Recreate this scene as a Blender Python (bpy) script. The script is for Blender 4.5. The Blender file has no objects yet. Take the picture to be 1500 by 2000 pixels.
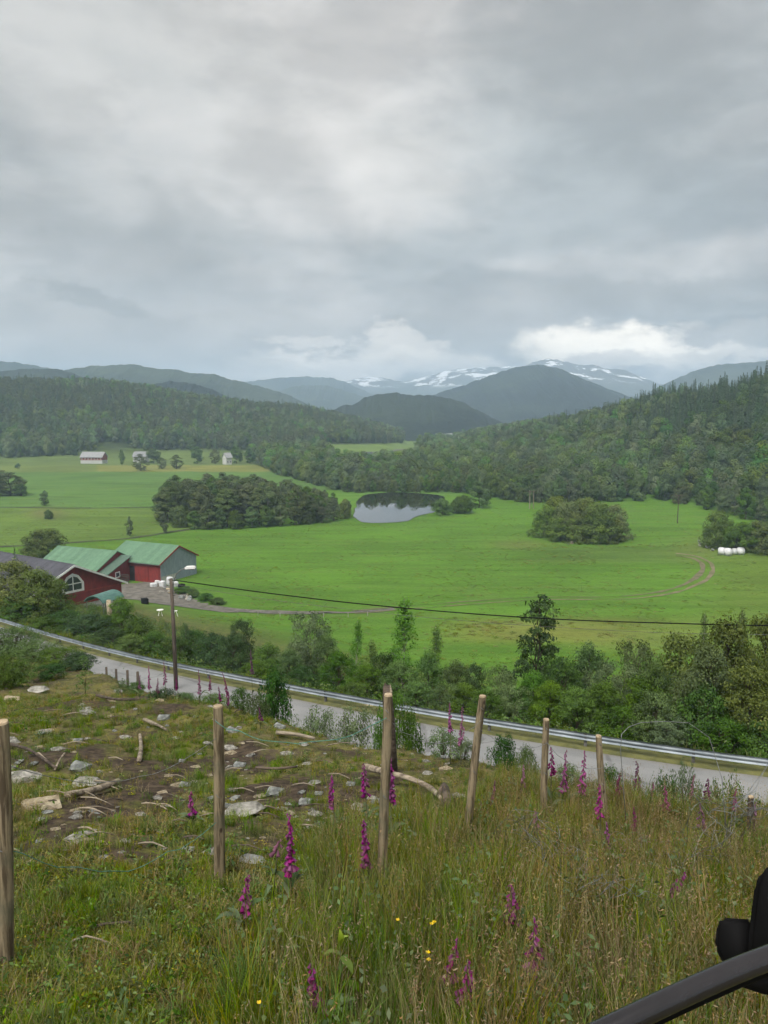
import bpy, bmesh, math, random
import numpy as np
from mathutils import Vector, Matrix

rnd = random.Random(7)
R = math.radians
SC = bpy.context.scene
COL = SC.collection

# ------------------------------------------------------------------ camera
CZ = 37.0                       # eye height above the valley floor
PITCH = 7.22                    # degrees below level
FPX = 1500.0                    # focal length in pixels of the 1500x2000 frame
cam_d = bpy.data.cameras.new('camera')
cam = bpy.data.objects.new('camera', cam_d)
COL.objects.link(cam)
cam.location = (0, 0, CZ)
cam.rotation_euler = (R(90 - PITCH), 0, 0)
cam_d.sensor_fit = 'VERTICAL'
cam_d.sensor_height = 36.0
cam_d.sensor_width = 27.0
cam_d.lens = 27.0
cam_d.clip_start = 0.05
cam_d.clip_end = 60000
SC.camera = cam

# ------------------------------------------------------------------ world, sun, exposure
SUN_EL, SUN_AZ = 58.0, 205.0     # azimuth clockwise from +Y (view direction)
EXPO = 1.62
SC.view_settings.view_transform = 'Standard'
SC.view_settings.look = 'None'
SC.view_settings.gamma = 1.0
SC.view_settings.exposure = EXPO
SC.view_settings.use_curve_mapping = False
SC.cycles.use_denoising = True
SC.cycles.use_adaptive_sampling = True
SC.cycles.adaptive_threshold = 0.04
SC.cycles.adaptive_min_samples = 20
SC.cycles.max_bounces = 4
SC.cycles.diffuse_bounces = 2
SC.cycles.glossy_bounces = 2
SC.cycles.transmission_bounces = 3
SC.cycles.volume_bounces = 1
SC.cycles.transparent_max_bounces = 6
SC.cycles.sample_clamp_indirect = 4.0

world = bpy.data.worlds.new('World')
SC.world = world
world.use_nodes = True


class NT:
    """small helper to write node trees"""
    def __init__(self, tree, clear=True):
        self.t = tree
        if clear:
            tree.nodes.clear()

    def n(self, typ, **kw):
        nd = self.t.nodes.new(typ)
        ins = kw.pop('ins', {})
        for k, v in kw.items():
            setattr(nd, k, v)
        for k, v in ins.items():
            self.put(nd, k, v)
        return nd

    def put(self, nd, k, v):
        s = nd.inputs[k]
        if isinstance(v, bpy.types.NodeSocket):
            self.t.links.new(v, s)
        else:
            s.default_value = v

    def math(self, op, a, b=0.0, c=0.0, clamp=False):
        nd = self.n('ShaderNodeMath', operation=op, use_clamp=clamp)
        self.put(nd, 0, a); self.put(nd, 1, b)
        if op in ('MULTIPLY_ADD', 'SMOOTH_MIN', 'SMOOTH_MAX'):
            self.put(nd, 2, c)
        return nd.outputs[0]

    def mix(self, f, a, b, typ='MIX'):
        nd = self.n('ShaderNodeMix', data_type='RGBA', blend_type=typ)
        self.put(nd, 0, f); self.put(nd, 6, a); self.put(nd, 7, b)
        return nd.outputs[2]

    def noise(self, vec, scale, detail=4.0, rough=0.55, dist=0.0, out=0):
        nd = self.n('ShaderNodeTexNoise', ins={'Scale': scale, 'Detail': detail, 'Roughness': rough, 'Distortion': dist})
        if vec is not None:
            self.put(nd, 'Vector', vec)
        return nd.outputs[out]

    def ramp(self, f, lo, hi, a=0.0, b=1.0, typ='SMOOTHSTEP'):
        nd = self.n('ShaderNodeMapRange', interpolation_type=typ)
        self.put(nd, 0, f); self.put(nd, 1, lo); self.put(nd, 2, hi); self.put(nd, 3, a); self.put(nd, 4, b)
        return nd.outputs[0]

    def mapping(self, vec, loc=(0, 0, 0), rot=(0, 0, 0), scale=(1, 1, 1)):
        nd = self.n('ShaderNodeMapping')
        self.put(nd, 'Vector', vec)
        nd.inputs['Location'].default_value = loc
        nd.inputs['Rotation'].default_value = rot
        nd.inputs['Scale'].default_value = scale
        return nd.outputs[0]


def c4(r, g, b):
    return (r, g, b, 1.0)


def build_world():
    g = NT(world.node_tree)
    tc = g.n('ShaderNodeTexCoord')
    d = tc.outputs['Generated']
    sep = g.n('ShaderNodeSeparateXYZ', ins={0: d})
    x, y, z = sep.outputs
    zz = g.math('ADD', g.math('MAXIMUM', z, 0.0), 0.16)
    pl = g.n('ShaderNodeCombineXYZ', ins={0: g.math('DIVIDE', x, zz), 1: g.math('DIVIDE', y, zz), 2: g.math('MULTIPLY', z, 1.5)}).outputs[0]
    sky = g.n('ShaderNodeTexSky', sky_type='NISHITA', sun_disc=False, sun_elevation=R(SUN_EL), sun_rotation=R(SUN_AZ),
              air_density=1.0, dust_density=2.0, ozone_density=1.0)
    skyc = g.mix(1.0, sky.outputs[0], c4(0.10, 0.10, 0.10), 'MULTIPLY')
    # cloud deck: several sizes of noise over a flattened dome
    big = g.noise(g.mapping(pl, (3.1, 0.4, 0)), 0.75, 6, 0.5, 0.5)
    mid = g.noise(g.mapping(pl, (7.7, 2.0, 1.0)), 2.2, 7, 0.55, 0.35)
    fine = g.noise(g.mapping(d, (1.3, 5.0, 2.0), scale=(1, 1, 2.6)), 7.0, 7, 0.58, 0.5)
    s = g.math('ADD', g.math('MULTIPLY', big, 0.55), g.math('ADD', g.math('MULTIPLY', mid, 0.30), g.math('MULTIPLY', fine, 0.15)))
    az = g.math('ARCTAN2', x, y)
    el = g.math('ARCSINE', z)
    nd = g.n('ShaderNodeTexNoise', ins={'Vector': g.mapping(d, scale=(1, 1, 1.8)), 'Scale': 8.0, 'Detail': 9.0, 'Roughness': 0.68})
    nv = g.n('ShaderNodeSeparateColor', ins={0: nd.outputs[1]})
    naz = g.math('ADD', az, g.math('MULTIPLY', g.math('SUBTRACT', nv.outputs[0], 0.5), 0.26))
    nel = g.math('ADD', el, g.math('MULTIPLY', g.math('SUBTRACT', nv.outputs[1], 0.5), 0.14))

    def blob(px, py, wx, wy, soft=1.0, tilt=0.0):
        a0 = math.atan2((px - 750) / FPX, math.cos(R(PITCH)) + (1000 - py) / FPX * math.sin(R(PITCH)))
        e0 = math.atan((1000 - py) / FPX) - R(PITCH)
        da = g.math('SUBTRACT', naz, a0)
        de = g.math('SUBTRACT', g.math('SUBTRACT', nel, e0), g.math('MULTIPLY', da, tilt))
        u = g.math('DIVIDE', da, wx / FPX)
        v = g.math('DIVIDE', de, wy / FPX)
        r2 = g.math('SQRT', g.math('ADD', g.math('MULTIPLY', u, u), g.math('MULTIPLY', v, v)))
        return g.ramp(r2, 1.0 + soft * 0.5, 1.0 - soft * 0.5)
    dark = c4(0.158, 0.170, 0.176)
    light = c4(0.292, 0.297, 0.300)
    cl = g.mix(g.ramp(s, 0.43, 0.575), dark, light)
    cl = g.mix(g.ramp(g.noise(g.mapping(d, (4.1, 2.2, 7.0), scale=(1, 1, 2.2)), 4.2, 8, 0.62, 0.6), 0.50, 0.66, 0.0, 0.34), cl, c4(0.335, 0.338, 0.338))
    cl = g.mix(g.ramp(g.noise(g.mapping(d, (8.4, 1.2, 3.0), scale=(1, 1, 2.8)), 5.2, 8, 0.62, 0.6), 0.52, 0.68, 0.0, 0.34), cl, c4(0.150, 0.163, 0.170))
    # thin places where the blue above tints the deck
    thin = g.ramp(g.noise(g.mapping(pl, (0.6, 9.2, 3.0)), 0.9, 4, 0.5, 0.6), 0.52, 0.72)
    cl = g.mix(g.math('MULTIPLY', thin, 0.30), cl, c4(0.178, 0.222, 0.258))
    cl = g.mix(0.06, cl, skyc)
    # pale haze of lit cumulus close to the horizon all round
    hz = g.ramp(el, 0.20, 0.015)
    cl = g.mix(g.math('MULTIPLY', hz, g.ramp(fine, 0.43, 0.60, 0.05, 0.85)), cl, c4(0.325, 0.335, 0.335))

    def put(col, f, c):
        return g.mix(f, col, c)
    # cloud features in view: bright breaks, bluish thin places, darker rolls
    for px, py, wx, wy, soft, tilt, f, c in [
            (560, 150, 380, 150, 1.9, 0.0, 0.35, (0.300, 0.306, 0.308)), (110, 90, 300, 170, 1.9, 0.0, 0.50, (0.188, 0.202, 0.206)), (1330, 130, 260, 170, 1.9, 0.0, 0.30, (0.205, 0.218, 0.224)),
            (770, 350, 140, 95, 1.6, 0.0, 0.75, (0.355, 0.360, 0.360)), (520, 300, 200, 60, 1.8, 0.1, 0.40, (0.290, 0.297, 0.300)), (1130, 340, 280, 150, 1.9, 0.0, 0.60, (0.186, 0.214, 0.232)),
            (960, 500, 240, 34, 1.5, 0.05, 0.60, (0.186, 0.212, 0.228)), (330, 490, 380, 60, 1.7, 0.0, 0.55, (0.192, 0.203, 0.208)), (320, 400, 240, 50, 1.8, 0.0, 0.40, (0.275, 0.284, 0.288)),
            (1270, 588, 260, 26, 1.2, 0.08, 0.80, (0.178, 0.190, 0.196)), (1300, 530, 190, 26, 1.4, 0.08, 0.5, (0.262, 0.272, 0.278)), (200, 598, 115, 17, 0.8, -0.03, 0.80, (0.182, 0.194, 0.198)),
            (330, 630, 110, 14, 0.9, 0.0, 0.6, (0.195, 0.205, 0.208)), (60, 650, 200, 30, 1.5, 0.0, 0.6, (0.290, 0.292, 0.288)), (225, 704, 330, 15, 1.4, 0.0, 0.65, (0.280, 0.292, 0.290)),
            (480, 640, 220, 40, 1.4, 0.0, 0.5, (0.300, 0.300, 0.295)), (940, 630, 150, 50, 1.3, 0.0, 0.75, (0.232, 0.240, 0.244)), (690, 716, 190, 30, 1.1, 0.0, 0.97, (0.620, 0.605, 0.570)),
            (620, 660, 44, 15, 0.7, 0.0, 0.8, (0.470, 0.465, 0.445)), (760, 672, 64, 22, 0.7, 0.0, 0.85, (0.520, 0.510, 0.485)), (1235, 694, 165, 44, 0.9, 0.0, 0.97, (0.780, 0.760, 0.690)),
            (1150, 720, 120, 14, 0.9, 0.0, 0.6, (0.300, 0.302, 0.298)), (1430, 672, 105, 27, 0.6, 0.0, 0.85, (0.245, 0.252, 0.254)), (1440, 722, 120, 10, 0.9, 0.0, 0.8, (0.520, 0.510, 0.475)), (860, 728, 110, 14, 1.0, 0.0, 0.8, (0.500, 0.492, 0.465)), (560, 728, 90, 14, 1.0, 0.0, 0.7, (0.430, 0.425, 0.405))]:
        cl = put(cl, g.math('MULTIPLY', blob(px, py, wx, wy, soft, tilt), f), c4(*c))
    cl = g.mix(1.0, cl, c4(1.13, 1.05, 0.985), 'MULTIPLY')
    ang = g.n('ShaderNodeCombineXYZ', ins={0: az, 1: g.math('MULTIPLY', el, 2.1), 2: 0.0}).outputs[0]
    tx = g.math('ADD', g.math('MULTIPLY', g.noise(g.mapping(ang, (2.3, 1.1, 0)), 2.8, 7, 0.50, 0.5), 0.68), g.math('MULTIPLY', g.noise(g.mapping(ang, (9.3, 4.1, 0)), 10.0, 7, 0.55, 0.4), 0.32))
    tv = g.ramp(tx, 0.39, 0.61, 0.81, 1.15)
    cl = g.mix(1.0, cl, g.n('ShaderNodeCombineColor', ins={0: tv, 1: tv, 2: tv}).outputs[0], 'MULTIPLY')
    bg = g.n('ShaderNodeBackground', ins={0: cl, 1: 0.78})
    out = g.n('ShaderNodeOutputWorld', ins={0: bg.outputs[0]})
build_world()
world.cycles.sampling_method = 'MANUAL'
world.cycles.sample_map_resolution = 512

sun_d = bpy.data.lights.new('sun', 'SUN')
sun_d.energy = 1.5
sun_d.angle = R(38)
sun_d.color = (1.0, 0.965, 0.91)
sun = bpy.data.objects.new('sun', sun_d)
COL.objects.link(sun)
_a, _e = R(SUN_AZ), R(SUN_EL)
_to = Vector((math.sin(_a) * math.cos(_e), math.cos(_a) * math.cos(_e), math.sin(_e)))
sun.rotation_euler = (-_to).to_track_quat('-Z', 'Y').to_euler()
sun.location = (0, 0, 400)

# ------------------------------------------------------------------ helpers
TH = R(PITCH)
CT, ST = math.cos(TH), math.sin(TH)


def slope_of(py):
    """height per metre forward for a pixel row"""
    return np.tan(np.arctan((1000.0 - np.asarray(py, float)) / FPX) - TH)


def at(px, py, Y):
    """point of the place seen at a pixel, Y metres ahead"""
    u, v = (px - 750) / FPX, (1000 - py) / FPX
    dy = CT + v * ST
    return Vector((u / dy * Y, Y, CZ + (v * CT - ST) / dy * Y))


def to_px(x, y, z):
    x = np.asarray(x, float); y = np.asarray(y, float); z = np.asarray(z, float) - CZ
    f = np.maximum(y * CT - z * ST, 0.01)
    up = y * ST + z * CT
    return 750 + FPX * x / f, 1000 - FPX * up / f


def _hash(ix, iy, seed):
    n = (ix * 374761393 + iy * 668265263 + seed * 1442695041) & 0xFFFFFFFF
    n = ((n ^ (n >> 13)) * 1274126177) & 0xFFFFFFFF
    n = n ^ (n >> 16)
    return (n & 0xFFFF) / 65535.0


def vnoise(x, y, seed=0):
    x = np.asarray(x, float); y = np.asarray(y, float)
    fx, fy = np.floor(x), np.floor(y)
    ix, iy = fx.astype(np.int64), fy.astype(np.int64)
    tx, ty = x - fx, y - fy
    tx = tx * tx * (3 - 2 * tx); ty = ty * ty * (3 - 2 * ty)
    a = _hash(ix, iy, seed); b = _hash(ix + 1, iy, seed)
    c = _hash(ix, iy + 1, seed); d = _hash(ix + 1, iy + 1, seed)
    return (a * (1 - tx) + b * tx) * (1 - ty) + (c * (1 - tx) + d * tx) * ty


def fbm(x, y, seed=0, octv=4, rough=0.5):
    s, a, t = 0.0, 1.0, 0.0
    for k in range(octv):
        s = s + a * (vnoise(np.asarray(x) * 2 ** k + 17.3 * k, np.asarray(y) * 2 ** k - 9.1 * k, seed + k) - 0.5)
        t += a; a *= rough
    return s / t * 2


def smooth(a, b, x):
    t = np.clip((np.asarray(x, float) - a) / (b - a), 0, 1)
    return t * t * (3 - 2 * t)


def tag(o, label=None, cat=None, group=None, kind=None):
    if label: o['label'] = label
    if cat: o['category'] = cat
    if group: o['group'] = group
    if kind: o['kind'] = kind
    return o


def link(o, parent=None):
    COL.objects.link(o)
    if parent is not None:
        o.parent = parent
    return o


def empty(name, loc=(0, 0, 0), rz=0.0, label=None, cat=None, group=None):
    o = bpy.data.objects.new(name, None)
    o.empty_display_size = 0.2
    link(o)
    o.location = loc
    o.rotation_euler = (0, 0, rz)
    return tag(o, label, cat, group)


def new_obj(name, me, parent=None, loc=None):
    o = bpy.data.objects.new(name, me)
    link(o, parent)
    if loc is not None:
        o.location = loc
    return o


def np_mesh(name, V, Q=None, T=None, mat=None, tint=None, smooth_sh=False, mi=None):
    """mesh from numpy vertices, quads and triangles"""
    me = bpy.data.meshes.new(name)
    V = np.asarray(V, np.float32).reshape(-1, 3)
    parts, starts, n = [], [], 0
    if Q is not None and len(Q):
        Q = np.asarray(Q, np.int32).reshape(-1, 4)
        parts.append(Q.ravel()); starts.append(np.arange(len(Q)) * 4); n += len(Q) * 4
    if T is not None and len(T):
        T = np.asarray(T, np.int32).reshape(-1, 3)
        parts.append(T.ravel()); starts.append(n + np.arange(len(T)) * 3); n += len(T) * 3
    loops = np.concatenate(parts).astype(np.int32)
    st = np.concatenate(starts).astype(np.int32)
    me.vertices.add(len(V)); me.vertices.foreach_set('co', V.ravel())
    me.loops.add(len(loops)); me.loops.foreach_set('vertex_index', loops)
    me.polygons.add(len(st)); me.polygons.foreach_set('loop_start', st)
    if mat is not None:
        for m in (mat if isinstance(mat, (list, tuple)) else [mat]):
            me.materials.append(m)
    if mi is not None:
        me.polygons.foreach_set('material_index', np.asarray(mi, np.int32))
    if tint is not None:
        a = me.attributes.new('tint', 'FLOAT', 'POINT')
        a.data.foreach_set('value', np.asarray(tint, np.float32))
    if smooth_sh:
        me.polygons.foreach_set('use_smooth', np.ones(len(st), bool))
    me.update(calc_edges=True)
    me.validate()
    return me


class MB:
    """collects simple shapes; build() links them as ONE mesh object"""
    def __init__(self):
        self.v, self.f, self.t = [], [], []

    def add(self, vs, fs, tint=0.5):
        o = len(self.v)
        self.v += [tuple(p) for p in vs]
        self.f += [tuple(i + o for i in f) for f in fs]
        self.t += [tint] * len(vs)
        return self

    def box(self, a, b, M=None, tint=0.5):
        x0, y0, z0 = a; x1, y1, z1 = b
        vs = [(x0, y0, z0), (x1, y0, z0), (x1, y1, z0), (x0, y1, z0), (x0, y0, z1), (x1, y0, z1), (x1, y1, z1), (x0, y1, z1)]
        if M is not None:
            vs = [M @ Vector(p) for p in vs]
        return self.add(vs, [(0, 3, 2, 1), (4, 5, 6, 7), (0, 1, 5, 4), (1, 2, 6, 5), (2, 3, 7, 6), (3, 0, 4, 7)], tint)

    def prism(self, poly, a, b, axis='x', tint=0.5):
        """extrude a closed 2D polygon along x or y"""
        n = len(poly)
        if axis == 'x':
            vs = [(a, p[0], p[1]) for p in poly] + [(b, p[0], p[1]) for p in poly]
        elif axis == 'y':
            vs = [(p[0], a, p[1]) for p in poly] + [(p[0], b, p[1]) for p in poly]
        else:
            vs = [(p[0], p[1], a) for p in poly] + [(p[0], p[1], b) for p in poly]
        fs = [tuple(range(n))[::-1], tuple(range(n, 2 * n))] + [(i, (i + 1) % n, (i + 1) % n + n, i + n) for i in range(n)]
        return self.add(vs, fs, tint)

    def tube(self, pts, rad, n=6, tint=0.5, cap=True):
        pts = [Vector(p) for p in pts]
        if not isinstance(rad, (list, tuple)):
            rad = [rad] * len(pts)
        vs, fs = [], []
        ref = None
        for i, p in enumerate(pts):
            d = (pts[min(i + 1, len(pts) - 1)] - pts[max(i - 1, 0)])
            if d.length < 1e-9:
                d = Vector((0, 0, 1))
            d.normalize()
            if ref is None:
                ref = Vector((1, 0, 0)) if abs(d.x) < 0.8 else Vector((0, 1, 0))
            a = (ref - d * ref.dot(d)).normalized()
            ref = a
            b = d.cross(a)
            for k in range(n):
                t = 2 * math.pi * k / n
                vs.append(p + (a * math.cos(t) + b * math.sin(t)) * rad[i])
        for i in range(len(pts) - 1):
            for k in range(n):
                fs.append((i * n + k, i * n + (k + 1) % n, (i + 1) * n + (k + 1) % n, (i + 1) * n + k))
        if cap:
            fs.append(tuple(range(n))[::-1])
            fs.append(tuple(range((len(pts) - 1) * n, len(pts) * n)))
        return self.add(vs, fs, tint)

    def mesh(self, name, mat=None, smooth_sh=False):
        me = bpy.data.meshes.new(name)
        me.from_pydata(self.v, [], self.f)
        if mat:
            me.materials.append(mat)
        a = me.attributes.new('tint', 'FLOAT', 'POINT')
        a.data.foreach_set('value', np.asarray(self.t, np.float32))
        if smooth_sh:
            me.polygons.foreach_set('use_smooth', np.ones(len(me.polygons), bool))
        me.update()
        return me

    def build(self, name, mat, parent=None, smooth_sh=False, loc=None):
        return new_obj(name, self.mesh(name, mat, smooth_sh), parent, loc)


def catmull(P, step):
    P = [np.asarray(p, float) for p in P]
    out = []
    for i in range(len(P) - 1):
        p0 = P[max(i - 1, 0)]; p1 = P[i]; p2 = P[i + 1]; p3 = P[min(i + 2, len(P) - 1)]
        n = max(2, int(np.linalg.norm(p2 - p1) / step))
        for k in range(n):
            t = k / n
            out.append(0.5 * ((2 * p1) + (-p0 + p2) * t + (2 * p0 - 5 * p1 + 4 * p2 - p3) * t * t + (-p0 + 3 * p1 - 3 * p2 + p3) * t ** 3))
    out.append(P[-1])
    return np.array(out)
# ------------------------------------------------------------------ materials
def new_mat(name):
    m = bpy.data.materials.new(name)
    m.use_nodes = True
    return m, NT(m.node_tree)


def finish(g, shader, vol=None):
    o = g.n('ShaderNodeOutputMaterial')
    if shader is not None:
        g.t.links.new(shader, o.inputs[0])


def plain(name, a, b=None, rough=0.8, scale=6.0, bump=0.0, stretch=(1, 1, 1), spec=0.3, metal=0.0, coord='Object', detail=5.0, bscale=None, lo=0.35, hi=0.65):
    """two tones of one colour mixed by noise, with a little relief"""
    m, g = new_mat(name)
    tc = g.n('ShaderNodeTexCoord')
    v = g.mapping(tc.outputs[coord], scale=stretch)
    nz = g.noise(v, scale, detail, 0.6)
    b = b or tuple(x * 0.7 for x in a)
    rv = g.n('ShaderNodeObjectInfo').outputs['Random']
    col = g.mix(g.ramp(nz, lo, hi), c4(*b), c4(*a))
    col = g.mix(1.0, col, g.n('ShaderNodeCombineColor', ins={0: g.ramp(rv, 0, 1, 0.88, 1.12), 1: g.ramp(rv, 0, 1, 0.88, 1.1), 2: g.ramp(rv, 0, 1, 0.88, 1.1)}).outputs[0], 'MULTIPLY')
    p = g.n('ShaderNodeBsdfPrincipled', ins={'Base Color': col, 'Roughness': rough, 'Metallic': metal, 'Specular IOR Level': spec})
    if bump:
        bn = g.n('ShaderNodeBump', ins={'Strength': bump, 'Distance': 0.05, 'Height': g.noise(v, bscale or scale * 2.5, 6, 0.65)})
        g.t.links.new(bn.outputs[0], p.inputs['Normal'])
    finish(g, p.outputs[0])
    return m


def leaf_mat(name, dark, light, trans=0.22, rough=0.6, rand=0.18, spec=0.18):
    """leaves: colour runs from dark to light with the clump, shifts a little from plant to plant; some light passes through"""
    m, g = new_mat(name)
    t = g.n('ShaderNodeAttribute', attribute_name='tint').outputs['Fac']
    rv = g.n('ShaderNodeObjectInfo').outputs['Random']
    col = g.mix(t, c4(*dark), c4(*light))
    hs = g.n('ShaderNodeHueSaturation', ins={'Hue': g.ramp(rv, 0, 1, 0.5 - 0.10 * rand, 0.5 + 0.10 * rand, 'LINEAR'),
                                             'Saturation': g.ramp(g.math('FRACT', g.math('MULTIPLY', rv, 7.3)), 0, 1, 1 - rand, 1 + rand, 'LINEAR'),
                                             'Value': g.ramp(g.math('FRACT', g.math('MULTIPLY', rv, 13.7)), 0, 1, 1 - rand * 1.3, 1 + rand * 1.3, 'LINEAR'),
                                             'Color': col})
    p = g.n('ShaderNodeBsdfPrincipled', ins={'Base Color': hs.outputs[0], 'Roughness': rough, 'Specular IOR Level': spec})
    tr = g.n('ShaderNodeBsdfTranslucent', ins={'Color': g.mix(1.0, hs.outputs[0], c4(1.15, 1.2, 0.6), 'MULTIPLY')})
    mx = g.n('ShaderNodeMixShader', ins={0: trans, 1: p.outputs[0], 2: tr.outputs[0]})
    finish(g, mx.outputs[0])
    return m


M = {}
M['leaf_mid'] = leaf_mat('leaf_mid_green', (0.036, 0.076, 0.015), (0.115, 0.205, 0.038))
M['leaf_dark'] = leaf_mat('leaf_dark_green', (0.022, 0.05, 0.015), (0.068, 0.13, 0.03))
M['leaf_light'] = leaf_mat('leaf_light_green', (0.062, 0.12, 0.028), (0.165, 0.27, 0.062))
M['leaf_olive'] = leaf_mat('leaf_olive', (0.054, 0.084, 0.019), (0.165, 0.215, 0.055))
M['leaf_willow'] = leaf_mat('leaf_grey_green', (0.06, 0.094, 0.038), (0.165, 0.225, 0.095))
M['leaf_pine'] = leaf_mat('needle_olive', (0.05, 0.07, 0.026), (0.14, 0.172, 0.064), trans=0.05)
M['leaf_spruce'] = leaf_mat('needle_dark', (0.028, 0.054, 0.026), (0.074, 0.124, 0.05), trans=0.03)
M['leaf_far'] = leaf_mat('leaf_far_green', (0.056, 0.1, 0.034), (0.15, 0.225, 0.074), trans=0.25, rand=0.40)
M['bark'] = plain('bark_grey_brown', (0.11, 0.085, 0.06), (0.05, 0.04, 0.03), 0.9, 9, 0.5, (1, 1, 0.25))
M['bark_birch'] = plain('bark_pale', (0.42, 0.40, 0.36), (0.10, 0.09, 0.08), 0.8, 7, 0.3, (1, 1, 3.0))
M['twig'] = plain('twig_brown', (0.10, 0.07, 0.045), (0.055, 0.04, 0.028), 0.9, 15, 0.3)

M['grass_green'] = leaf_mat('grass_green', (0.055, 0.102, 0.009), (0.175, 0.25, 0.026), spec=0.08, trans=0.28, rand=0.3)
M['grass_olive'] = leaf_mat('grass_olive', (0.088, 0.1, 0.013), (0.24, 0.235, 0.045), spec=0.08, trans=0.25, rand=0.3)
M['grass_straw'] = leaf_mat('grass_straw', (0.13, 0.098, 0.036), (0.32, 0.25, 0.11), spec=0.08, trans=0.2, rand=0.25)
M['grass_seed'] = leaf_mat('grass_seed_head', (0.12, 0.078, 0.040), (0.26, 0.185, 0.100), spec=0.08, trans=0.15, rand=0.25)
M['herb'] = leaf_mat('herb_leaf', (0.036, 0.074, 0.015), (0.115, 0.185, 0.04), spec=0.08, trans=0.22, rand=0.3)
M['herb_bright'] = leaf_mat('young_leaf', (0.16, 0.24, 0.03), (0.34, 0.42, 0.06), trans=0.3, rand=0.1)
M['moss'] = leaf_mat('moss_yellow_green', (0.08, 0.085, 0.01), (0.245, 0.225, 0.03), spec=0.08, trans=0.1, rand=0.3)
M['fox_leaf'] = leaf_mat('foxglove_leaf', (0.055, 0.085, 0.035), (0.120, 0.165, 0.070), trans=0.15, rand=0.2)
M['fox_stem'] = plain('foxglove_stem', (0.13, 0.15, 0.065), (0.10, 0.09, 0.05), 0.7, 20)
M['fox_bell'] = leaf_mat('foxglove_purple', (0.11, 0.012, 0.076), (0.28, 0.05, 0.195), trans=0.28, rand=0.22, spec=0.2)
M['fox_faded'] = leaf_mat('foxglove_dull_purple', (0.105, 0.022, 0.072), (0.250, 0.075, 0.180), trans=0.25, rand=0.3, spec=0.2)
M['butter'] = leaf_mat('buttercup_yellow', (0.65, 0.42, 0.01), (0.80, 0.58, 0.02), trans=0.2, rand=0.05)

M['rock'] = plain('rock_grey', (0.45, 0.435, 0.385), (0.20, 0.195, 0.170), 0.9, 3.2, 0.9, (1, 1, 2.0), 0.2)
M['rock_tan'] = plain('rock_tan', (0.50, 0.435, 0.31), (0.25, 0.20, 0.125), 0.9, 3.0, 0.9, (1, 1, 2.0), 0.2)
M['rock_blue'] = plain('rock_blue_grey', (0.34, 0.355, 0.335), (0.15, 0.16, 0.15), 0.85, 3.0, 0.8, (1, 1, 2.0), 0.25)
M['soil'] = plain('soil_dark', (0.070, 0.050, 0.034), (0.032, 0.024, 0.017), 0.95, 5, 0.9)
M['deadwood'] = plain('dead_wood_pale', (0.36, 0.305, 0.225), (0.13, 0.105, 0.078), 0.85, 5, 0.6, (0.35, 3, 3))
M['deadwood_dark'] = plain('dead_wood_dark', (0.135, 0.105, 0.08), (0.045, 0.035, 0.028), 0.9, 5, 0.6, (0.35, 3, 3))
M['wire'] = plain('galvanised_wire', (0.24, 0.25, 0.245), (0.13, 0.14, 0.14), 0.6, 30, spec=0.4, metal=0.3)
M['twine'] = plain('green_twine', (0.10, 0.26, 0.20), (0.06, 0.17, 0.13), 0.8, 30)
M['steel'] = plain('galvanised_steel', (0.35, 0.395, 0.43), (0.20, 0.235, 0.26), 0.55, 1.1, spec=0.4, metal=0.35, stretch=(1, 1, 2.5))
M['steel_post'] = plain('steel_post', (0.16, 0.16, 0.155), (0.09, 0.085, 0.08), 0.7, 8)
M['white'] = plain('white_paint', (0.78, 0.78, 0.76), (0.66, 0.66, 0.64), 0.5, 2)
M['white_wall'] = plain('white_board', (0.58, 0.58, 0.56), (0.46, 0.46, 0.45), 0.6, 2)
M['plastic_white'] = plain('white_plastic_wrap', (0.66, 0.67, 0.67), (0.48, 0.50, 0.51), 0.35, 3, 0.3, spec=0.5)
M['black'] = plain('black_plastic', (0.007, 0.007, 0.0075), (0.004, 0.004, 0.0045), 0.8, 6, spec=0.12)
M['gloss_black'] = plain('black_satin_metal', (0.020, 0.018, 0.020), (0.012, 0.011, 0.012), 0.24, 6, spec=0.6)
M['concrete'] = plain('concrete', (0.42, 0.41, 0.385), (0.30, 0.295, 0.275), 0.9, 1.4, 0.3)
M['glass'] = plain('dark_window_glass', (0.05, 0.06, 0.065), (0.03, 0.035, 0.04), 0.08, 1.0, spec=0.6)
M['void'] = plain('dark_interior', (0.016, 0.013, 0.012), None, 0.9)


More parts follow.
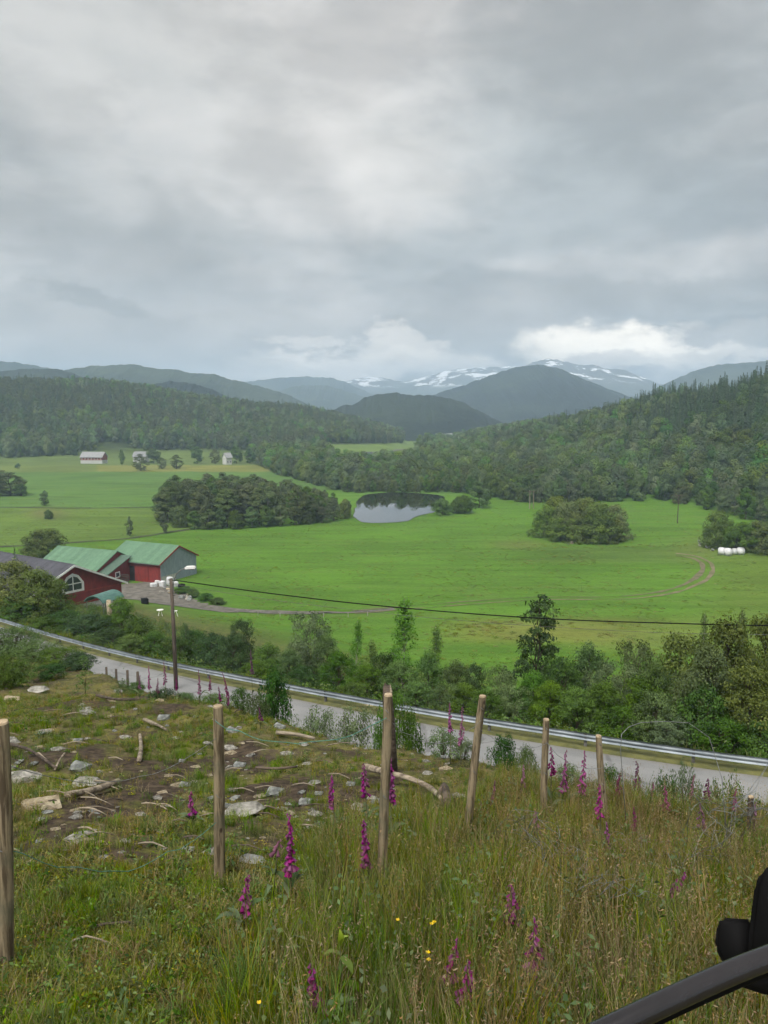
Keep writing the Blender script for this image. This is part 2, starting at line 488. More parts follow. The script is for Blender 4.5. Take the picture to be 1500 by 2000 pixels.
def boards(name, a, b, pitch, rough=0.75, axis=0, metal=0.0, dirt=(0.10, 0.07, 0.05), amp=0.5):
    """vertical board or ribbed sheet: fine ribs as relief, stains and uneven tone"""
    m, g = new_mat(name)
    tc = g.n('ShaderNodeTexCoord')
    s = g.n('ShaderNodeSeparateXYZ', ins={0: tc.outputs['Object']})
    u = g.math('ADD', s.outputs[0], s.outputs[1]) if axis == 2 else s.outputs[axis]
    ph = g.math('FRACT', g.math('DIVIDE', u, pitch))
    rib = g.ramp(g.math('ABSOLUTE', g.math('SUBTRACT', ph, 0.5)), 0.34, 0.48)
    cell = g.n('ShaderNodeTexWhiteNoise', noise_dimensions='1D', ins={1: g.math('FLOOR', g.math('DIVIDE', u, pitch))}).outputs[0]
    nz = g.noise(g.mapping(tc.outputs['Object'], scale=(1, 1, 0.35)), 1.6, 5, 0.6)
    col = g.mix(g.ramp(nz, 0.3, 0.7), c4(*b), c4(*a))
    col = g.mix(g.math('MULTIPLY', cell, 0.25), col, c4(*b))
    col = g.mix(g.math('MULTIPLY', g.ramp(g.noise(g.mapping(tc.outputs['Object'], (3, 1, 2), scale=(1, 1, 0.2)), 2.4, 4, 0.7), 0.58, 0.75), 0.30), col, c4(*dirt))
    rv = g.n('ShaderNodeObjectInfo').outputs['Random']
    tv = g.ramp(rv, 0, 1, 0.86, 1.14, 'LINEAR')
    col = g.mix(1.0, col, g.n('ShaderNodeCombineColor', ins={0: tv, 1: tv, 2: tv}).outputs[0], 'MULTIPLY')
    bp = g.n('ShaderNodeBump', ins={'Strength': amp, 'Distance': 0.03, 'Height': rib})
    p = g.n('ShaderNodeBsdfPrincipled', ins={'Base Color': col, 'Roughness': rough, 'Metallic': metal, 'Normal': bp.outputs[0], 'Specular IOR Level': 0.3})
    finish(g, p.outputs[0])
    return m


M['red_board'] = boards('red_board_wall', (0.235, 0.032, 0.026), (0.150, 0.022, 0.020), 0.18, axis=2)
M['grey_sheet'] = boards('grey_ribbed_sheet', (0.275, 0.325, 0.375), (0.205, 0.245, 0.285), 0.30, 0.5, axis=2, dirt=(0.16, 0.13, 0.10))
M['green_roof'] = boards('green_sheet_roof', (0.130, 0.240, 0.145), (0.095, 0.185, 0.110), 0.35, 0.55, axis=0, dirt=(0.10, 0.17, 0.11))
M['green_roof_dull'] = boards('dull_green_roof', (0.100, 0.160, 0.118), (0.072, 0.118, 0.088), 0.35, 0.6, axis=0, dirt=(0.08, 0.10, 0.07))
M['slate'] = boards('dark_grey_roof', (0.085, 0.085, 0.100), (0.055, 0.055, 0.066), 0.33, 0.65, axis=0, dirt=(0.10, 0.09, 0.09))
M['green_tarp'] = plain('blue_green_sheet', (0.075, 0.165, 0.135), (0.05, 0.115, 0.098), 0.5, 1.5)
M['grey_roof'] = plain('pale_grey_roof', (0.27, 0.275, 0.28), (0.21, 0.215, 0.22), 0.7, 1.0)
M['red_plain'] = plain('red_paint', (0.26, 0.045, 0.035), (0.18, 0.03, 0.026), 0.8, 1.0)


def post_mat():
    """weathered round post: pale grain, dark cracks, damp foot"""
    m, g = new_mat('fence_post_wood')
    tc = g.n('ShaderNodeTexCoord')
    rv = g.n('ShaderNodeObjectInfo').outputs['Random']
    off = g.n('ShaderNodeCombineXYZ', ins={0: g.math('MULTIPLY', rv, 31.0), 1: g.math('MULTIPLY', rv, 17.0), 2: rv}).outputs[0]
    vv = g.n('ShaderNodeVectorMath', operation='ADD', ins={0: tc.outputs['Object'], 1: off}).outputs[0]
    v = g.mapping(vv, scale=(14, 14, 1.1))
    gr = g.noise(v, 3.0, 7, 0.65, 0.3)
    big = g.noise(g.mapping(vv, (5, 0, 0)), 4.0, 4, 0.6)
    col = g.mix(g.ramp(gr, 0.38, 0.60), c4(0.085, 0.064, 0.040), c4(0.285, 0.228, 0.145))
    col = g.mix(g.math('MULTIPLY', g.ramp(big, 0.50, 0.72), 0.75), col, c4(0.125, 0.120, 0.078))
    kn = g.n('ShaderNodeTexVoronoi', ins={'Vector': g.mapping(vv, scale=(1, 1, 0.55)), 'Scale': 9.0}).outputs['Distance']
    col = g.mix(g.ramp(kn, 0.13, 0.05), col, c4(0.06, 0.04, 0.026))
    bp = g.n('ShaderNodeBump', ins={'Strength': 0.6, 'Distance': 0.006, 'Height': gr})
    p = g.n('ShaderNodeBsdfPrincipled', ins={'Base Color': col, 'Roughness': 0.85, 'Normal': bp.outputs[0], 'Specular IOR Level': 0.2})
    finish(g, p.outputs[0])
    return m


M['post'] = post_mat()
M['post_top'] = plain('fence_post_end_grain', (0.44, 0.35, 0.23), (0.30, 0.225, 0.14), 0.9, 25, 0.3)
M['pole'] = plain('tarred_pole_wood', (0.105, 0.085, 0.066), (0.055, 0.045, 0.036), 0.85, 5, 0.4, (4, 4, 0.3))


def asphalt():
    m, g = new_mat('asphalt')
    tc = g.n('ShaderNodeTexCoord')
    o = tc.outputs['Object']
    col = g.mix(g.ramp(g.noise(o, 0.35, 5, 0.6), 0.3, 0.7), c4(0.185, 0.188, 0.186), c4(0.245, 0.247, 0.243))
    col = g.mix(g.math('MULTIPLY', g.ramp(g.noise(o, 60, 3, 0.7), 0.45, 0.7), 0.35), col, c4(0.12, 0.12, 0.12))
    vo = g.n('ShaderNodeTexVoronoi', feature='DISTANCE_TO_EDGE', ins={'Vector': g.mapping(o, scale=(1, 1, 0)), 'Scale': 0.22}).outputs['Distance']
    col = g.mix(g.math('MULTIPLY', g.ramp(g.math('ADD', vo, g.math('MULTIPLY', g.noise(o, 1.5, 5, 0.7), 0.10)), 0.075, 0.055), 0.6), col, c4(0.09, 0.09, 0.088))
    e = g.n('ShaderNodeAttribute', attribute_name='tint').outputs['Fac']
    col = g.mix(g.math('MULTIPLY', g.ramp(g.math('ABSOLUTE', g.math('SUBTRACT', e, 0.24)), 0.16, 0.02), 0.28), col, c4(0.29, 0.29, 0.285))
    col = g.mix(g.math('MULTIPLY', g.ramp(g.math('ADD', e, g.math('MULTIPLY', g.math('SUBTRACT', g.noise(o, 0.9, 5, 0.7), 0.5), 0.7)), 0.62, 0.95), 0.5), col, c4(0.16, 0.145, 0.115))
    bp = g.n('ShaderNodeBump', ins={'Strength': 0.3, 'Distance': 0.01, 'Height': g.noise(o, 40, 4, 0.7)})
    p = g.n('ShaderNodeBsdfPrincipled', ins={'Base Color': col, 'Roughness': 0.75, 'Normal': bp.outputs[0], 'Specular IOR Level': 0.35})
    finish(g, p.outputs[0])
    return m


M['asphalt'] = asphalt()
M['verge'] = plain('road_verge', (0.150, 0.150, 0.050), (0.085, 0.090, 0.032), 0.95, 1.3, 0.9, bscale=9)
M['gravel'] = plain('gravel', (0.175, 0.163, 0.140), (0.100, 0.092, 0.074), 0.95, 0.7, 0.8, bscale=6)
M['rut'] = plain('earth_rut', (0.185, 0.155, 0.095), (0.110, 0.112, 0.048), 0.95, 0.5, 0.6, bscale=4)
M['ditch'] = plain('ditch_grass', (0.060, 0.072, 0.026), (0.032, 0.040, 0.018), 0.95, 0.35, 0.8, bscale=2)


def water_mat():
    m, g = new_mat('pond_water')
    tc = g.n('ShaderNodeTexCoord')
    h = g.noise(g.mapping(tc.outputs['Object'], scale=(1, 0.5, 1)), 0.55, 3, 0.5)
    bp = g.n('ShaderNodeBump', ins={'Strength': 0.02, 'Distance': 0.1, 'Height': h})
    p = g.n('ShaderNodeBsdfPrincipled', ins={'Base Color': c4(0.012, 0.014, 0.012), 'Roughness': 0.02, 'IOR': 1.6, 'Specular IOR Level': 1.0, 'Normal': bp.outputs[0]})
    finish(g, p.outputs[0])
    return m


M['water'] = water_mat()


def ground_mat():
    m, g = new_mat('ground_cover')
    tc = g.n('ShaderNodeTexCoord')
    o = tc.outputs['Object']
    zc = g.n('ShaderNodeAttribute', attribute_name='zone').outputs['Color']
    hill = g.n('ShaderNodeAttribute', attribute_name='hill').outputs['Fac']
    bare = g.n('ShaderNodeAttribute', attribute_name='bare').outputs['Fac']
    # fields: sward in several sizes of patch, faint drag lines of the mower
    n1 = g.noise(o, 0.020, 6, 0.6)
    n2 = g.noise(g.mapping(o, rot=(0, 0, 0.25), scale=(0.22, 1.0, 1.0)), 0.16, 6, 0.65)
    n3 = g.noise(o, 0.9, 6, 0.7)
    f = g.math('ADD', g.math('MULTIPLY', n1, 0.38), g.math('ADD', g.math('MULTIPLY', n2, 0.36), g.math('MULTIPLY', n3, 0.26)))
    fv = g.ramp(f, 0.41, 0.59, 0.80, 1.20)
    fld = g.mix(1.0, zc, g.n('ShaderNodeCombineColor', ins={0: fv, 1: fv, 2: fv}).outputs[0], 'MULTIPLY')
    fld = g.mix(g.math('MULTIPLY', g.ramp(g.noise(g.mapping(o, (40, 3, 0)), 0.045, 6, 0.68), 0.52, 0.68), 0.36), fld, c4(0.112, 0.158, 0.036))
    fld = g.mix(g.math('MULTIPLY', g.ramp(g.noise(g.mapping(o, (9, 70, 0), scale=(0.4, 1, 1)), 0.11, 5, 0.7), 0.54, 0.70), 0.22), fld, c4(0.052, 0.095, 0.018))
    st = g.noise(g.mapping(o, (3, 8, 0), rot=(0, 0, -0.18), scale=(0.05, 1.0, 1.0)), 0.32, 4, 0.6, 0.6)
    fld = g.mix(g.ramp(st, 0.52, 0.66, 0.0, 0.45), fld, c4(0.120, 0.180, 0.038))
    fld = g.mix(g.ramp(st, 0.46, 0.34, 0.0, 0.35), fld, c4(0.055, 0.115, 0.014))
    # cleared slope: moss, litter and bare soil
    a1 = g.noise(o, 1.3, 7, 0.65, 0.4)
    a2 = g.noise(g.mapping(o, (5, 5, 5)), 4.5, 7, 0.7)
    sl = g.mix(g.ramp(a1, 0.38, 0.62), c4(0.050, 0.056, 0.019), c4(0.150, 0.142, 0.040))
    sl = g.mix(g.math('MULTIPLY', g.ramp(a2, 0.47, 0.62), 0.75), sl, c4(0.125, 0.098, 0.058))
    sl = g.mix(g.math('MULTIPLY', g.ramp(g.noise(g.mapping(o, (2, 9, 1)), 16, 5, 0.7), 0.54, 0.66), 0.6), sl, c4(0.245, 0.205, 0.120))
    sl = g.mix(g.math('MULTIPLY', g.ramp(g.noise(g.mapping(o, (7, 3, 4)), 11, 6, 0.7), 0.46, 0.36), 0.8), sl, c4(0.034, 0.036, 0.016))
    br = g.ramp(g.math('ADD', bare, g.math('MULTIPLY', g.math('SUBTRACT', a2, 0.5), 0.9)), 0.40, 0.62)
    sl = g.mix(br, sl, g.mix(g.ramp(g.noise(o, 9, 6, 0.7), 0.35, 0.68), c4(0.030, 0.023, 0.017), c4(0.100, 0.075, 0.052)))
    col = g.mix(hill, fld, sl)
    hgt = g.mix(hill, n3, g.noise(o, 7, 8, 0.7))
    bp = g.n('ShaderNodeBump', ins={'Strength': 0.6, 'Distance': g.ramp(hill, 0, 1, 0.35, 0.05), 'Height': hgt})
    p = g.n('ShaderNodeBsdfPrincipled', ins={'Base Color': col, 'Roughness': 0.95, 'Normal': bp.outputs[0], 'Specular IOR Level': 0.1})
    finish(g, p.outputs[0])
    return m


M['ground'] = ground_mat()


def mountain_mat(name, low, high, snow=0.0, tree_scale=0.03, snow_z=213.0):
    m, g = new_mat(name)
    tc = g.n('ShaderNodeTexCoord')
    o = tc.outputs['Object']
    z = g.n('ShaderNodeSeparateXYZ', ins={0: o}).outputs[2]
    n1 = g.noise(o, 0.0037, 8, 0.65)
    n2 = g.noise(o, tree_scale / 0.6, 5, 0.7)
    f = g.math('ADD', g.math('MULTIPLY', n1, 0.7), g.math('MULTIPLY', n2, 0.3))
    col = g.mix(g.ramp(f, 0.42, 0.58), c4(*low), c4(*high))
    col = g.mix(g.math('MULTIPLY', g.ramp(g.noise(g.mapping(o, (900, 0, 0)), 0.0075, 6, 0.7, 0.5), 0.54, 0.66), 0.6), col, c4(high[0] * 1.7, high[1] * 1.6, high[2] * 1.4))
    if snow > 0:
        rk = g.ramp(g.math('ADD', z, g.math('MULTIPLY', g.math('SUBTRACT', n1, 0.5), 156)), snow_z - 54, snow_z + 96)
        col = g.mix(g.math('MULTIPLY', rk, 0.8), col, c4(0.125, 0.130, 0.120))
        sn = g.noise(g.mapping(o, (0, 0, 0), scale=(1, 1.0, 2.2)), 0.0070, 6, 0.62, 0.7)
        sm = g.math('MULTIPLY', g.ramp(sn, 0.575 - 0.05 * snow, 0.595 - 0.05 * snow), g.ramp(z, snow_z - 14, snow_z + 30))
        col = g.mix(sm, col, c4(0.85, 0.87, 0.90))
    bp = g.n('ShaderNodeBump', ins={'Strength': 1.0, 'Distance': 8.0, 'Height': n2})
    p = g.n('ShaderNodeBsdfPrincipled', ins={'Base Color': col, 'Roughness': 1.0, 'Normal': bp.outputs[0], 'Specular IOR Level': 0.05})
    finish(g, p.outputs[0])
    return m
# ------------------------------------------------------------------ terrain
RAIL_PX = [(0, 1210, 64.0), (170, 1259, 53.5), (335, 1297, 45.0), (500, 1329, 40.0), (700, 1366, 36.0), (830, 1389, 34.0),
           (1000, 1417, 32.0), (1250, 1453, 29.8), (1490, 1490, 28.0)]
_rp = [tuple(at(a, b, c)) for a, b, c in RAIL_PX]
_l, _r = np.array(_rp[0]), np.array(_rp[-1])
_rp = [tuple(_l + np.array((-38, 34, -3.0))), tuple(_l + np.array((-19, 17.5, -1.5)))] + _rp + [tuple(_r + np.array((12, -3.2, 0.4))), tuple(_r + np.array((30, -7, 1.0)))]
RAIL = catmull(_rp, 1.0)
_k = np.ones(9) / 9
RAIL = np.column_stack([np.convolve(np.pad(RAIL[:, i], 4, mode='edge'), _k, 'valid') for i in range(3)])
_t = np.gradient(RAIL[:, :2], axis=0)
_t /= np.linalg.norm(_t, axis=1)[:, None]
RAIL_N = np.column_stack([-_t[:, 1], _t[:, 0]])            # points to the valley side
if RAIL_N[len(RAIL_N) // 2][1] < 0:
    RAIL_N = -RAIL_N
RAIL_Z = RAIL[:, 2] - 0.48                                 # road level

EDGE = catmull([(-95, 108), (-60, 78), (-34, 54), (-17.5, 34), (-12.5, 27.5), (-5.5, 17.7), (-1.1, 11.3), (0.35, 10.0), (1.5, 8.6), (2.3, 7.2), (3.4, 6.4), (8, 4.6), (24, 1.0), (60, -6)], 0.4)
_t = np.gradient(EDGE, axis=0)
_t /= np.linalg.norm(_t, axis=1)[:, None]
EDGE_N = np.column_stack([-_t[:, 1], _t[:, 0]])
if EDGE_N[len(EDGE_N) // 2][1] < 0:
    EDGE_N = -EDGE_N


def sdist(x, y, P, N):
    """signed distance to a polyline of close samples, and the nearest sample"""
    out = np.empty(len(x)); idx = np.empty(len(x), int)
    for s in range(0, len(x), 20000):
        dx = x[s:s + 20000, None] - P[None, :, 0]
        dy = y[s:s + 20000, None] - P[None, :, 1]
        d2 = dx * dx + dy * dy
        k = np.argmin(d2, axis=1)
        r = np.arange(len(k))
        sg = dx[r, k] * N[k, 0] + dy[r, k] * N[k, 1]
        out[s:s + 20000] = np.where(sg >= 0, 1, -1) * np.sqrt(d2[r, k])
        idx[s:s + 20000] = k
    return out, idx


# ridges of the two wooded hills: tree-top row by column
L_TOP = np.array([(-900, 720), (-300, 735), (0, 744), (100, 744), (220, 743), (300, 755), (400, 772), (500, 784), (600, 792), (700, 816), (780, 836), (850, 872), (900, 900)], float)
R_TOP = np.array([(790, 900), (830, 868), (900, 842), (1000, 824), (1100, 808), (1200, 788), (1240, 774), (1280, 760), (1400, 742), (1500, 724), (1700, 700), (2600, 660)], float)
R_BASE = np.array([(790, 520), (880, 430), (1000, 345), (1250, 330), (1500, 300), (2600, 260)], float)
R_RIDGE = np.array([(790, 1000), (900, 900), (1000, 800), (1200, 610), (1500, 480), (2600, 420)], float)


def valley(x, y):
    yy = np.maximum(y, 1.0)
    c = 750 + FPX * x / yy / 0.992
    d = np.hypot(x, y)
    lt = np.interp(c, L_TOP[:, 0], L_TOP[:, 1])
    lrd = np.interp(c, [-900, 0, 500, 850, 900], [1000, 950, 980, 1080, 1100])
    lz = np.maximum(CZ + slope_of(lt) * lrd - 13.0, 0)
    lb = np.interp(c, [-900, 0, 450, 640, 900], [600, 640, 640, 600, 640])
    l = lz * smooth(0, 1, (d - lb) / (lrd - lb)) ** 1.0
    l *= 1 - 0.5 * smooth(0, 1, (d - lrd) / 900)
    l = l * smooth(905, 820, c)
    rt = np.interp(c, R_TOP[:, 0], R_TOP[:, 1])
    rrd = np.interp(c, R_RIDGE[:, 0], R_RIDGE[:, 1])
    rb = np.interp(c, R_BASE[:, 0], R_BASE[:, 1])
    rz = np.maximum(CZ + slope_of(rt) * rrd - 14.0, 0)
    r = rz * smooth(0, 1, (d - rb) / (rrd - rb))
    r *= 1 - 0.5 * smooth(0, 1, (d - rrd) / 900)
    r = r * smooth(790, 850, c)
    front = y > 40
    z = np.where(front, np.maximum(l, r), 0.0)
    z = z + (z > 0.5) * fbm(x / 60, y / 60, 5, 4) * np.minimum(z, 12) * 0.25
    # small rises in the fields
    for px, py, hx, hy, hh in ((92, 1006, 9, 9, 1.6), (1180, 1085, 24, 9, 1.5), (1420, 1068, 26, 20, 1.5), (690, 890, 120, 90, 4.0)):
        Y = CZ / -slope_of(py)
        X = at(px, py, float(Y)).x
        z = z + hh * np.exp(-((x - X) / hx) ** 2 - ((y - Y) / hy) ** 2)
    return z


def height(x, y):
    x = np.atleast_1d(np.asarray(x, float)); y = np.atleast_1d(np.asarray(y, float))
    z = valley(x, y)
    m = np.hypot(x, y) < 210
    if m.any():
        xs, ys = x[m], y[m]
        se, _ = sdist(xs, ys, EDGE, EDGE_N)
        sr, k = sdist(xs, ys, RAIL, RAIL_N)
        zr = RAIL_Z[k]
        zp = CZ - (1.9 + 0.26 * np.maximum(ys, -3))
        bump = fbm(xs / 1.9, ys / 1.9, 11, 4) * 0.20 + fbm(xs / 6, ys / 6, 12, 3) * 0.30
        zp = zp + bump * smooth(1.5, 5, np.hypot(xs, ys))
        # bank from the edge down to the road
        t = np.maximum(-6.9 - sr, 0)
        w = np.clip(se / np.maximum(se + t, 1e-6), 0, 1) ** 0.72
        zb = zp * (1 - w) + (zr - 0.1 + bump * 0.5 * (1 - w)) * w
        zz = np.where(se <= 0, zp, zb)
        zz = np.where(sr > -6.9, zr - 0.30, zz)
        # valley side of the road
        W = np.interp(xs, [-60, -30, -8, 20], [56, 58, 60, 60])
        q = np.clip((sr - 1.2) / W, 0, 1)
        prof = q ** 0.85
        zf = (zr - 0.3) * (1 - prof) + z[m] * prof + fbm(xs / 5, ys / 5, 21, 3) * 0.4 * smooth(0.02, 0.15, q) * (1 - smooth(0.7, 1, q))
        zz = np.where(sr > 1.2, zf, zz)
        z[m] = zz
    return z


def hz(x, y):
    return float(height(x, y)[0])


def on_ground(px, py, lo=2.0, hi=900.0):
    """where the line of sight through a pixel meets the terrain"""
    Y = np.exp(np.linspace(math.log(lo), math.log(hi), 1500))
    p = at(px, py, 1.0)
    X = p.x * Y
    Z = CZ + (p.z - CZ) * Y
    hgt = height(X, Y)
    below = np.nonzero(Z <= hgt)[0]
    i = below[0] if len(below) else len(Y) - 1
    return Vector((X[i], Y[i], hgt[i]))


def pxc(x, y):
    return to_px(x, y, height(x, y))


def in_poly(px, py, poly):
    px = np.asarray(px, float); py = np.asarray(py, float)
    r = np.zeros(px.shape, bool)
    n = len(poly)
    for i in range(n):
        x0, y0 = poly[i]; x1, y1 = poly[(i + 1) % n]
        c = ((y0 > py) != (y1 > py)) & (px < (x1 - x0) * (py - y0) / (y1 - y0 + 1e-12) + x0)
        r ^= c
    return r


POND_PX = [(689, 1010), (695, 990), (705, 972), (725, 965), (775, 962), (835, 965), (866, 971), (866, 985), (850, 999), (812, 1009), (795, 1018), (750, 1021), (708, 1020)]


def world_poly(pxs, z=0.0):
    out = []
    for a, b in pxs:
        Y = (CZ - z) / -float(slope_of(b))
        p = at(a, b, Y)
        out.append((p.x, p.y))
    return out


POND = world_poly(POND_PX)
TRACK_PX = [(205, 1138), (245, 1150), (300, 1167), (350, 1178), (420, 1189), (520, 1197), (620, 1199), (700, 1196), (770, 1190)]
RUT_PX = [(690, 1197), (770, 1190), (860, 1183), (960, 1175), (1060, 1169), (1180, 1169), (1260, 1164), (1320, 1153), (1360, 1137), (1382, 1115), (1376, 1098), (1352, 1088), (1320, 1084)]
DITCH_A = [(-60, 992), (60, 992), (170, 993), (305, 991)]
DITCH_B = [(-60, 1070), (60, 1066), (150, 1060), (250, 1052), (330, 1040), (380, 1033)]


def build_ground():
    a0 = np.concatenate([np.linspace(-180, -46, 34), np.linspace(-45, 45, 440), np.linspace(46, 180, 34)])
    ang = np.radians(a0)
    rr = np.concatenate([[0.0, 0.6, 1.2], np.exp(np.linspace(math.log(1.8), math.log(1500), 560)), np.exp(np.linspace(math.log(1650), math.log(6400), 26))])
    A, Rr = np.meshgrid(ang, rr)
    x = (np.sin(A) * Rr).ravel(); y = (np.cos(A) * Rr).ravel()
    z = height(x, y)
    n, k = len(rr), len(ang)
    i = np.arange((n - 1) * (k - 1))
    r, c = i // (k - 1), i % (k - 1)
    Q = np.column_stack([r * k + c, r * k + c + 1, (r + 1) * k + c + 1, (r + 1) * k + c])[:, ::-1]
    me = np_mesh('ground', np.column_stack([x, y, z]), Q, None, M['ground'], smooth_sh=True)
    # what grows where: base colours of the fields, mask of the cleared slope and of its bare soil
    px, py = to_px(x, y, z)
    col = np.empty((len(x), 3)); col[:] = (0.080, 0.172, 0.017)
    d = np.hypot(x, y)
    wob = fbm(x / 14, y / 14, 31, 3) * 5

    def paint(mask, c, f=1.0):
        mm = (np.clip(mask, 0, 1) * f)[:, None]
        col[:] = col * (1 - mm) + np.array(c) * mm
    far = d > 120
    leftb = far & (px < 640) & (py < np.interp(px, [-200, 60, 150, 250, 330, 420, 640], [1075, 1066, 1060, 1052, 1040, 1030, 1000]))
    paint(leftb, (0.102, 0.164, 0.028))
    paint(far & (px < 640) & (py < 992 + wob * 0.2), (0.083, 0.158, 0.034))
    paint(far & (px < 620) & (py < 922 + wob * 0.3), (0.125, 0.155, 0.038), 0.9)
    paint(far & (px > 190) & (px < 560) & (py < 921 + wob * 0.3) & (py > 909), (0.190, 0.185, 0.045), 0.8)
    paint(far & (px < 640) & (py < 909), (0.095, 0.135, 0.036), 0.8)
    paint(np.exp(-((px - 92) / 40) ** 2 - ((py - 1003) / 11) ** 2) * far, (0.120, 0.110, 0.045), 0.8)
    paint(smooth(1300, 1480, px + wob * 6) * far * (py > 1030), (0.098, 0.148, 0.022), 0.8)
    paint(np.exp(-((px - 1060) / 190) ** 4 - ((py - 1232) / 24) ** 4) * far, (0.175, 0.175, 0.040), 0.75)
    paint(np.exp(-((px - 1270) / 150) ** 4 - ((py - 1240) / 34) ** 4) * far, (0.150, 0.170, 0.038), 0.6)
    paint(np.exp(-((px - 1190) / 170) ** 4 - ((py - 1083) / 17) ** 4) * far, (0.062, 0.100, 0.022), 0.75)
    paint(np.exp(-((px - 1010) / 60) ** 2 - ((py - 1063) / 9) ** 2) * far, (0.135, 0.120, 0.045), 0.55)
    paint(np.exp(-((px - 1370) / 60) ** 2 - ((py - 1072) / 22) ** 2) * far, (0.115, 0.125, 0.040), 0.6)
    paint(far & (px > 640) & (py < 960) & (d > 380), (0.060, 0.100, 0.028))
    paint(far & (px > 640) & (px < 830) & (py < 905) & (py > 860), (0.125, 0.185, 0.042))
    zv = z
    wood = smooth(3.0, 9.0, zv) * far * ~((px > 640) & (px < 830) & (py > 868))
    paint(wood, (0.032, 0.044, 0.018))
    inp = in_poly(x, y, [(p[0] * 1.0, p[1]) for p in POND])
    paint(inp.astype(float), (0.04, 0.04, 0.025))
    paint(far & (px > 660) & (px < 900) & (py < 966) & (py > 955), (0.085, 0.175, 0.030))
    hill = np.zeros(len(x)); bare = np.zeros(len(x))
    m = d < 160
    se, _ = sdist(x[m], y[m], EDGE, EDGE_N)
    sr, _ = sdist(x[m], y[m], RAIL, RAIL_N)
    hill[m] = np.where(sr < 0, 1.0, 1 - smooth(6, 40, sr) * 0.55)
    hill[m] = np.where(sr > 0, 1 - smooth(30, 58, sr), hill[m])
    b = 0.30 + 0.70 * fbm(x[m] / 0.9, y[m] / 0.9, 41, 4)
    pm, qm = px[m], py[m]
    b = b + 0.30 * np.exp(-((pm - 60) / 110) ** 2 - ((qm - 1365) / 30) ** 2)
    b = b + 0.35 * np.exp(-((pm - 90) / 150) ** 2 - ((qm - 1480) / 36) ** 2)
    b = b + 0.20 * np.exp(-((pm - 240) / 200) ** 2 - ((qm - 1575) / 36) ** 2)
    b = b + 0.30 * np.exp(-((pm - 560) / 140) ** 2 - ((qm - 1545) / 40) ** 2)
    b = b - 0.5 * smooth(600, 950, pm) * smooth(1560, 1640, qm) - 0.4 * smooth(1820, 1900, qm)
    b = np.where(se > 0, b * 0.4, b)
    bare[m] = np.clip(b, 0, 1)
    ca = me.color_attributes.new('zone', 'FLOAT_COLOR', 'POINT')
    ca.data.foreach_set('color', np.column_stack([col, np.ones(len(x))]).astype(np.float32).ravel())
    for nm, arr in (('hill', hill), ('bare', bare)):
        at_ = me.attributes.new(nm, 'FLOAT', 'POINT')
        at_.data.foreach_set('value', arr.astype(np.float32))
    o = new_obj('ground', me)
    tag(o, 'grassy slope and wide green valley fields', 'ground', kind='structure')
build_ground()


# ------------------------------------------------------------------ road, verge, guardrail
def strip(name, offs, mat, tints=None, z0=0.0, jit=0.0, a=0, b=None):
    """sheet swept along the road: offs = (metres from the rail, height)"""
    P, N, Z = RAIL[a:b], RAIL_N[a:b], RAIL_Z[a:b]
    V, T = [], []
    for i in range(len(P)):
        for j, (u, h) in enumerate(offs):
            jj = (rnd.random() - 0.5) * jit if 0 < j < len(offs) - 1 or jit < 0.3 else 0
            V.append((P[i, 0] + N[i, 0] * (u + jj), P[i, 1] + N[i, 1] * (u + jj), Z[i] + h + z0))
            T.append(tints[j] if tints else 0.5)
    n = len(offs)
    Q = [(i * n + j, (i + 1) * n + j, (i + 1) * n + j + 1, i * n + j + 1) for i in range(len(P) - 1) for j in range(n - 1)]
    return new_obj(name, np_mesh(name, V, Q, None, mat, T, True))


vo = strip('road_verge', [(-8.2, -0.75), (-7.2, -0.22), (-6.5, -0.05), (-6.1, -0.03), (-0.6, -0.03), (-0.15, 0.02), (0.4, 0.0), (1.3, -0.25), (2.6, -1.1)], M['verge'])
tag(vo, 'grassy verge along both sides of the country road', 'verge', kind='structure')
ro = strip('road', [(-6.35, 0.0), (-6.1, 0.012), (-5.6, 0.025), (-3.5, 0.07), (-1.2, 0.025), (-0.55, 0.012), (-0.28, 0.0)], M['asphalt'], [1, 0.7, 0.2, 0.0, 0.2, 0.7, 1], jit=0.10)
tag(ro, 'narrow grey asphalt country road descending towards the farm', 'road', kind='structure')


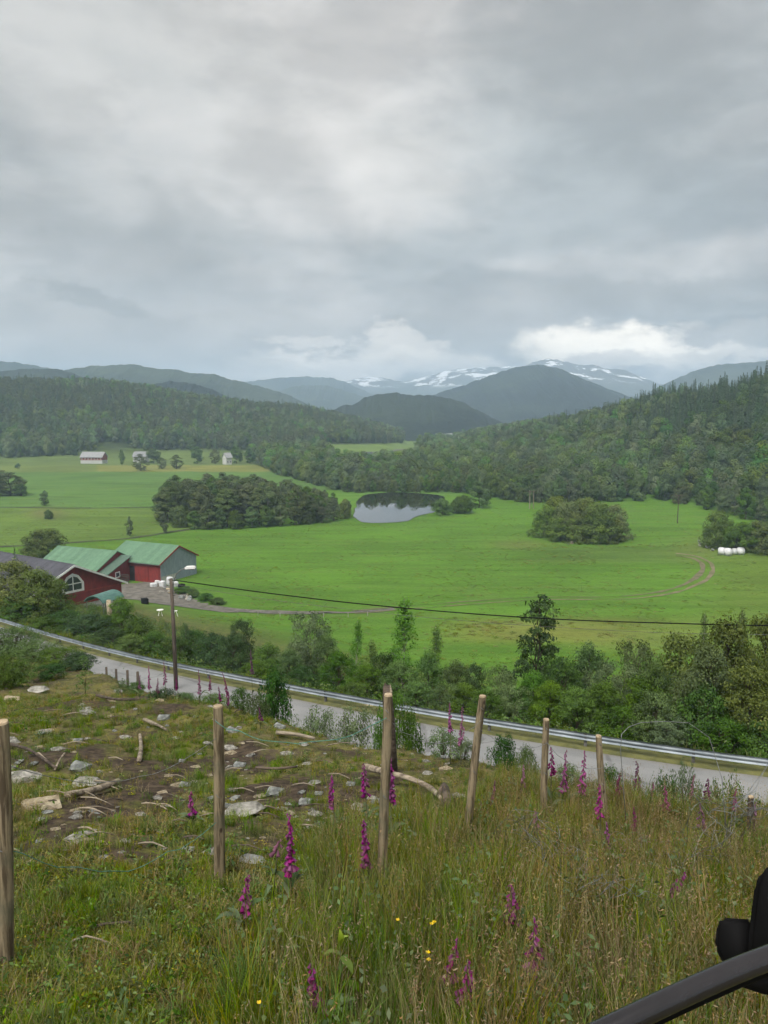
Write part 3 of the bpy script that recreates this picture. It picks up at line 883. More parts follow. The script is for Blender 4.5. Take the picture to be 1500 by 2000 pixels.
def build_guardrail():
    root = empty('guardrail', tuple(RAIL[len(RAIL) // 2]), 0, 'long galvanised steel guardrail along the valley side of the road', 'guardrail')
    loc = Vector(root.location)
    prof = [(-0.045, 0.155), (-0.01, 0.135), (0.035, 0.095), (0.035, 0.065), (-0.02, 0.03), (-0.02, -0.03), (0.035, -0.065), (0.035, -0.095), (-0.01, -0.135), (-0.045, -0.155)]
    prof = [(-u, h) for u, h in prof]
    # beams of about four metres, lapped, each its own piece
    seg = 4
    i0, idx = 4, 0
    while i0 + seg < len(RAIL) - 4:
        V, Q = [], []
        for i in range(i0, i0 + seg + 1):
            for u, h in prof:
                uu = u * -1 + 0.003 * (idx % 2)
                V.append((RAIL[i, 0] + RAIL_N[i, 0] * uu - loc.x, RAIL[i, 1] + RAIL_N[i, 1] * uu - loc.y, RAIL_Z[i] + 0.48 + h - loc.z))
        n = len(prof)
        Q = [(i * n + j, (i + 1) * n + j, (i + 1) * n + j + 1, i * n + j + 1) for i in range(seg) for j in range(n - 1)]
        new_obj('rail_beam', np_mesh('rail_beam', V, Q, None, M['steel']), root)
        i = i0
        b = MB()
        c = Vector((RAIL[i, 0] + RAIL_N[i, 0] * 0.10, RAIL[i, 1] + RAIL_N[i, 1] * 0.10, RAIL_Z[i])) - loc
        rz = Matrix.Translation(c) @ Matrix.Rotation(math.atan2(RAIL_N[i, 1], RAIL_N[i, 0]), 4, 'Z')
        b.box((-0.04, -0.06, -0.9), (0.04, 0.06, 0.54), rz)
        b.box((-0.09, -0.05, 0.38), (-0.04, 0.05, 0.58), rz)
        b.build('post', M['steel_post'], root)
        i0 += seg; idx += 1
build_guardrail()


# ------------------------------------------------------------------ pond, tracks, ditches
def sheet_from_poly(name, poly, z, mat, n_sub=8, jit=0.8):
    pts = catmull([(p[0], p[1], 0) for p in poly] + [(poly[0][0], poly[0][1], 0)], 3.0)[:-1]
    c = pts.mean(axis=0)
    s_ = np.arange(len(pts)) * 1.0
    jt = fbm(s_ / 4.0, s_ * 0, 55, 3) * 2.2
    pts = pts + (c - pts) / np.linalg.norm(c - pts, axis=1)[:, None] * jt[:, None]
    V = [(p[0], p[1], z) for p in pts]
    me = bpy.data.meshes.new(name)
    me.from_pydata(V, [], [tuple(range(len(V)))])
    me.materials.append(mat)
    me.update()
    return new_obj(name, me)


po = sheet_from_poly('pond', POND, 0.12, M['water'])
tag(po, 'small dark pond mirroring the sky between trees', 'pond', kind='structure')


def draped(name, pxs, widths, mat, lift=0.07, step=1.5, off=0.0, jit=0.35, flat=None):
    pts = []
    for a, b in pxs:
        p = on_ground(a, b, 60) if flat is None else Vector((*world_poly([(a, b)])[0], 0))
        pts.append((p.x, p.y, 0))
    P = catmull(pts, step)
    t = np.gradient(P[:, :2], axis=0)
    t /= np.maximum(np.linalg.norm(t, axis=1)[:, None], 1e-6)
    N = np.column_stack([-t[:, 1], t[:, 0]])
    w = np.interp(np.linspace(0, 1, len(P)), np.linspace(0, 1, len(widths)), widths)
    us = np.linspace(-0.5, 0.5, 5)
    V = []
    s = np.arange(len(P)) * step
    jl = fbm(s / 3.0, s * 0 + off, 51, 3) * jit
    jr = fbm(s / 3.0, s * 0 + off + 9, 52, 3) * jit
    for j, u in enumerate(us):
        o = off + u * w + (jl if j < 2 else (jr if j > 2 else 0))
        x = P[:, 0] + N[:, 0] * o; y = P[:, 1] + N[:, 1] * o
        V.append(np.column_stack([x, y, height(x, y) + lift]))
    V = np.stack(V, 1).reshape(-1, 3)
    n = 5
    Q = [(i * n + j, (i + 1) * n + j, (i + 1) * n + j + 1, i * n + j + 1) for i in range(len(P) - 1) for j in range(n - 1)]
    return new_obj(name, np_mesh(name, V, Q, None, mat, None, True)), P


YARD_PX = [(196, 1136), (232, 1141), (300, 1137), (345, 1148), (372, 1165), (420, 1184), (470, 1193), (470, 1199), (400, 1192), (345, 1185), (300, 1180), (262, 1172), (215, 1170), (190, 1160)]
def build_yard():
    pts = [on_ground(a, b, 60) for a, b in YARD_PX]
    P = catmull([(p.x, p.y, 0) for p in pts] + [(pts[0].x, pts[0].y, 0)], 1.2)[:-1]
    poly = [(p[0], p[1]) for p in P]
    xs = np.arange(min(P[:, 0]), max(P[:, 0]), 0.9); ys = np.arange(min(P[:, 1]), max(P[:, 1]), 0.9)
    X, Y = np.meshgrid(xs, ys)
    X2 = X + fbm(X / 2.5, Y / 2.5, 61, 3) * 0.8; Y2 = Y + fbm(X / 2.5, Y / 2.5, 62, 3) * 0.8
    ins = in_poly(X2, Y2, poly)
    Z = height(X.ravel(), Y.ravel()).reshape(X.shape) + 0.09
    k = len(xs)
    Q = []
    for r in range(len(ys) - 1):
        for c in range(k - 1):
            if ins[r, c] and ins[r + 1, c] and ins[r, c + 1] and ins[r + 1, c + 1]:
                Q.append((r * k + c, r * k + c + 1, (r + 1) * k + c + 1, (r + 1) * k + c))
    me = np_mesh('farm_yard', np.column_stack([X.ravel(), Y.ravel(), Z.ravel()]), Q, None, M['gravel'], smooth_sh=True)
    tag(new_obj('farm_yard', me), 'grey gravel yard in front of the red barns', 'yard', kind='structure')
build_yard()
o, TRACK = draped('gravel_track', TRACK_PX[3:], [3.6, 2.8, 2.2, 1.8, 1.4, 1.0], M['gravel'], lift=0.12, jit=0.9)
tag(o, 'gravel track leaving the farm yard across the meadow', 'track', kind='structure')
for sgn in (-1, 1):
    o, RUT = draped('wheel_rut', RUT_PX, [0.5, 0.3, 0.28, 0.3, 0.4, 0.7, 1.0, 0.9, 0.6], M['rut'], lift=0.09, off=sgn * 1.15, jit=0.5)
    tag(o, 'pale wheel rut of the tractor track curving across the field', 'track', kind='structure')
for nm, pp in (('ditch', DITCH_A), ('ditch', DITCH_B)):
    o, _p = draped(nm, pp, [1.6, 1.9, 1.7, 1.6], M['ditch'], lift=0.10, jit=0.9)
    tag(o, 'dark grassy ditch dividing the meadows', 'ditch', kind='structure')
o, _p = draped('hill_lane', [(690, 886), (730, 884), (770, 881), (803, 878)], [4, 4, 3.5, 3.5], M['gravel'], lift=0.5, jit=0.5)
tag(o, 'pale lane climbing the small meadow behind the trees', 'lane', kind='structure')


# ------------------------------------------------------------------ mountains
def mountain(name, label, trace, dist, depth, mat, seed, rough=1.0, base=0.0, lumps=0.012):
    dist *= 0.6
    depth *= 0.6
    tr = np.array(trace, float)
    cols = np.linspace(tr[0, 0], tr[-1, 0], 260)
    yr = np.interp(cols, tr[:, 0], tr[:, 1])
    k = np.ones(7) / 7
    yr = np.convolve(np.pad(yr, 3, mode='edge'), k, 'valid')
    yr = yr + (vnoise(cols / 9.0, cols * 0, seed) - 0.5) * 2.2 * rough + (vnoise(cols / 3.0, cols * 0, seed + 3) - 0.5) * 1.4 * rough
    tx = (cols - 750) / FPX / (CT + (1000 - yr) / FPX * ST)
    zr = CZ + slope_of(yr) * dist
    nrow = 70
    V = []
    for j in range(nrow):
        s = j / (nrow - 1)
        if s <= 0.72:
            t = s / 0.72
            Y = dist - depth * (1 - t)
            prof = t ** 1.15
        else:
            t = (s - 0.72) / 0.28
            Y = dist + depth * 0.5 * t
            prof = 1 - 0.9 * t ** 1.4
        X = tx * dist * (1 + 0 * Y)
        amp = math.sin(math.pi * min(1, s / 0.72)) if s < 0.72 else 0.0
        gull = fbm(X / (depth * 0.10) + 0.5 * s, np.full_like(X, s * 5.0), seed + 9, 5, 0.55)
        h = np.maximum(zr - base, 5)
        V.append(np.column_stack([X + gull * depth * 0.03 * amp, np.full_like(X, Y) + gull * depth * 0.07 * amp, base - 4 + (h + 4) * prof * (1 + 0.17 * gull * amp)]))
    V = np.stack(V, 0).reshape(-1, 3)
    n = len(cols)
    i = np.arange((nrow - 1) * (n - 1)); r, c = i // (n - 1), i % (n - 1)
    Q = np.column_stack([r * n + c, r * n + c + 1, (r + 1) * n + c + 1, (r + 1) * n + c])
    o = new_obj(name, np_mesh(name, V, Q, None, mat, smooth_sh=True))
    tag(o, label, 'mountain', kind='structure')
    return o


mg = mountain_mat('wooded_mountain', (0.009, 0.016, 0.011), (0.026, 0.038, 0.021), tree_scale=0.045)
mg2 = mountain_mat('open_fell', (0.018, 0.030, 0.020), (0.046, 0.062, 0.036), tree_scale=0.02)
msn = mountain_mat('snow_patched_fell', (0.040, 0.055, 0.038), (0.080, 0.092, 0.066), snow=1.0, tree_scale=0.01)
mountain('mountain', 'low dark wooded ridge at the far left above the forest', [(-900, 715), (-300, 722), (0, 724), (60, 719), (110, 719), (150, 732), (190, 748), (260, 790), (300, 812)], 2600, 700, mg, 101)
mountain('mountain', 'pale ridge rising at the left edge behind the others', [(-900, 700), (-300, 700), (0, 704), (40, 709), (90, 717), (160, 735), (230, 770), (300, 800)], 4300, 900, mg2, 102)
mountain('mountain', 'long green fell sloping down behind the left forest', [(60, 770), (130, 720), (180, 714), (220, 712), (265, 711), (300, 719), (340, 721), (370, 727), (420, 731), (455, 742), (500, 752), (545, 766), (580, 778), (610, 796), (640, 812)], 3300, 900, mg2, 103)
mountain('mountain', 'small dark wooded hump in front of the long fell', [(230, 800), (290, 752), (330, 744), (360, 746), (400, 755), (430, 768), (470, 790), (500, 812)], 2300, 500, mg, 104)
mountain('mountain', 'pale blue far ridge with its top in cloud', [(400, 800), (460, 752), (500, 742), (545, 738), (600, 735), (650, 737), (680, 748), (720, 766), (770, 790), (800, 810)], 7000, 1500, mg2, 105)
mountain('mountain', 'distant blue spur below the snowy range', [(470, 800), (530, 765), (590, 752), (640, 752), (690, 768), (740, 786), (790, 806)], 5600, 1000, mg2, 106)
mountain('mountain', 'distant snow patched range below the clouds', [(560, 800), (630, 762), (670, 745), (700, 738), (735, 735), (765, 740), (790, 746), (830, 735), (880, 721), (930, 717), (1000, 716), (1060, 712), (1150, 735), (1250, 790)], 9000, 2600, msn, 107)
mountain('mountain', 'snow streaked peak behind the dark mountain', [(960, 790), (1000, 730), (1040, 706), (1075, 699), (1110, 707), (1135, 713), (1160, 711), (1190, 722), (1215, 720), (1250, 735), (1280, 747), (1320, 757), (1400, 775), (1480, 800)], 7600, 2000, msn, 108)
mountain('mountain', 'big dark blue mountain in the middle of the valley', [(760, 830), (830, 778), (870, 762), (920, 748), (965, 730), (1010, 716), (1050, 712), (1085, 716), (1120, 730), (1160, 748), (1200, 764), (1250, 782), (1310, 812)], 4000, 1300, mg, 109)
mountain('mountain', 'dark rounded wooded hill in front of the big mountain', [(600, 830), (650, 800), (676, 789), (692, 791), (712, 776), (740, 770), (775, 767), (800, 771), (835, 771), (870, 775), (905, 786), (940, 804), (975, 822), (1010, 840)], 2400, 650, mg, 110)
mountain('mountain', 'green mountain shoulder above the right hand forest', [(1230, 800), (1280, 758), (1330, 735), (1375, 718), (1400, 712), (1440, 708), (1500, 705), (1700, 690), (2600, 670)], 4600, 1200, mg2, 111)


def build_haze():
    m = bpy.data.materials.new('valley_haze')
    m.use_nodes = True
    g = NT(m.node_tree)
    v = g.n('ShaderNodeVolumePrincipled', ins={'Color': c4(0.60, 0.79, 1.0), 'Density': HAZE, 'Anisotropy': 0.0})
    v.inputs['Density Attribute'].default_value = ''
    out = g.n('ShaderNodeOutputMaterial')
    g.t.links.new(v.outputs[0], out.inputs['Volume'])
    try:
        m.cycles.homogeneous_volume = True
    except Exception:
        pass
    b = MB().box((-6700, -6700, -12), (6700, 6700, 415))
    o = b.build('haze', m)
    tag(o, 'thin pale blue haze filling the valley air', 'haze', kind='stuff')
HAZE = 2.7e-4
build_haze()
# ------------------------------------------------------------------ vegetation prototypes
def unit(v):
    return v / np.maximum(np.linalg.norm(v, axis=-1, keepdims=True), 1e-9)


def leaf_quads(c, nrm, L, Wd, rg):
    """one pointed leaf face per centre"""
    n = len(c)
    a = unit(np.cross(nrm, rg.normal(size=(n, 3))))
    b = np.cross(nrm, a)
    L = np.broadcast_to(np.asarray(L, float), (n,))[:, None]
    Wd = np.broadcast_to(np.asarray(Wd, float), (n,))[:, None]
    bend = nrm * L * 0.12
    V = np.stack([c - a * L * 0.5 - bend, c + b * Wd * 0.5, c + a * L * 0.5 - bend, c - b * Wd * 0.5], 1).reshape(-1, 3)
    return V, np.arange(n * 4).reshape(n, 4)


def broadleaf(seed, h=6.0, cr=2.2, base=0.2, clumps=70, per=70, leaf=0.11, shape='round', trunk=0.09, clump_r=0.5, stems=1, flat=0.65, lean=0.0, coh=0.5, rndn=0.45, outw=0.4, rmin=0.25):
    """crown mesh data and trunk builder of a broadleaf tree or shrub"""
    rg = np.random.default_rng(seed)
    tb = MB()
    cen = []
    for s in range(stems):
        a0 = rg.uniform(0, 6.28)
        sp = 0.0 if stems == 1 else cr * 0.45
        top = np.array([math.cos(a0) * sp + lean, math.sin(a0) * sp, h * (0.93 if stems == 1 else rg.uniform(0.7, 0.93))])
        pts = []
        for k in range(6):
            t = k / 5
            pts.append(np.array([top[0] * t, top[1] * t, top[2] * t]) + rg.normal(size=3) * np.array([1, 1, 0]) * 0.03 * h * (0 if k == 0 else 1) * 0.5)
        pts[0][2] = -0.25
        tb.tube(pts, [trunk * (1 - 0.85 * k / 5) for k in range(6)], 6)
        n = max(4, clumps // stems)
        for i in range(n):
            zf = base + (1 - base) * (rg.uniform() ** 0.85)
            q = (zf - base) / (1 - base)
            if shape == 'round':
                e = math.sqrt(max(0.02, 1 - (2 * q - 0.95) ** 2 * 0.92))
            elif shape == 'dome':
                e = math.sqrt(max(0.03, 1 - q ** 2.6)) * (0.86 + 0.14 * min(1, q * 4))
            elif shape == 'layer':
                e = (1 - q) ** 0.55 * 0.95 + 0.08
            elif shape == 'cone':
                e = (1 - q) ** 0.8 * 0.95 + 0.06
            elif shape == 'tall':
                e = math.sin(math.pi * min(1, q * 0.85 + 0.16)) ** 0.7
            else:
                e = 0.55 + 0.45 * q if q < 0.8 else 1.0 - (q - 0.8) * 2
            rr = cr * e * math.sqrt(rg.uniform(0.12, 1.0)) * rg.uniform(0.78, 1.12)
            an = rg.uniform(0, 6.28)
            kk = min(5, max(1, int(zf * 5)))
            ax = pts[kk] * 1.0
            c = np.array([ax[0] * 0.8 + rr * math.cos(an), ax[1] * 0.8 + rr * math.sin(an), zf * h * (0.96 if stems == 1 else 0.92)])
            cen.append(c)
            if i % 2 == 0:
                z0 = max(base * 0.5 * h, c[2] - 0.55 * rr - 0.05 * h)
                t0 = z0 / max(top[2], 0.1)
                st = np.array([top[0] * t0, top[1] * t0, z0])
                mid = (st + c) / 2 + np.array([0, 0, 0.05 * h]) * rg.uniform(0, 1)
                tb.tube([st, mid, c], [trunk * 0.32, trunk * 0.2, trunk * 0.06], 4, cap=False)
    cen = np.array(cen)
    nC = len(cen)
    cr_i = clump_r * rg.uniform(0.6, 1.35, nC)
    cnt = np.maximum(6, (per * (cr_i / clump_r) ** 1.6)).astype(int)
    idx = np.repeat(np.arange(nC), cnt)
    n = len(idx)
    dirv = unit(rg.normal(size=(n, 3)))
    rad = rg.uniform(rmin, 1.0, n) ** 0.6
    c = cen[idx] + dirv * (rad * cr_i[idx])[:, None] * np.array([1, 1, flat])
    out = unit(c - np.array([0, 0, h * 0.4]))
    nrm = unit(dirv * coh + out * outw + np.array([0, 0, 0.45]) + rg.normal(size=(n, 3)) * rndn)
    V, Q = leaf_quads(c, nrm, leaf * rg.uniform(0.7, 1.35, n), leaf * 0.62 * rg.uniform(0.7, 1.3, n), rg)
    tcl = rg.uniform(0.12, 0.85, nC)
    tint = np.clip(tcl[idx] + rg.normal(size=n) * 0.16, 0, 1)
    return V, Q, np.repeat(tint, 4), tb


def conifer(seed, h=14.0, cr=2.6, layers=17, per=9, base=0.06, droop=0.25, leaf=0.75, top_open=1.0):
    """spruce: whorls of drooping sprays around a straight stem"""
    rg = np.random.default_rng(seed)
    tb = MB().tube([(0, 0, -0.3), (0.05, 0, h * 0.5), (0, 0, h * 0.99)], [h * 0.013, h * 0.008, 0.015], 6)
    C, Nn, Ln, Tn = [], [], [], []
    for i in range(layers):
        q = i / (layers - 1)
        z = h * (base + (1 - base) * q ** 0.92)
        rr = cr * (1 - q) ** 0.85 * rg.uniform(0.82, 1.12) + 0.08
        kn = max(4, int(per * (1 - 0.45 * q)))
        a0 = rg.uniform(0, 6.28)
        for k in range(kn):
            an = a0 + 6.283 * k / kn + rg.uniform(-0.25, 0.25)
            rb = rr * rg.uniform(0.65, 1.15)
            ns = max(2, int(2 + rb / (leaf * 0.55)))
            tt = rg.uniform(0.15, 0.85)
            for s in range(ns):
                f = (s + 0.7) / ns
                C.append((math.cos(an) * rb * f, math.sin(an) * rb * f, z - droop * rb * f * f + 0.08 * rb * f + rg.normal() * 0.05))
                Nn.append((math.cos(an) * 0.55 + rg.normal() * 0.3, math.sin(an) * 0.55 + rg.normal() * 0.3, 0.75))
                Ln.append(leaf * (1.15 - 0.45 * f) * rg.uniform(0.8, 1.25) * (1 - 0.45 * q))
                Tn.append(min(1, max(0, tt * 0.6 + 0.35 * f + rg.normal() * 0.1)))
    for s in range(5):
        C.append((rg.normal() * 0.03, rg.normal() * 0.03, h * (0.95 + 0.012 * s))); Nn.append((rg.normal(), rg.normal(), 0.1)); Ln.append(leaf * 0.45); Tn.append(0.6)
    C = np.array(C); Ln = np.array(Ln)
    V, Q = leaf_quads(C, unit(np.array(Nn)), Ln, Ln * 0.75, rg)
    return V, Q, np.repeat(np.array(Tn), 4), tb


class Proto:
    """crown and trunk mesh data shared by every copy of a kind"""
    def __init__(self, name, data, leafm, barkm, h):
        V, Q, T, tb = data
        self.name, self.h = name, h
        self.leafm, self.barkm = leafm, barkm
        self.crown = np_mesh('crown', V, Q, None, leafm, T)
        self.trunk = tb.mesh('trunk', barkm, True)
        self.w = float(np.percentile(np.hypot(V[:, 0], V[:, 1]), 96)) * 2
        self.V, self.Q, self.T, self.tb = V, Q, T, tb

    def place(self, name, loc, height, width=None, label=None, cat='tree', group=None, rz=None):
        s = height / self.h
        sw = s if width is None else width / self.w
        o = empty(name, loc, rnd.uniform(0, 6.28) if rz is None else rz, label, cat, group)
        o.scale = (sw, sw, s)
        new_obj('crown', self.crown, o)
        new_obj('trunk', self.trunk, o)
        return o

    def joined(self, name):
        """crown and trunk as one mesh object, for the far woods"""
        v2 = np.array(self.tb.v)
        f4 = np.array([f for f in self.tb.f if len(f) == 4])
        V = np.concatenate([self.V, v2]); Q = np.concatenate([self.Q, f4 + len(self.V)])
        T = np.concatenate([self.T, np.full(len(v2), 0.5)])
        mi = np.concatenate([np.zeros(len(self.Q)), np.ones(len(f4))])
        return bpy.data.objects.new(name, np_mesh(name, V, Q, None, [self.leafm, self.barkm], T, mi=mi))


P = {}
# far trees (about 14 m): bigger faces, fewer of them
FAR = dict(coh=0.7, rndn=0.2, flat=0.85, outw=0.9, rmin=0.6)
P['far_a'] = Proto('far_a', broadleaf(201, 13, 4.2, 0.06, 24, 95, 0.78, 'round', 0.18, 1.9, **FAR), M['leaf_far'], M['bark'], 13)
P['far_b'] = Proto('far_b', broadleaf(202, 14, 3.4, 0.10, 22, 95, 0.76, 'tall', 0.16, 1.7, **FAR), M['leaf_far'], M['bark'], 14)
P['far_c'] = Proto('far_c', broadleaf(203, 12, 4.4, 0.04, 26, 95, 0.78, 'round', 0.18, 1.9, **FAR), M['leaf_olive'], M['bark'], 12)
P['far_d'] = Proto('far_d', broadleaf(209, 12, 3.6, 0.06, 22, 95, 0.76, 'tall', 0.16, 1.7, **FAR), M['leaf_willow'], M['bark'], 12)
P['spruce_a'] = Proto('spruce_a', conifer(204, 15, 3.2, 19, 12, leaf=1.15), M['leaf_spruce'], M['bark'], 15)
P['spruce_b'] = Proto('spruce_b', conifer(205, 16, 2.8, 21, 11, leaf=1.1), M['leaf_spruce'], M['bark'], 16)
P['spruce_c'] = Proto('spruce_c', conifer(206, 14, 3.5, 17, 12, leaf=1.15), M['leaf_spruce'], M['bark'], 14)
P['pine_a'] = Proto('pine_a', broadleaf(207, 14, 3.0, 0.22, 38, 36, 0.62, 'tall', 0.2, 1.2, coh=1.0, rndn=0.3, flat=0.6), M['leaf_pine'], M['bark'], 14)
P['pine_b'] = Proto('pine_b', broadleaf(208, 13, 3.2, 0.16, 40, 36, 0.62, 'round', 0.2, 1.25, coh=1.0, rndn=0.3, flat=0.6), M['leaf_pine'], M['bark'], 13)
# middle distance (grove, belt by the pond): finer leaves
MID = dict(coh=0.8, rndn=0.28, flat=0.85, outw=0.7, rmin=0.5)
P['grove_a'] = Proto('grove_a', broadleaf(211, 12, 3.4, 0.06, 52, 120, 0.40, 'round', 0.17, 1.1, **MID), M['leaf_mid'], M['bark'], 12)
P['grove_b'] = Proto('grove_b', broadleaf(212, 13, 2.8, 0.10, 48, 115, 0.38, 'tall', 0.15, 1.0, **MID), M['leaf_willow'], M['bark_birch'], 13)
P['grove_c'] = Proto('grove_c', broadleaf(213, 13, 2.9, 0.10, 60, 110, 0.34, 'tall', 0.18, 0.95, coh=0.9, rndn=0.35, flat=0.65), M['leaf_pine'], M['bark'], 13)
P['grove_d'] = Proto('grove_d', broadleaf(214, 12, 3.3, 0.08, 60, 110, 0.34, 'round', 0.18, 1.05, coh=0.9, rndn=0.35, flat=0.65), M['leaf_pine'], M['bark'], 12)
P['grove_e'] = Proto('grove_e', broadleaf(215, 9, 4.2, 0.0, 110, 80, 0.36, 'dome', 0.16, 1.05, coh=0.9, rndn=0.3, flat=0.9, stems=3), M['leaf_olive'], M['bark'], 9)
P['round_bush'] = Proto('round_bush', broadleaf(216, 5, 3.2, 0.0, 120, 80, 0.27, 'dome', 0.10, 0.75, coh=0.9, rndn=0.3, flat=0.9, stems=4), M['leaf_mid'], M['bark'], 5)
# near belt beyond the road: leaf-sized faces
P['alder'] = Proto('alder', broadleaf(221, 5, 1.9, 0.08, 120, 80, 0.125, 'round', 0.07, 0.42), M['leaf_mid'], M['bark'], 5)
P['alder_dark'] = Proto('alder_dark', broadleaf(222, 4, 1.8, 0.03, 120, 85, 0.115, 'round', 0.06, 0.42, stems=3), M['leaf_dark'], M['bark'], 4)
P['willow'] = Proto('willow', broadleaf(223, 4.5, 1.9, 0.05, 120, 75, 0.12, 'vase', 0.05, 0.40, stems=4), M['leaf_willow'], M['bark'], 4.5)
P['birch'] = Proto('birch', broadleaf(224, 5.5, 1.15, 0.18, 80, 45, 0.11, 'cone', 0.05, 0.33), M['leaf_light'], M['bark_birch'], 5.5)
P['rowan'] = Proto('rowan', broadleaf(225, 6.5, 2.2, 0.05, 110, 42, 0.17, 'layer', 0.08, 0.46, flat=0.3), M['leaf_dark'], M['bark'], 6.5)
P['maple'] = Proto('maple', broadleaf(226, 6, 2.6, 0.05, 130, 80, 0.16, 'round', 0.10, 0.55, flat=0.7), M['leaf_olive'], M['bark'], 6)
P['hazel'] = Proto('hazel', broadleaf(227, 3.5, 1.7, 0.02, 120, 80, 0.12, 'round', 0.05, 0.42, stems=3), M['leaf_mid'], M['bark'], 3.5)
P['small_spruce'] = Proto('small_spruce', conifer(228, 5, 1.25, 18, 12, 0.02, 0.15, 0.26), M['leaf_spruce'], M['bark'], 5)
# shrubs on the near slope: small leaves
P['shrub'] = Proto('shrub', broadleaf(231, 1.5, 0.85, 0.0, 110, 75, 0.055, 'round', 0.022, 0.22, stems=5, flat=0.85), M['leaf_mid'], M['twig'], 1.5)
P['shrub_dark'] = Proto('shrub_dark', broadleaf(232, 1.2, 0.70, 0.02, 90, 70, 0.055, 'round', 0.022, 0.20, stems=4), M['leaf_dark'], M['twig'], 1.2)
P['shrub_willow'] = Proto('shrub_willow', broadleaf(233, 1.5, 0.8, 0.04, 80, 55, 0.050, 'vase', 0.018, 0.18, stems=7), M['leaf_willow'], M['twig'], 1.5)
P['sapling'] = Proto('sapling', broadleaf(234, 1.6, 0.38, 0.25, 26, 26, 0.055, 'cone', 0.014, 0.13), M['leaf_mid'], M['twig'], 1.6)


# ------------------------------------------------------------------ scattering (uncountable cover and far woods)
def scatter_tree(coll):
    ng = bpy.data.node_groups.new('scatter', 'GeometryNodeTree')
    ng.interface.new_socket('Geometry', in_out='INPUT', socket_type='NodeSocketGeometry')
    ng.interface.new_socket('Geometry', in_out='OUTPUT', socket_type='NodeSocketGeometry')
    gi = ng.nodes.new('NodeGroupInput'); go = ng.nodes.new('NodeGroupOutput')
    ci = ng.nodes.new('GeometryNodeCollectionInfo')
    ci.inputs['Collection'].default_value = coll
    ci.inputs['Separate Children'].default_value = True
    ci.inputs['Reset Children'].default_value = True
    ip = ng.nodes.new('GeometryNodeInstanceOnPoints')
    ip.inputs['Pick Instance'].default_value = True

    def attr(nm, typ):
        a = ng.nodes.new('GeometryNodeInputNamedAttribute')
        a.data_type = typ
        a.inputs['Name'].default_value = nm
        return next(s for s in a.outputs if s.name == 'Attribute' and s.enabled)
    L = ng.links.new
    L(gi.outputs[0], ip.inputs['Points'])
    L(ci.outputs[0], ip.inputs['Instance'])
    L(attr('pick', 'INT'), ip.inputs['Instance Index'])
    L(attr('turn', 'FLOAT_VECTOR'), ip.inputs['Rotation'])
    L(attr('size', 'FLOAT_VECTOR'), ip.inputs['Scale'])
    L(ip.outputs[0], go.inputs[0])
    return ng


def scatter(name, pts, pick, turn, size, protos, label, cat):
    """one object that carries instances of the given prototype objects"""
    coll = bpy.data.collections.new(name + '_kinds')
    for i, o in enumerate(protos):
        o.name = '%s_kind_%02d' % (name, i)
        coll.objects.link(o)
    me = bpy.data.meshes.new(name)
    n = len(pts)
    me.vertices.add(n)
    me.vertices.foreach_set('co', np.asarray(pts, np.float32).ravel())
    a = me.attributes.new('pick', 'INT', 'POINT'); a.data.foreach_set('value', np.asarray(pick, np.int32))
    a = me.attributes.new('turn', 'FLOAT_VECTOR', 'POINT'); a.data.foreach_set('vector', np.asarray(turn, np.float32).ravel())
    a = me.attributes.new('size', 'FLOAT_VECTOR', 'POINT'); a.data.foreach_set('vector', np.asarray(size, np.float32).ravel())
    me.update()
    o = new_obj(name, me)
    md = o.modifiers.new('scatter', 'NODES')
    md.node_group = scatter_tree(coll)
    tag(o, label, cat, kind='stuff')
    return o


# ------------------------------------------------------------------ the woods on the hills
def wood_points(seed, spacing, c0, c1, d0, d1):
    """jittered points in a wedge between two columns and two distances"""
    rg = np.random.default_rng(seed)
    a0 = math.atan((c0 - 750) / FPX); a1 = math.atan((c1 - 750) / FPX)
    xs = np.arange(min(math.sin(a0) * d1, math.sin(a0) * d0), max(math.sin(a1) * d1, math.sin(a1) * d0), spacing)
    ys = np.arange(d0 * 0.8, d1, spacing)
    X, Y = np.meshgrid(xs, ys)
    X = X.ravel() + rg.uniform(-0.45, 0.45, X.size) * spacing
    Y = Y.ravel() + rg.uniform(-0.45, 0.45, Y.size) * spacing
    an = np.arctan2(X, Y); d = np.hypot(X, Y)
    k = (an > a0) & (an < a1) & (d > d0) & (d < d1)
    return X[k], Y[k], rg


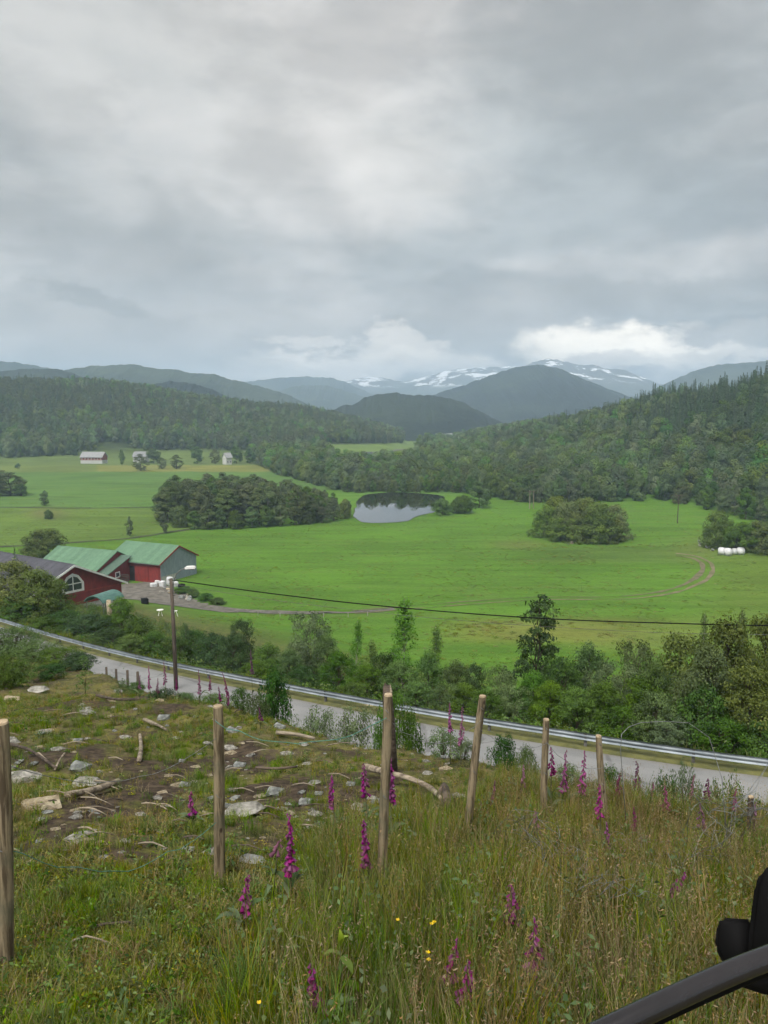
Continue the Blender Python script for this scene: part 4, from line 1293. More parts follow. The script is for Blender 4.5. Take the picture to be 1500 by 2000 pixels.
def build_woods():
    kinds = ['far_a', 'far_b', 'far_c', 'far_d', 'spruce_a', 'spruce_b', 'spruce_c', 'pine_a', 'pine_b']
    # left hill
    X, Y, rg = wood_points(301, 5.8, -420, 880, 590, 1150)
    Z = height(X, Y); px, py = to_px(X, Y, Z)
    c = 750 + FPX * X / Y / 0.992
    top = np.interp(c, L_TOP[:, 0], L_TOP[:, 1])
    keep = (Z > 3.0) & ~((px > 630) & (px < 815) & (py > 866) & (py < 912)) & (py < 904)
    keep &= ~((px > 150) & (px < 500) & (py > 880))
    keep &= ~((px > 190) & (px < 262) & (py > 866 + (px - 190) * 0.0) & (py > 850 + np.abs(px - 215) * 0.5))
    X, Y, Z, px, py = X[keep], Y[keep], Z[keep], px[keep], py[keep]
    cn = fbm(X / 70, Y / 70, 71, 4) + 0.35 * np.clip((860 - py) / 60, -1, 1)
    u = rg.uniform(size=len(X))
    st = ((fbm(X / 40, Y / 40, 75, 3) * 3.0 + rg.normal(size=len(X)) * 0.7 + 8).astype(int)) % 4
    pick = np.where(cn + rg.normal(size=len(X)) * 0.2 > 0.10, np.where(u < 0.6, 7 + (u < 0.28), 4 + (u * 17).astype(int) % 3), st)
    sc = rg.uniform(0.55, 1.15, len(X)) * np.where(pick >= 4, 1.0, 0.98)
    size = np.column_stack([sc * rg.uniform(0.85, 1.15, len(X)), sc * rg.uniform(0.85, 1.15, len(X)), sc])
    turn = np.column_stack([np.zeros((len(X), 2)), rg.uniform(0, 6.28, len(X))])
    scatter('forest', np.column_stack([X, Y, Z - 0.3]), pick, turn, size, [P[k].joined(k) for k in kinds],
            'dark mixed forest covering the low hill on the left', 'forest')
    # right hill
    X, Y, rg = wood_points(302, 5.4, 770, 2050, 262, 1000)
    Z = height(X, Y); px, py = to_px(X, Y, Z)
    c = 750 + FPX * X / Y / 0.992
    rb = np.interp(c, R_BASE[:, 0], R_BASE[:, 1])
    d = np.hypot(X, Y)
    edge = np.interp(px, [770, 900, 960, 1040, 1130, 1280, 1360, 1420, 1500, 2000], [960, 962, 975, 985, 986, 978, 992, 1010, 1030, 1040])
    keep = (py < edge - rg.uniform(0, 3, len(X))) & ~((px > 640) & (px < 815) & (py > 866) & (py < 912)) & (py > 500)
    keep &= ~in_poly(X, Y, [(p[0], p[1]) for p in POND]) & ~((px < 905) & (py > 955))
    keep &= ~((px < 830) & (py < 905)) & (d > 262)
    X, Y, Z, px, py, d = X[keep], Y[keep], Z[keep], px[keep], py[keep], d[keep]
    up = np.clip((905 - py) / 70, -1, 1)
    cn = fbm(X / 45, Y / 45, 72, 4) * 0.9 + up * smooth(1150, 1300, px) * 0.8 - 0.15 + 0.4 * np.exp(-((px - 1090) / 60) ** 2 - ((py - 890) / 40) ** 2)
    u = rg.uniform(size=len(X))
    con = cn + rg.normal(size=len(X)) * 0.16 > 0.34
    st = ((fbm(X / 28, Y / 28, 76, 3) * 3.0 + rg.normal(size=len(X)) * 0.6 + 8).astype(int)) % 4
    pick = np.where(con, 4 + (u * 29).astype(int) % 3, st)
    sc = rg.uniform(0.55, 1.12, len(X)) ** 1.0 * np.where(con, rg.uniform(0.75, 1.08, len(X)), 0.95)
    size = np.column_stack([sc * rg.uniform(0.85, 1.15, len(X)), sc * rg.uniform(0.85, 1.15, len(X)), sc])
    turn = np.column_stack([np.zeros((len(X), 2)), rg.uniform(0, 6.28, len(X))])
    # the nearest rows are trees of their own
    order = np.argsort(-(py + rg.uniform(0, 4, len(X))) + np.where((px < 880) | (px > 1530), 1000, 0))
    near = np.zeros(len(X), bool); near[order[:44]] = True
    kk = ['grove_a', 'grove_b', 'grove_e', 'grove_b', 'spruce_a', 'spruce_b', 'spruce_c']
    for i in np.nonzero(near)[0]:
        pr = P[kk[pick[i]]]
        pr.place('forest_edge_tree', (X[i], Y[i], Z[i] - 0.2), pr.h * sc[i] * 0.9, None, ('spruce' if pick[i] > 3 else 'leafy tree') + ' in the front row of the forest ' + ('near the pond' if px[i] < 1000 else 'behind the round thicket' if px[i] < 1250 else 'behind the single power pole' if px[i] < 1380 else 'beyond the white bales'), 'tree', 'trees along the forest edge')
    f = ~near
    scatter('forest', np.column_stack([X, Y, Z - 0.3])[f], pick[f], turn[f], size[f], [P[k].joined(k) for k in kinds],
            'mixed forest with spruces along the crest on the right hand hill', 'forest')
    # belt of trees behind the pond and below the small meadow, as far as the left hill
    X, Y, rg = wood_points(303, 4.2, 470, 960, 360, 640)
    Z = height(X, Y); px, py = to_px(X, Y, Z)
    up_e = np.interp(px, [470, 520, 600, 640, 680, 720, 800, 850, 960], [900, 905, 908, 912, 918, 920, 915, 905, 900])
    lo_e = np.interp(px, [470, 515, 530, 600, 660, 700, 850, 960], [890, 905, 922, 944, 960, 962.5, 962.5, 966])
    keep = (py > up_e) & (py < lo_e) | ((px > 490) & (px < 645) & (py < 912) & (py > 880)) | ((px > 815) & (py < lo_e) & (py > 872))
    keep &= (px > 505) | (py < 903)
    X, Y, Z, px, py = X[keep], Y[keep], Z[keep], px[keep], py[keep]
    pick = (rg.uniform(size=len(X)) * 31).astype(int) % 4
    sc = rg.uniform(0.70, 1.1, len(X)) * np.where(py > 945, 0.66, np.where(py > 930, 0.85, 1.0))
    order = np.argsort(-py)
    near = np.zeros(len(X), bool); near[order[:40]] = True
    kk = ['grove_a', 'grove_b', 'grove_e', 'grove_a']
    for i in np.nonzero(near)[0]:
        pr = P[kk[pick[i]]]
        pr.place('pond_tree', (X[i], Y[i], Z[i] - 0.2), pr.h * sc[i], None, 'leafy tree in the belt ' + ('left of the pond' if px[i] < 690 else 'along the far shore of the pond' if px[i] < 860 else 'right of the pond') + (', pale' if pick[i] == 1 else ', dense green'), 'tree', 'trees behind the pond')
    f = ~near
    turn = np.column_stack([np.zeros((len(X), 2)), rg.uniform(0, 6.28, len(X))])
    size = np.column_stack([sc, sc, sc])
    scatter('forest', np.column_stack([X, Y, Z - 0.3])[f], pick[f], turn[f], size[f], [P[k].joined(k) for k in kinds[:4]],
            'belt of broadleaf woodland behind the pond', 'woodland')
build_woods()


def place_px(kind, name, px, base_y, top_y, width_px=None, label=None, cat='tree', group=None, Y=None, sink=0.1, lo=60.0):
    """a plant that stands where a pixel meets the ground (or Y metres ahead) and reaches up to a row"""
    if Y is None:
        g = on_ground(px, base_y, lo)
    else:
        p = at(px, base_y, Y)
        g = Vector((p.x, p.y, hz(p.x, p.y)))
    t = at(px, top_y, g.y)
    w = None if width_px is None else width_px * g.y / FPX
    return P[kind].place(name, (g.x, g.y, g.z - sink), max(0.3, t.z - g.z + sink), w, label, cat, group)


def build_grove():
    """the grove of pines and birches left of the pond"""
    rg = np.random.default_rng(310)
    poly_px = [(308, 1002), (318, 1018), (345, 1030), (390, 1035), (450, 1034), (520, 1030), (600, 1024), (684, 1013), (682, 996), (640, 980), (560, 975), (470, 970), (390, 972), (330, 985)]
    front = [(322, 1018, 'grove_e'), (352, 1030, 'grove_e'), (380, 1034, 'grove_a'), (408, 1034, 'grove_b'), (432, 1033, 'grove_a'), (462, 1033, 'grove_e'), (492, 1031, 'grove_b'),
             (520, 1029, 'grove_a'), (548, 1028, 'grove_b'), (575, 1026, 'grove_c'), (600, 1023, 'grove_e'), (628, 1021, 'grove_c'), (652, 1018, 'grove_d'), (672, 1013, 'grove_e')]
    for i, (a, b, k) in enumerate(front):
        pr = P[k]
        g = on_ground(a, b, 100)
        pr.place('grove_tree', (g.x, g.y, g.z - 0.1), rg.uniform(5.5, 8.5), rg.uniform(4.5, 6.5), ['first', 'second', 'third', 'fourth', 'fifth', 'sixth', 'seventh', 'eighth', 'ninth', 'tenth', 'eleventh', 'twelfth', 'thirteenth', 'last'][i] + ' tree from the left along the front edge of the grove', 'tree', 'trees along the front of the grove')
    n = 0
    while n < 92:
        a, b = rg.uniform(308, 684), rg.uniform(972, 1030)
        if not in_poly(np.array([a]), np.array([b]), poly_px)[0]:
            continue
        n += 1
        g = on_ground(a, b, 100)
        k = rg.choice(['grove_c', 'grove_d', 'grove_c', 'grove_d', 'grove_a', 'grove_b'])
        topy = np.interp(a, [308, 340, 420, 500, 560, 620, 684], [950, 922, 922, 925, 930, 950, 985]) + rg.uniform(-2, 16)
        hgt = min(14.5, max(7.0, float(at(a, topy, g.y).z - g.z)))
        P[k].place('grove_tree', (g.x, g.y, g.z - 0.1), hgt * rg.uniform(0.85, 1.0), hgt * rg.uniform(0.5, 0.7), {'grove_a': 'green leafy tree', 'grove_b': 'pale birch', 'grove_c': 'slim dark pine', 'grove_d': 'broad dark pine'}[str(k)] + ' inside the grove, ' + ('at its left end' if a < 400 else 'in its middle' if a < 560 else 'at the end towards the pond') + (', front half' if b > 1000 else ', back half'), 'tree', 'trees inside the grove')
build_grove()

# round thicket in the right field
for i, (a, b, t, w, k) in enumerate([(1062, 1048, 985, 62, 'grove_e'), (1085, 1036, 968, 60, 'grove_e'), (1112, 1052, 978, 70, 'grove_e'), (1140, 1058, 982, 78, 'grove_e'), (1172, 1060, 980, 80, 'grove_e'),
                                     (1203, 1054, 985, 64, 'grove_e'), (1150, 1036, 972, 90, 'grove_e'), (1095, 1056, 1010, 60, 'grove_e'), (1125, 1060, 1012, 60, 'grove_e'), (1190, 1060, 1012, 60, 'grove_e')]):
    place_px(k, 'thicket_bush', a, b, t, w * 1.0, ['leftmost low', 'tall left back', 'left front', 'middle front', 'right front', 'rightmost', 'tall middle back', 'small left skirting', 'small middle skirting', 'small right skirting'][i] + ' bush of the round thicket in the field', 'bush', 'bushes of the field thicket', sink=0.5)
# bushes beside the white bales, and single field trees
for a, b, t, w, k, lab in [(1398, 1070, 996, 62, 'grove_e', 'round dark bush between the bales and the spruce slope'),
                           (1440, 1076, 1020, 70, 'round_bush', 'light green bush growing directly behind the white bales'),
                           (1480, 1078, 1018, 80, 'grove_e', 'wide bush at the frame edge beyond the white bales'),
                           (865, 1006, 974, 44, 'round_bush', 'low bush on the near shore of the pond'),
                           (900, 1002, 968, 56, 'round_bush', 'bush at the right end of the pond below the forest'),
                           (935, 992, 940, 46, 'grove_a', 'pale tree at the corner where pond shore meets forest'),
                           (20, 968, 922, 62, 'grove_d', 'dark tree at the left frame edge in the back meadow'),
                           (-8, 968, 914, 60, 'grove_d', 'tall tree cut by the left frame edge in the back meadow'),
                           (42, 969, 944, 26, 'round_bush', 'small round bush beside the trees at the left frame edge'),
                           (87, 988, 958, 20, 'grove_b', 'single slender birch just above the grassy mound'),
                           (95, 1014, 996, 18, 'round_bush', 'small dark bush on the grassy mound in the meadow'),
                           (253, 1048, 1008, 15, 'grove_b', 'slim young birch beside the ditch behind the barns'),
                           (322, 1042, 1000, 18, 'grove_b', 'pale young birch at the left end of the grove ditch'),
                           (275, 920, 886, 30, 'grove_d', 'dark pine in front of the pale roofed farmhouse'),
                           (345, 916, 888, 26, 'grove_d', 'dark pine right of the two in the farmhouse garden'),
                           (316, 916, 893, 20, 'grove_d', 'low dark pine between the larger ones near the farmhouse'),
                           (238, 908, 878, 13, 'grove_a', 'small tree on the slope right of the long red barn'),
                           (300, 905, 876, 30, 'grove_a', 'light green tree beside the pale roofed farmhouse'),
                           (385, 906, 872, 26, 'grove_a', 'dark leafy tree left of the white house'),
                           (420, 906, 876, 22, 'grove_d', 'dark tree directly left of the white house'),
                           (462, 905, 872, 26, 'grove_a', 'leafy tree directly right of the white house'),
                           (488, 905, 875, 26, 'grove_a', 'leafy tree at the far end of the yellow meadow strip'),
                           (35, 915, 905, 12, 'grove_a', 'tiny bush at the back edge of the left meadow'),
                           (92, 1100, 1033, 92, 'grove_e', 'big round olive bush behind the dark roofed house'),
                           ]:
    place_px(k, 'field_tree' if 'tree' in lab or 'birch' in lab or 'pine' in lab else 'field_bush', a, b, t, w, lab, 'bush' if 'bush' in lab else 'tree')
# ------------------------------------------------------------------ shrubs and young trees beyond the guardrail
_rx = [a for a, b, c in RAIL_PX]; _ry = [c for a, b, c in RAIL_PX]


def belt(kind, px, top, w, dd, label, cat='tree', name=None, group=None):
    Y = float(np.interp(px, _rx, _ry)) + dd
    p = at(px, top, Y)
    g = hz(p.x, p.y)
    P[kind].place(name or {'tree': 'young_tree', 'bush': 'roadside_bush'}[cat], (p.x, p.y, g - 0.1), max(1.0, p.z - g + 0.1), w * Y / FPX, label, cat, group)


for a in [
    ('maple', 22, 1096, 130, 9, 'broad leafy tree at the left frame edge below the dark roof'),
    ('maple', 70, 1112, 110, 10, 'leafy tree hiding the lower part of the dark roofed house'),
    ('alder', 104, 1128, 76, 13, 'leafy tree just left of the red gable window'),
    ('small_spruce', 28, 1072, 44, 12, 'spruce tip rising above the dark house roof'),
    ('alder', 236, 1166, 66, 15, 'bright leafy young tree beside the green lean-to roof'),
    ('alder_dark', 170, 1196, 100, 10, 'dark bush below the foundation of the red gable house', 'bush'),
    ('alder', 205, 1202, 70, 14, 'leafy bush under the green lean-to roof', 'bush'),
    ('alder_dark', 120, 1192, 90, 8, 'dark dense bush above the guardrail near the left edge', 'bush'),
    ('hazel', 45, 1172, 110, 8, 'olive bush above the guardrail at the left frame edge', 'bush'),
    ('hazel', 262, 1206, 80, 10, 'low olive bush left of the lamp pole behind the rail', 'bush'),
    ('alder', 300, 1232, 60, 8, 'small leafy bush close to the left of the lamp pole', 'bush'),
    ('alder_dark', 372, 1228, 70, 14, 'dark bush right of the lamp pole in a dense row', 'bush'),
    ('alder_dark', 412, 1232, 80, 13, 'dark rounded bush in the middle of the dense row', 'bush'),
    ('alder_dark', 447, 1236, 66, 12, 'dark bush at the foot of the dark bushy tree', 'bush'),
    ('alder_dark', 473, 1201, 58, 15, 'dark bushy tree ending the dense row right of the lamp'),
    ('alder_dark', 345, 1244, 60, 11, 'dark low bush directly behind the lamp pole', 'bush'),
    ('birch', 362, 1214, 30, 13, 'thin sapling poking out above the dark bush row'),
    ('alder', 522, 1256, 74, 9, 'light green bush left of the tall willow', 'bush'),
    ('willow', 612, 1192, 104, 13, 'tall upright willow bush in front of the meadow'),
    ('alder', 565, 1268, 70, 8, 'leafy bush filling the gap before the tall willow', 'bush'),
    ('alder', 660, 1272, 80, 7, 'leafy bush at the right foot of the tall willow', 'bush'),
    ('birch', 697, 1206, 40, 14, 'wispy young birch right of the tall willow'),
    ('birch', 724, 1246, 44, 10, 'small pale birch between the two wispy ones'),
    ('alder', 716, 1296, 80, 6, 'bushy alder behind the rail before the middle fence post', 'bush'),
    ('birch', 788, 1160, 72, 13, 'tall slender pale birch above the middle fence post'),
    ('birch', 850, 1216, 50, 14, 'pale young birch right of the tallest slender one'),
    ('alder', 778, 1290, 84, 7, 'dense alder bush directly behind the middle fence post', 'bush'),
    ('alder', 838, 1272, 70, 9, 'leafy bush below the pale young birch', 'bush'),
    ('alder', 890, 1290, 80, 8, 'green bush left of the gap with bright meadow', 'bush'),
    ('alder_dark', 930, 1288, 54, 11, 'dark pointed bush at the gap with bright meadow', 'bush'),
    ('alder', 905, 1334, 84, 5, 'low bush behind the rail left of the leaning post', 'bush'),
    ('rowan', 1052, 1150, 135, 9, 'tall dark rowan tree with layered branches'),
    ('willow', 1000, 1336, 84, 5, 'grey green bush behind the leaning fence post', 'bush'),
    ('alder', 1042, 1310, 90, 6, 'leafy bush at the foot of the layered rowan', 'bush'),
    ('hazel', 1105, 1272, 110, 7, 'dense olive bush right of the layered rowan', 'bush'),
    ('alder', 1152, 1256, 100, 9, 'leafy bush top reaching the yellow meadow patch', 'bush'),
    ('willow', 1200, 1282, 110, 6, 'grey green bush in the middle of the right thicket', 'bush'),
    ('alder', 1130, 1345, 100, 4, 'low bush hugging the rail right of the leaning post', 'bush'),
    ('hazel', 1215, 1372, 110, 4, 'olive bush hugging the rail below the right thicket', 'bush'),
    ('willow', 1255, 1246, 100, 10, 'tall willow where the right hand trees begin'),
    ('maple', 1330, 1236, 150, 9, 'broad tree with layered leaves before the right trees'),
    ('maple', 1425, 1206, 150, 7, 'big olive tree near the right frame edge'),
    ('maple', 1500, 1200, 140, 9, 'big tree cut by the right frame edge'),
    ('birch', 1378, 1188, 34, 12, 'slim leading shoot above the big right hand trees'),
    ('birch', 1452, 1182, 38, 11, 'slim dark top just left of the right frame edge'),
    ('maple', 1468, 1300, 150, 4, 'bright leaved tree low at the right frame edge'),
    ('hazel', 1370, 1330, 130, 4, 'olive bush under the broad layered tree', 'bush'),
    ('hazel', 1290, 1345, 110, 4, 'shady bush left under the broad layered tree', 'bush'),
    ('hazel', 1430, 1400, 120, 2.6, 'low bright bush on the rail near the right edge', 'bush'),
    ('willow', 1320, 1400, 90, 3, 'pale bush drooping over the rail', 'bush'),
    ('alder', 500, 1290, 70, 5, 'low bush on the rail right of the dark bush row', 'bush'),
    ('alder_dark', 590, 1300, 80, 5, 'dark low bush in front of the tall willow foot', 'bush'),
    ('alder', 640, 1240, 70, 11, 'bushy shoulder right of the tall willow', 'bush'),
    ('hazel', 690, 1330, 80, 3.5, 'olive bush on the rail before the wispy birches', 'bush'),
    ('alder_dark', 748, 1268, 70, 10, 'dark bush between the wispy birch and the slender one', 'bush'),
    ('alder', 812, 1330, 80, 4, 'low green bush on the rail right of the middle post', 'bush'),
    ('willow', 868, 1330, 70, 4.5, 'grey low bush on the rail left of the meadow gap', 'bush'),
    ('alder', 950, 1346, 80, 4, 'low green bush under the gap with bright meadow', 'bush'),
    ('willow', 985, 1296, 70, 8, 'pale bush left of the layered rowan', 'bush'),
    ('alder', 1075, 1330, 90, 4.5, 'green bush on the rail below the layered rowan', 'bush'),
    ('alder', 1180, 1330, 100, 4.5, 'green bush low in the middle of the right thicket', 'bush'),
    ('hazel', 1250, 1320, 100, 5, 'olive bush under the first willow of the right trees', 'bush'),
    ('maple', 1385, 1262, 130, 5, 'layered tree between the broad tree and the big olive one'),
    ('alder', 1285, 1290, 90, 7, 'leafy bush filling the foot of the broad layered tree', 'bush'),
    ('hazel', 1490, 1400, 120, 3, 'bright bush low at the right frame corner by the rail', 'bush'),
    ('alder_dark', 210, 1226, 80, 6, 'dark bush on the rail below the bare trunk', 'bush'),
    ('alder', 255, 1240, 70, 5, 'green bush on the rail left of the lamp pole', 'bush'),
    ('hazel', 90, 1206, 90, 5, 'olive bush on the rail below the left trees', 'bush'),
]:
    belt(*a)

# ------------------------------------------------------------------ farm
def frame_at(name, x, y, z, dirx, diry, label, cat):
    """Empty whose local x runs along the ridge direction"""
    return empty(name, (x, y, z), math.atan2(diry, dirx), label, cat)


def gable_house(root, L, hw, eave, ridge, wall_m, roof_m, gable_m=None, over=0.5, over_end=0.4, trim=None, base=0.0):
    """ridge along local x from 0 to L, centred on local y = 0; the near gable stands at x = 0"""
    b = MB().prism([(-hw, base), (hw, base), (hw, eave), (0, ridge - 0.06), (-hw, eave)], 0.0, L)
    b.build('wall', wall_m, root)
    if gable_m is not None:
        MB().prism([(-hw + 0.02, base), (hw - 0.02, base), (hw - 0.02, eave - 0.03), (0, ridge - 0.12), (-hw + 0.02, eave - 0.03)], -0.06, -0.004).build('gable_cladding', gable_m, root)
    k = (ridge - eave) / hw
    rb = MB()
    for s in (-1, 1):
        ye = s * (hw + over); ze = eave - k * over
        poly = [(0, ridge), (0, ridge + 0.14), (ye, ze + 0.14), (ye, ze)]
        if s > 0:
            poly = poly[::-1]
        rb.prism(poly, -over_end, L + over_end)
    rf = rb.build('roof', roof_m, root)
    # sheets of the slope that faces the road, each lapped over the next
    nsh = int((L + 2 * over_end) / 1.25)
    for q in range(nsh):
        x0 = -over_end + (L + 2 * over_end) * q / nsh; x1 = -over_end + (L + 2 * over_end) * (q + 1) / nsh + 0.03
        lift = 0.145 + 0.022 * (q % 2)
        MB().prism([(hw + over + 0.02, eave - k * over + lift), (0.0, ridge + lift), (0.0, ridge + lift + 0.02), (hw + over + 0.02, eave - k * over + lift + 0.02)], x0, x1).build('roof_sheet', roof_m, rf)
    MB().tube([(-over_end, hw + over + 0.06, eave - k * over - 0.02), (L + over_end, hw + over + 0.06, eave - k * over - 0.02)], 0.07, 6).build('gutter', M['steel_post'], root)
    MB().prism([(-0.22, ridge + 0.10), (0, ridge + 0.24), (0.22, ridge + 0.10)], -over_end, L + over_end).build('ridge_cap', roof_m, rf)
    if trim is not None:
        for s in (-1, 1):
            ye = s * (hw + over + 0.03); ze = eave - k * over
            poly = [(0, ridge - 0.16), (0, ridge + 0.17), (ye, ze + 0.17), (ye, ze - 0.16)]
            if s > 0:
                poly = poly[::-1]
            MB().prism(poly, -over_end - 0.10, -over_end - 0.004).build('barge_board', trim, root)
    return rf


def build_barns():
    # right barn: grey sheet gable, green roof, red side
    dx, dy = -0.904, 0.427
    root = frame_at('barn', -46.6, 171.5, hz(-46.6, 171.5) - 0.2, dx, dy, 'red barn with bright green roof and grey metal gable facing the field', 'barn')
    gable_house(root, 15.2, 6.1, 4.7, 7.7, M['red_board'], M['green_roof'], M['grey_sheet'], 0.5, 0.3, M['red_plain'])
    # local +y is to the right of -x direction: the camera side is the one with the larger local y
    side = 6.1
    def on_side(x0, x1, z0, z1, mat, nm):
        return MB().box((x0, side + 0.004, z0), (x1, side + 0.06, z1)).build(nm, mat, root)
    on_side(7.4, 8.8, 0.1, 3.6, M['void'], 'doorway')
    d = MB()
    for k in range(4):
        d.box((3.4 + k * 0.95, side + 0.01, 0.1), (4.32 + k * 0.95, side + 0.09, 3.8))
    d.build('sliding_door', M['red_board'], root)
    MB().box((0.6, side + 0.008, 0.1), (3.2, side + 0.07, 3.9)).build('cladding_panel', M['red_board'], root)
    MB().box((-0.10, 1.2, -0.6), (-0.07, 6.0, 1.7)).build('foundation', M['concrete'], root)
    # left barn
    root = frame_at('barn', -59.9, 169.6, hz(-59.9, 169.6) - 0.2, -0.923, 0.386, 'long low barn with pale green roof joined on the left', 'barn')
    gable_house(root, 17.0, 6.6, 3.5, 6.8, M['red_board'], M['green_roof'], None, 0.5, 0.3)
    # dull green lean-to between the two
    root = frame_at('lean_to_shed', -58.4, 169.0, hz(-58.4, 169.0) - 0.1, -0.923, 0.386, 'small red lean-to with dull green roof between the two barns', 'shed')
    MB().prism([(-1.0, 0), (6.0, 0), (6.0, 2.7), (-1.0, 5.4)], -0.9, 2.2).build('wall', M['red_board'], root)
    MB().prism([(-1.3, 5.60), (6.5, 2.62), (6.5, 2.80), (-1.3, 5.78)], -1.4, 2.5).build('roof', M['green_roof_dull'], root)
    w = MB().box((-0.96, 2.3, 1.7), (-0.903, 3.4, 2.6)).build('window', M['glass'], root)
    f = MB()
    for r in ((2.15, 3.55, 2.6, 2.78), (2.15, 3.55, 1.52, 1.7), (2.15, 2.3, 1.7, 2.6), (3.4, 3.55, 1.7, 2.6)):
        f.box((-1.00, r[0], r[2]), (-0.904, r[1], r[3]))
    f.build('frame', M['white'], w)
    # grey wooden gate leaning in the corner
    g = on_ground(236, 1139, 100)
    root = empty('farm_gate', (g.x, g.y, g.z), R(15), 'grey wooden slatted gate in the corner between the barns', 'gate')
    for x in (-1.6, 0, 1.6):
        MB().box((x - 0.07, -0.07, 0), (x + 0.07, 0.07, 1.9)).build('upright', M['deadwood_dark'], root)
    for k in range(5):
        MB().box((-1.7, 0.075, 0.25 + k * 0.36), (1.7, 0.12, 0.43 + k * 0.36)).build('slat', M['deadwood_dark'], root)


build_barns()


def build_house():
    D = 118.0
    ap = at(140, 1104, D)
    dx, dy = -0.83, 0.557
    gz = ap.z - 10.2
    root = frame_at('farmhouse', ap.x, ap.y, gz, dx, dy, 'red gabled house with dark grey roof and fan shaped white window', 'house')
    gable_house(root, 26.0, 9.0, 6.0, 10.2, M['red_board'], M['slate'], None, 0.7, 0.7, M['white'], base=3.7)
    MB().prism([(-8.95, -2.0), (8.95, -2.0), (8.95, 3.7), (-8.95, 3.7)], 0.06, 25.9).build('foundation', M['concrete'], root)
    MB().box((-0.07, -8.9, 5.55), (-0.003, 8.9, 5.72)).build('band_board', M['red_plain'], root)
    # fan window in the gable: white frame and bars around four panes; gable plane x = 0, camera side x < 0
    yc = 0.0
    outl = [(-1.95, 5.85), (1.95, 5.85), (1.95, 7.25), (1.0, 8.5), (0, 8.9), (-1.0, 8.5), (-1.95, 7.25)]
    fr = MB().prism([(yc + p[0], p[1]) for p in outl], -0.09, -0.003).build('window_frame', M['white'], root)
    panes = [[(-1.5, 6.22), (-0.1, 6.22), (-0.1, 7.15), (-1.5, 7.15)], [(0.1, 6.22), (1.5, 6.22), (1.5, 7.15), (0.1, 7.15)],
             [(-1.45, 7.33), (-0.1, 7.33), (-0.1, 8.4), (-0.8, 8.14)], [(0.1, 7.33), (1.45, 7.33), (0.8, 8.14), (0.1, 8.4)]]
    for q in panes:
        MB().prism([(yc + p[0], p[1]) for p in q], -0.115, -0.093).build('pane', M['glass'], fr)
    w = MB().box((-0.10, -2.9, 1.6), (0.055, -1.6, 2.9)).build('cellar_window', M['glass'], root)
    f = MB()
    for r in ((-3.05, -1.45, 2.9, 3.05), (-3.05, -1.45, 1.45, 1.6), (-3.05, -2.9, 1.6, 2.9), (-1.6, -1.45, 1.6, 2.9)):
        f.box((-0.13, r[0], r[2]), (0.05, r[1], r[3]))
    f.build('frame', M['white'], w)
    # green curved shelter in front
    g = at(203, 1160, 112.0)
    gg = hz(g.x, g.y)
    root = empty('curved_shelter', (g.x, g.y, gg), R(-20), 'blue green arched shelter roof beside the red house', 'shelter')
    pr = []
    for k in range(9):
        t = math.pi * (0.12 + 0.76 * k / 8)
        pr.append((-math.cos(t) * 1.9, math.sin(t) * 1.5))
    hgt = g.z - gg - 1.3
    poly = [(a, b + hgt) for a, b in pr] + [(a * 0.94, b + hgt - 0.1) for a, b in reversed(pr)]
    MB().prism(poly[::-1], -2.3, 2.3, 'y').build('roof', M['green_tarp'], root)
    for x in (-1.5, 1.5):
        for y in (-2.0, 2.0):
            MB().tube([(x, y, -0.2), (x, y, hgt + 0.9)], 0.07, 6).build('leg', M['steel_post'], root)


build_house()


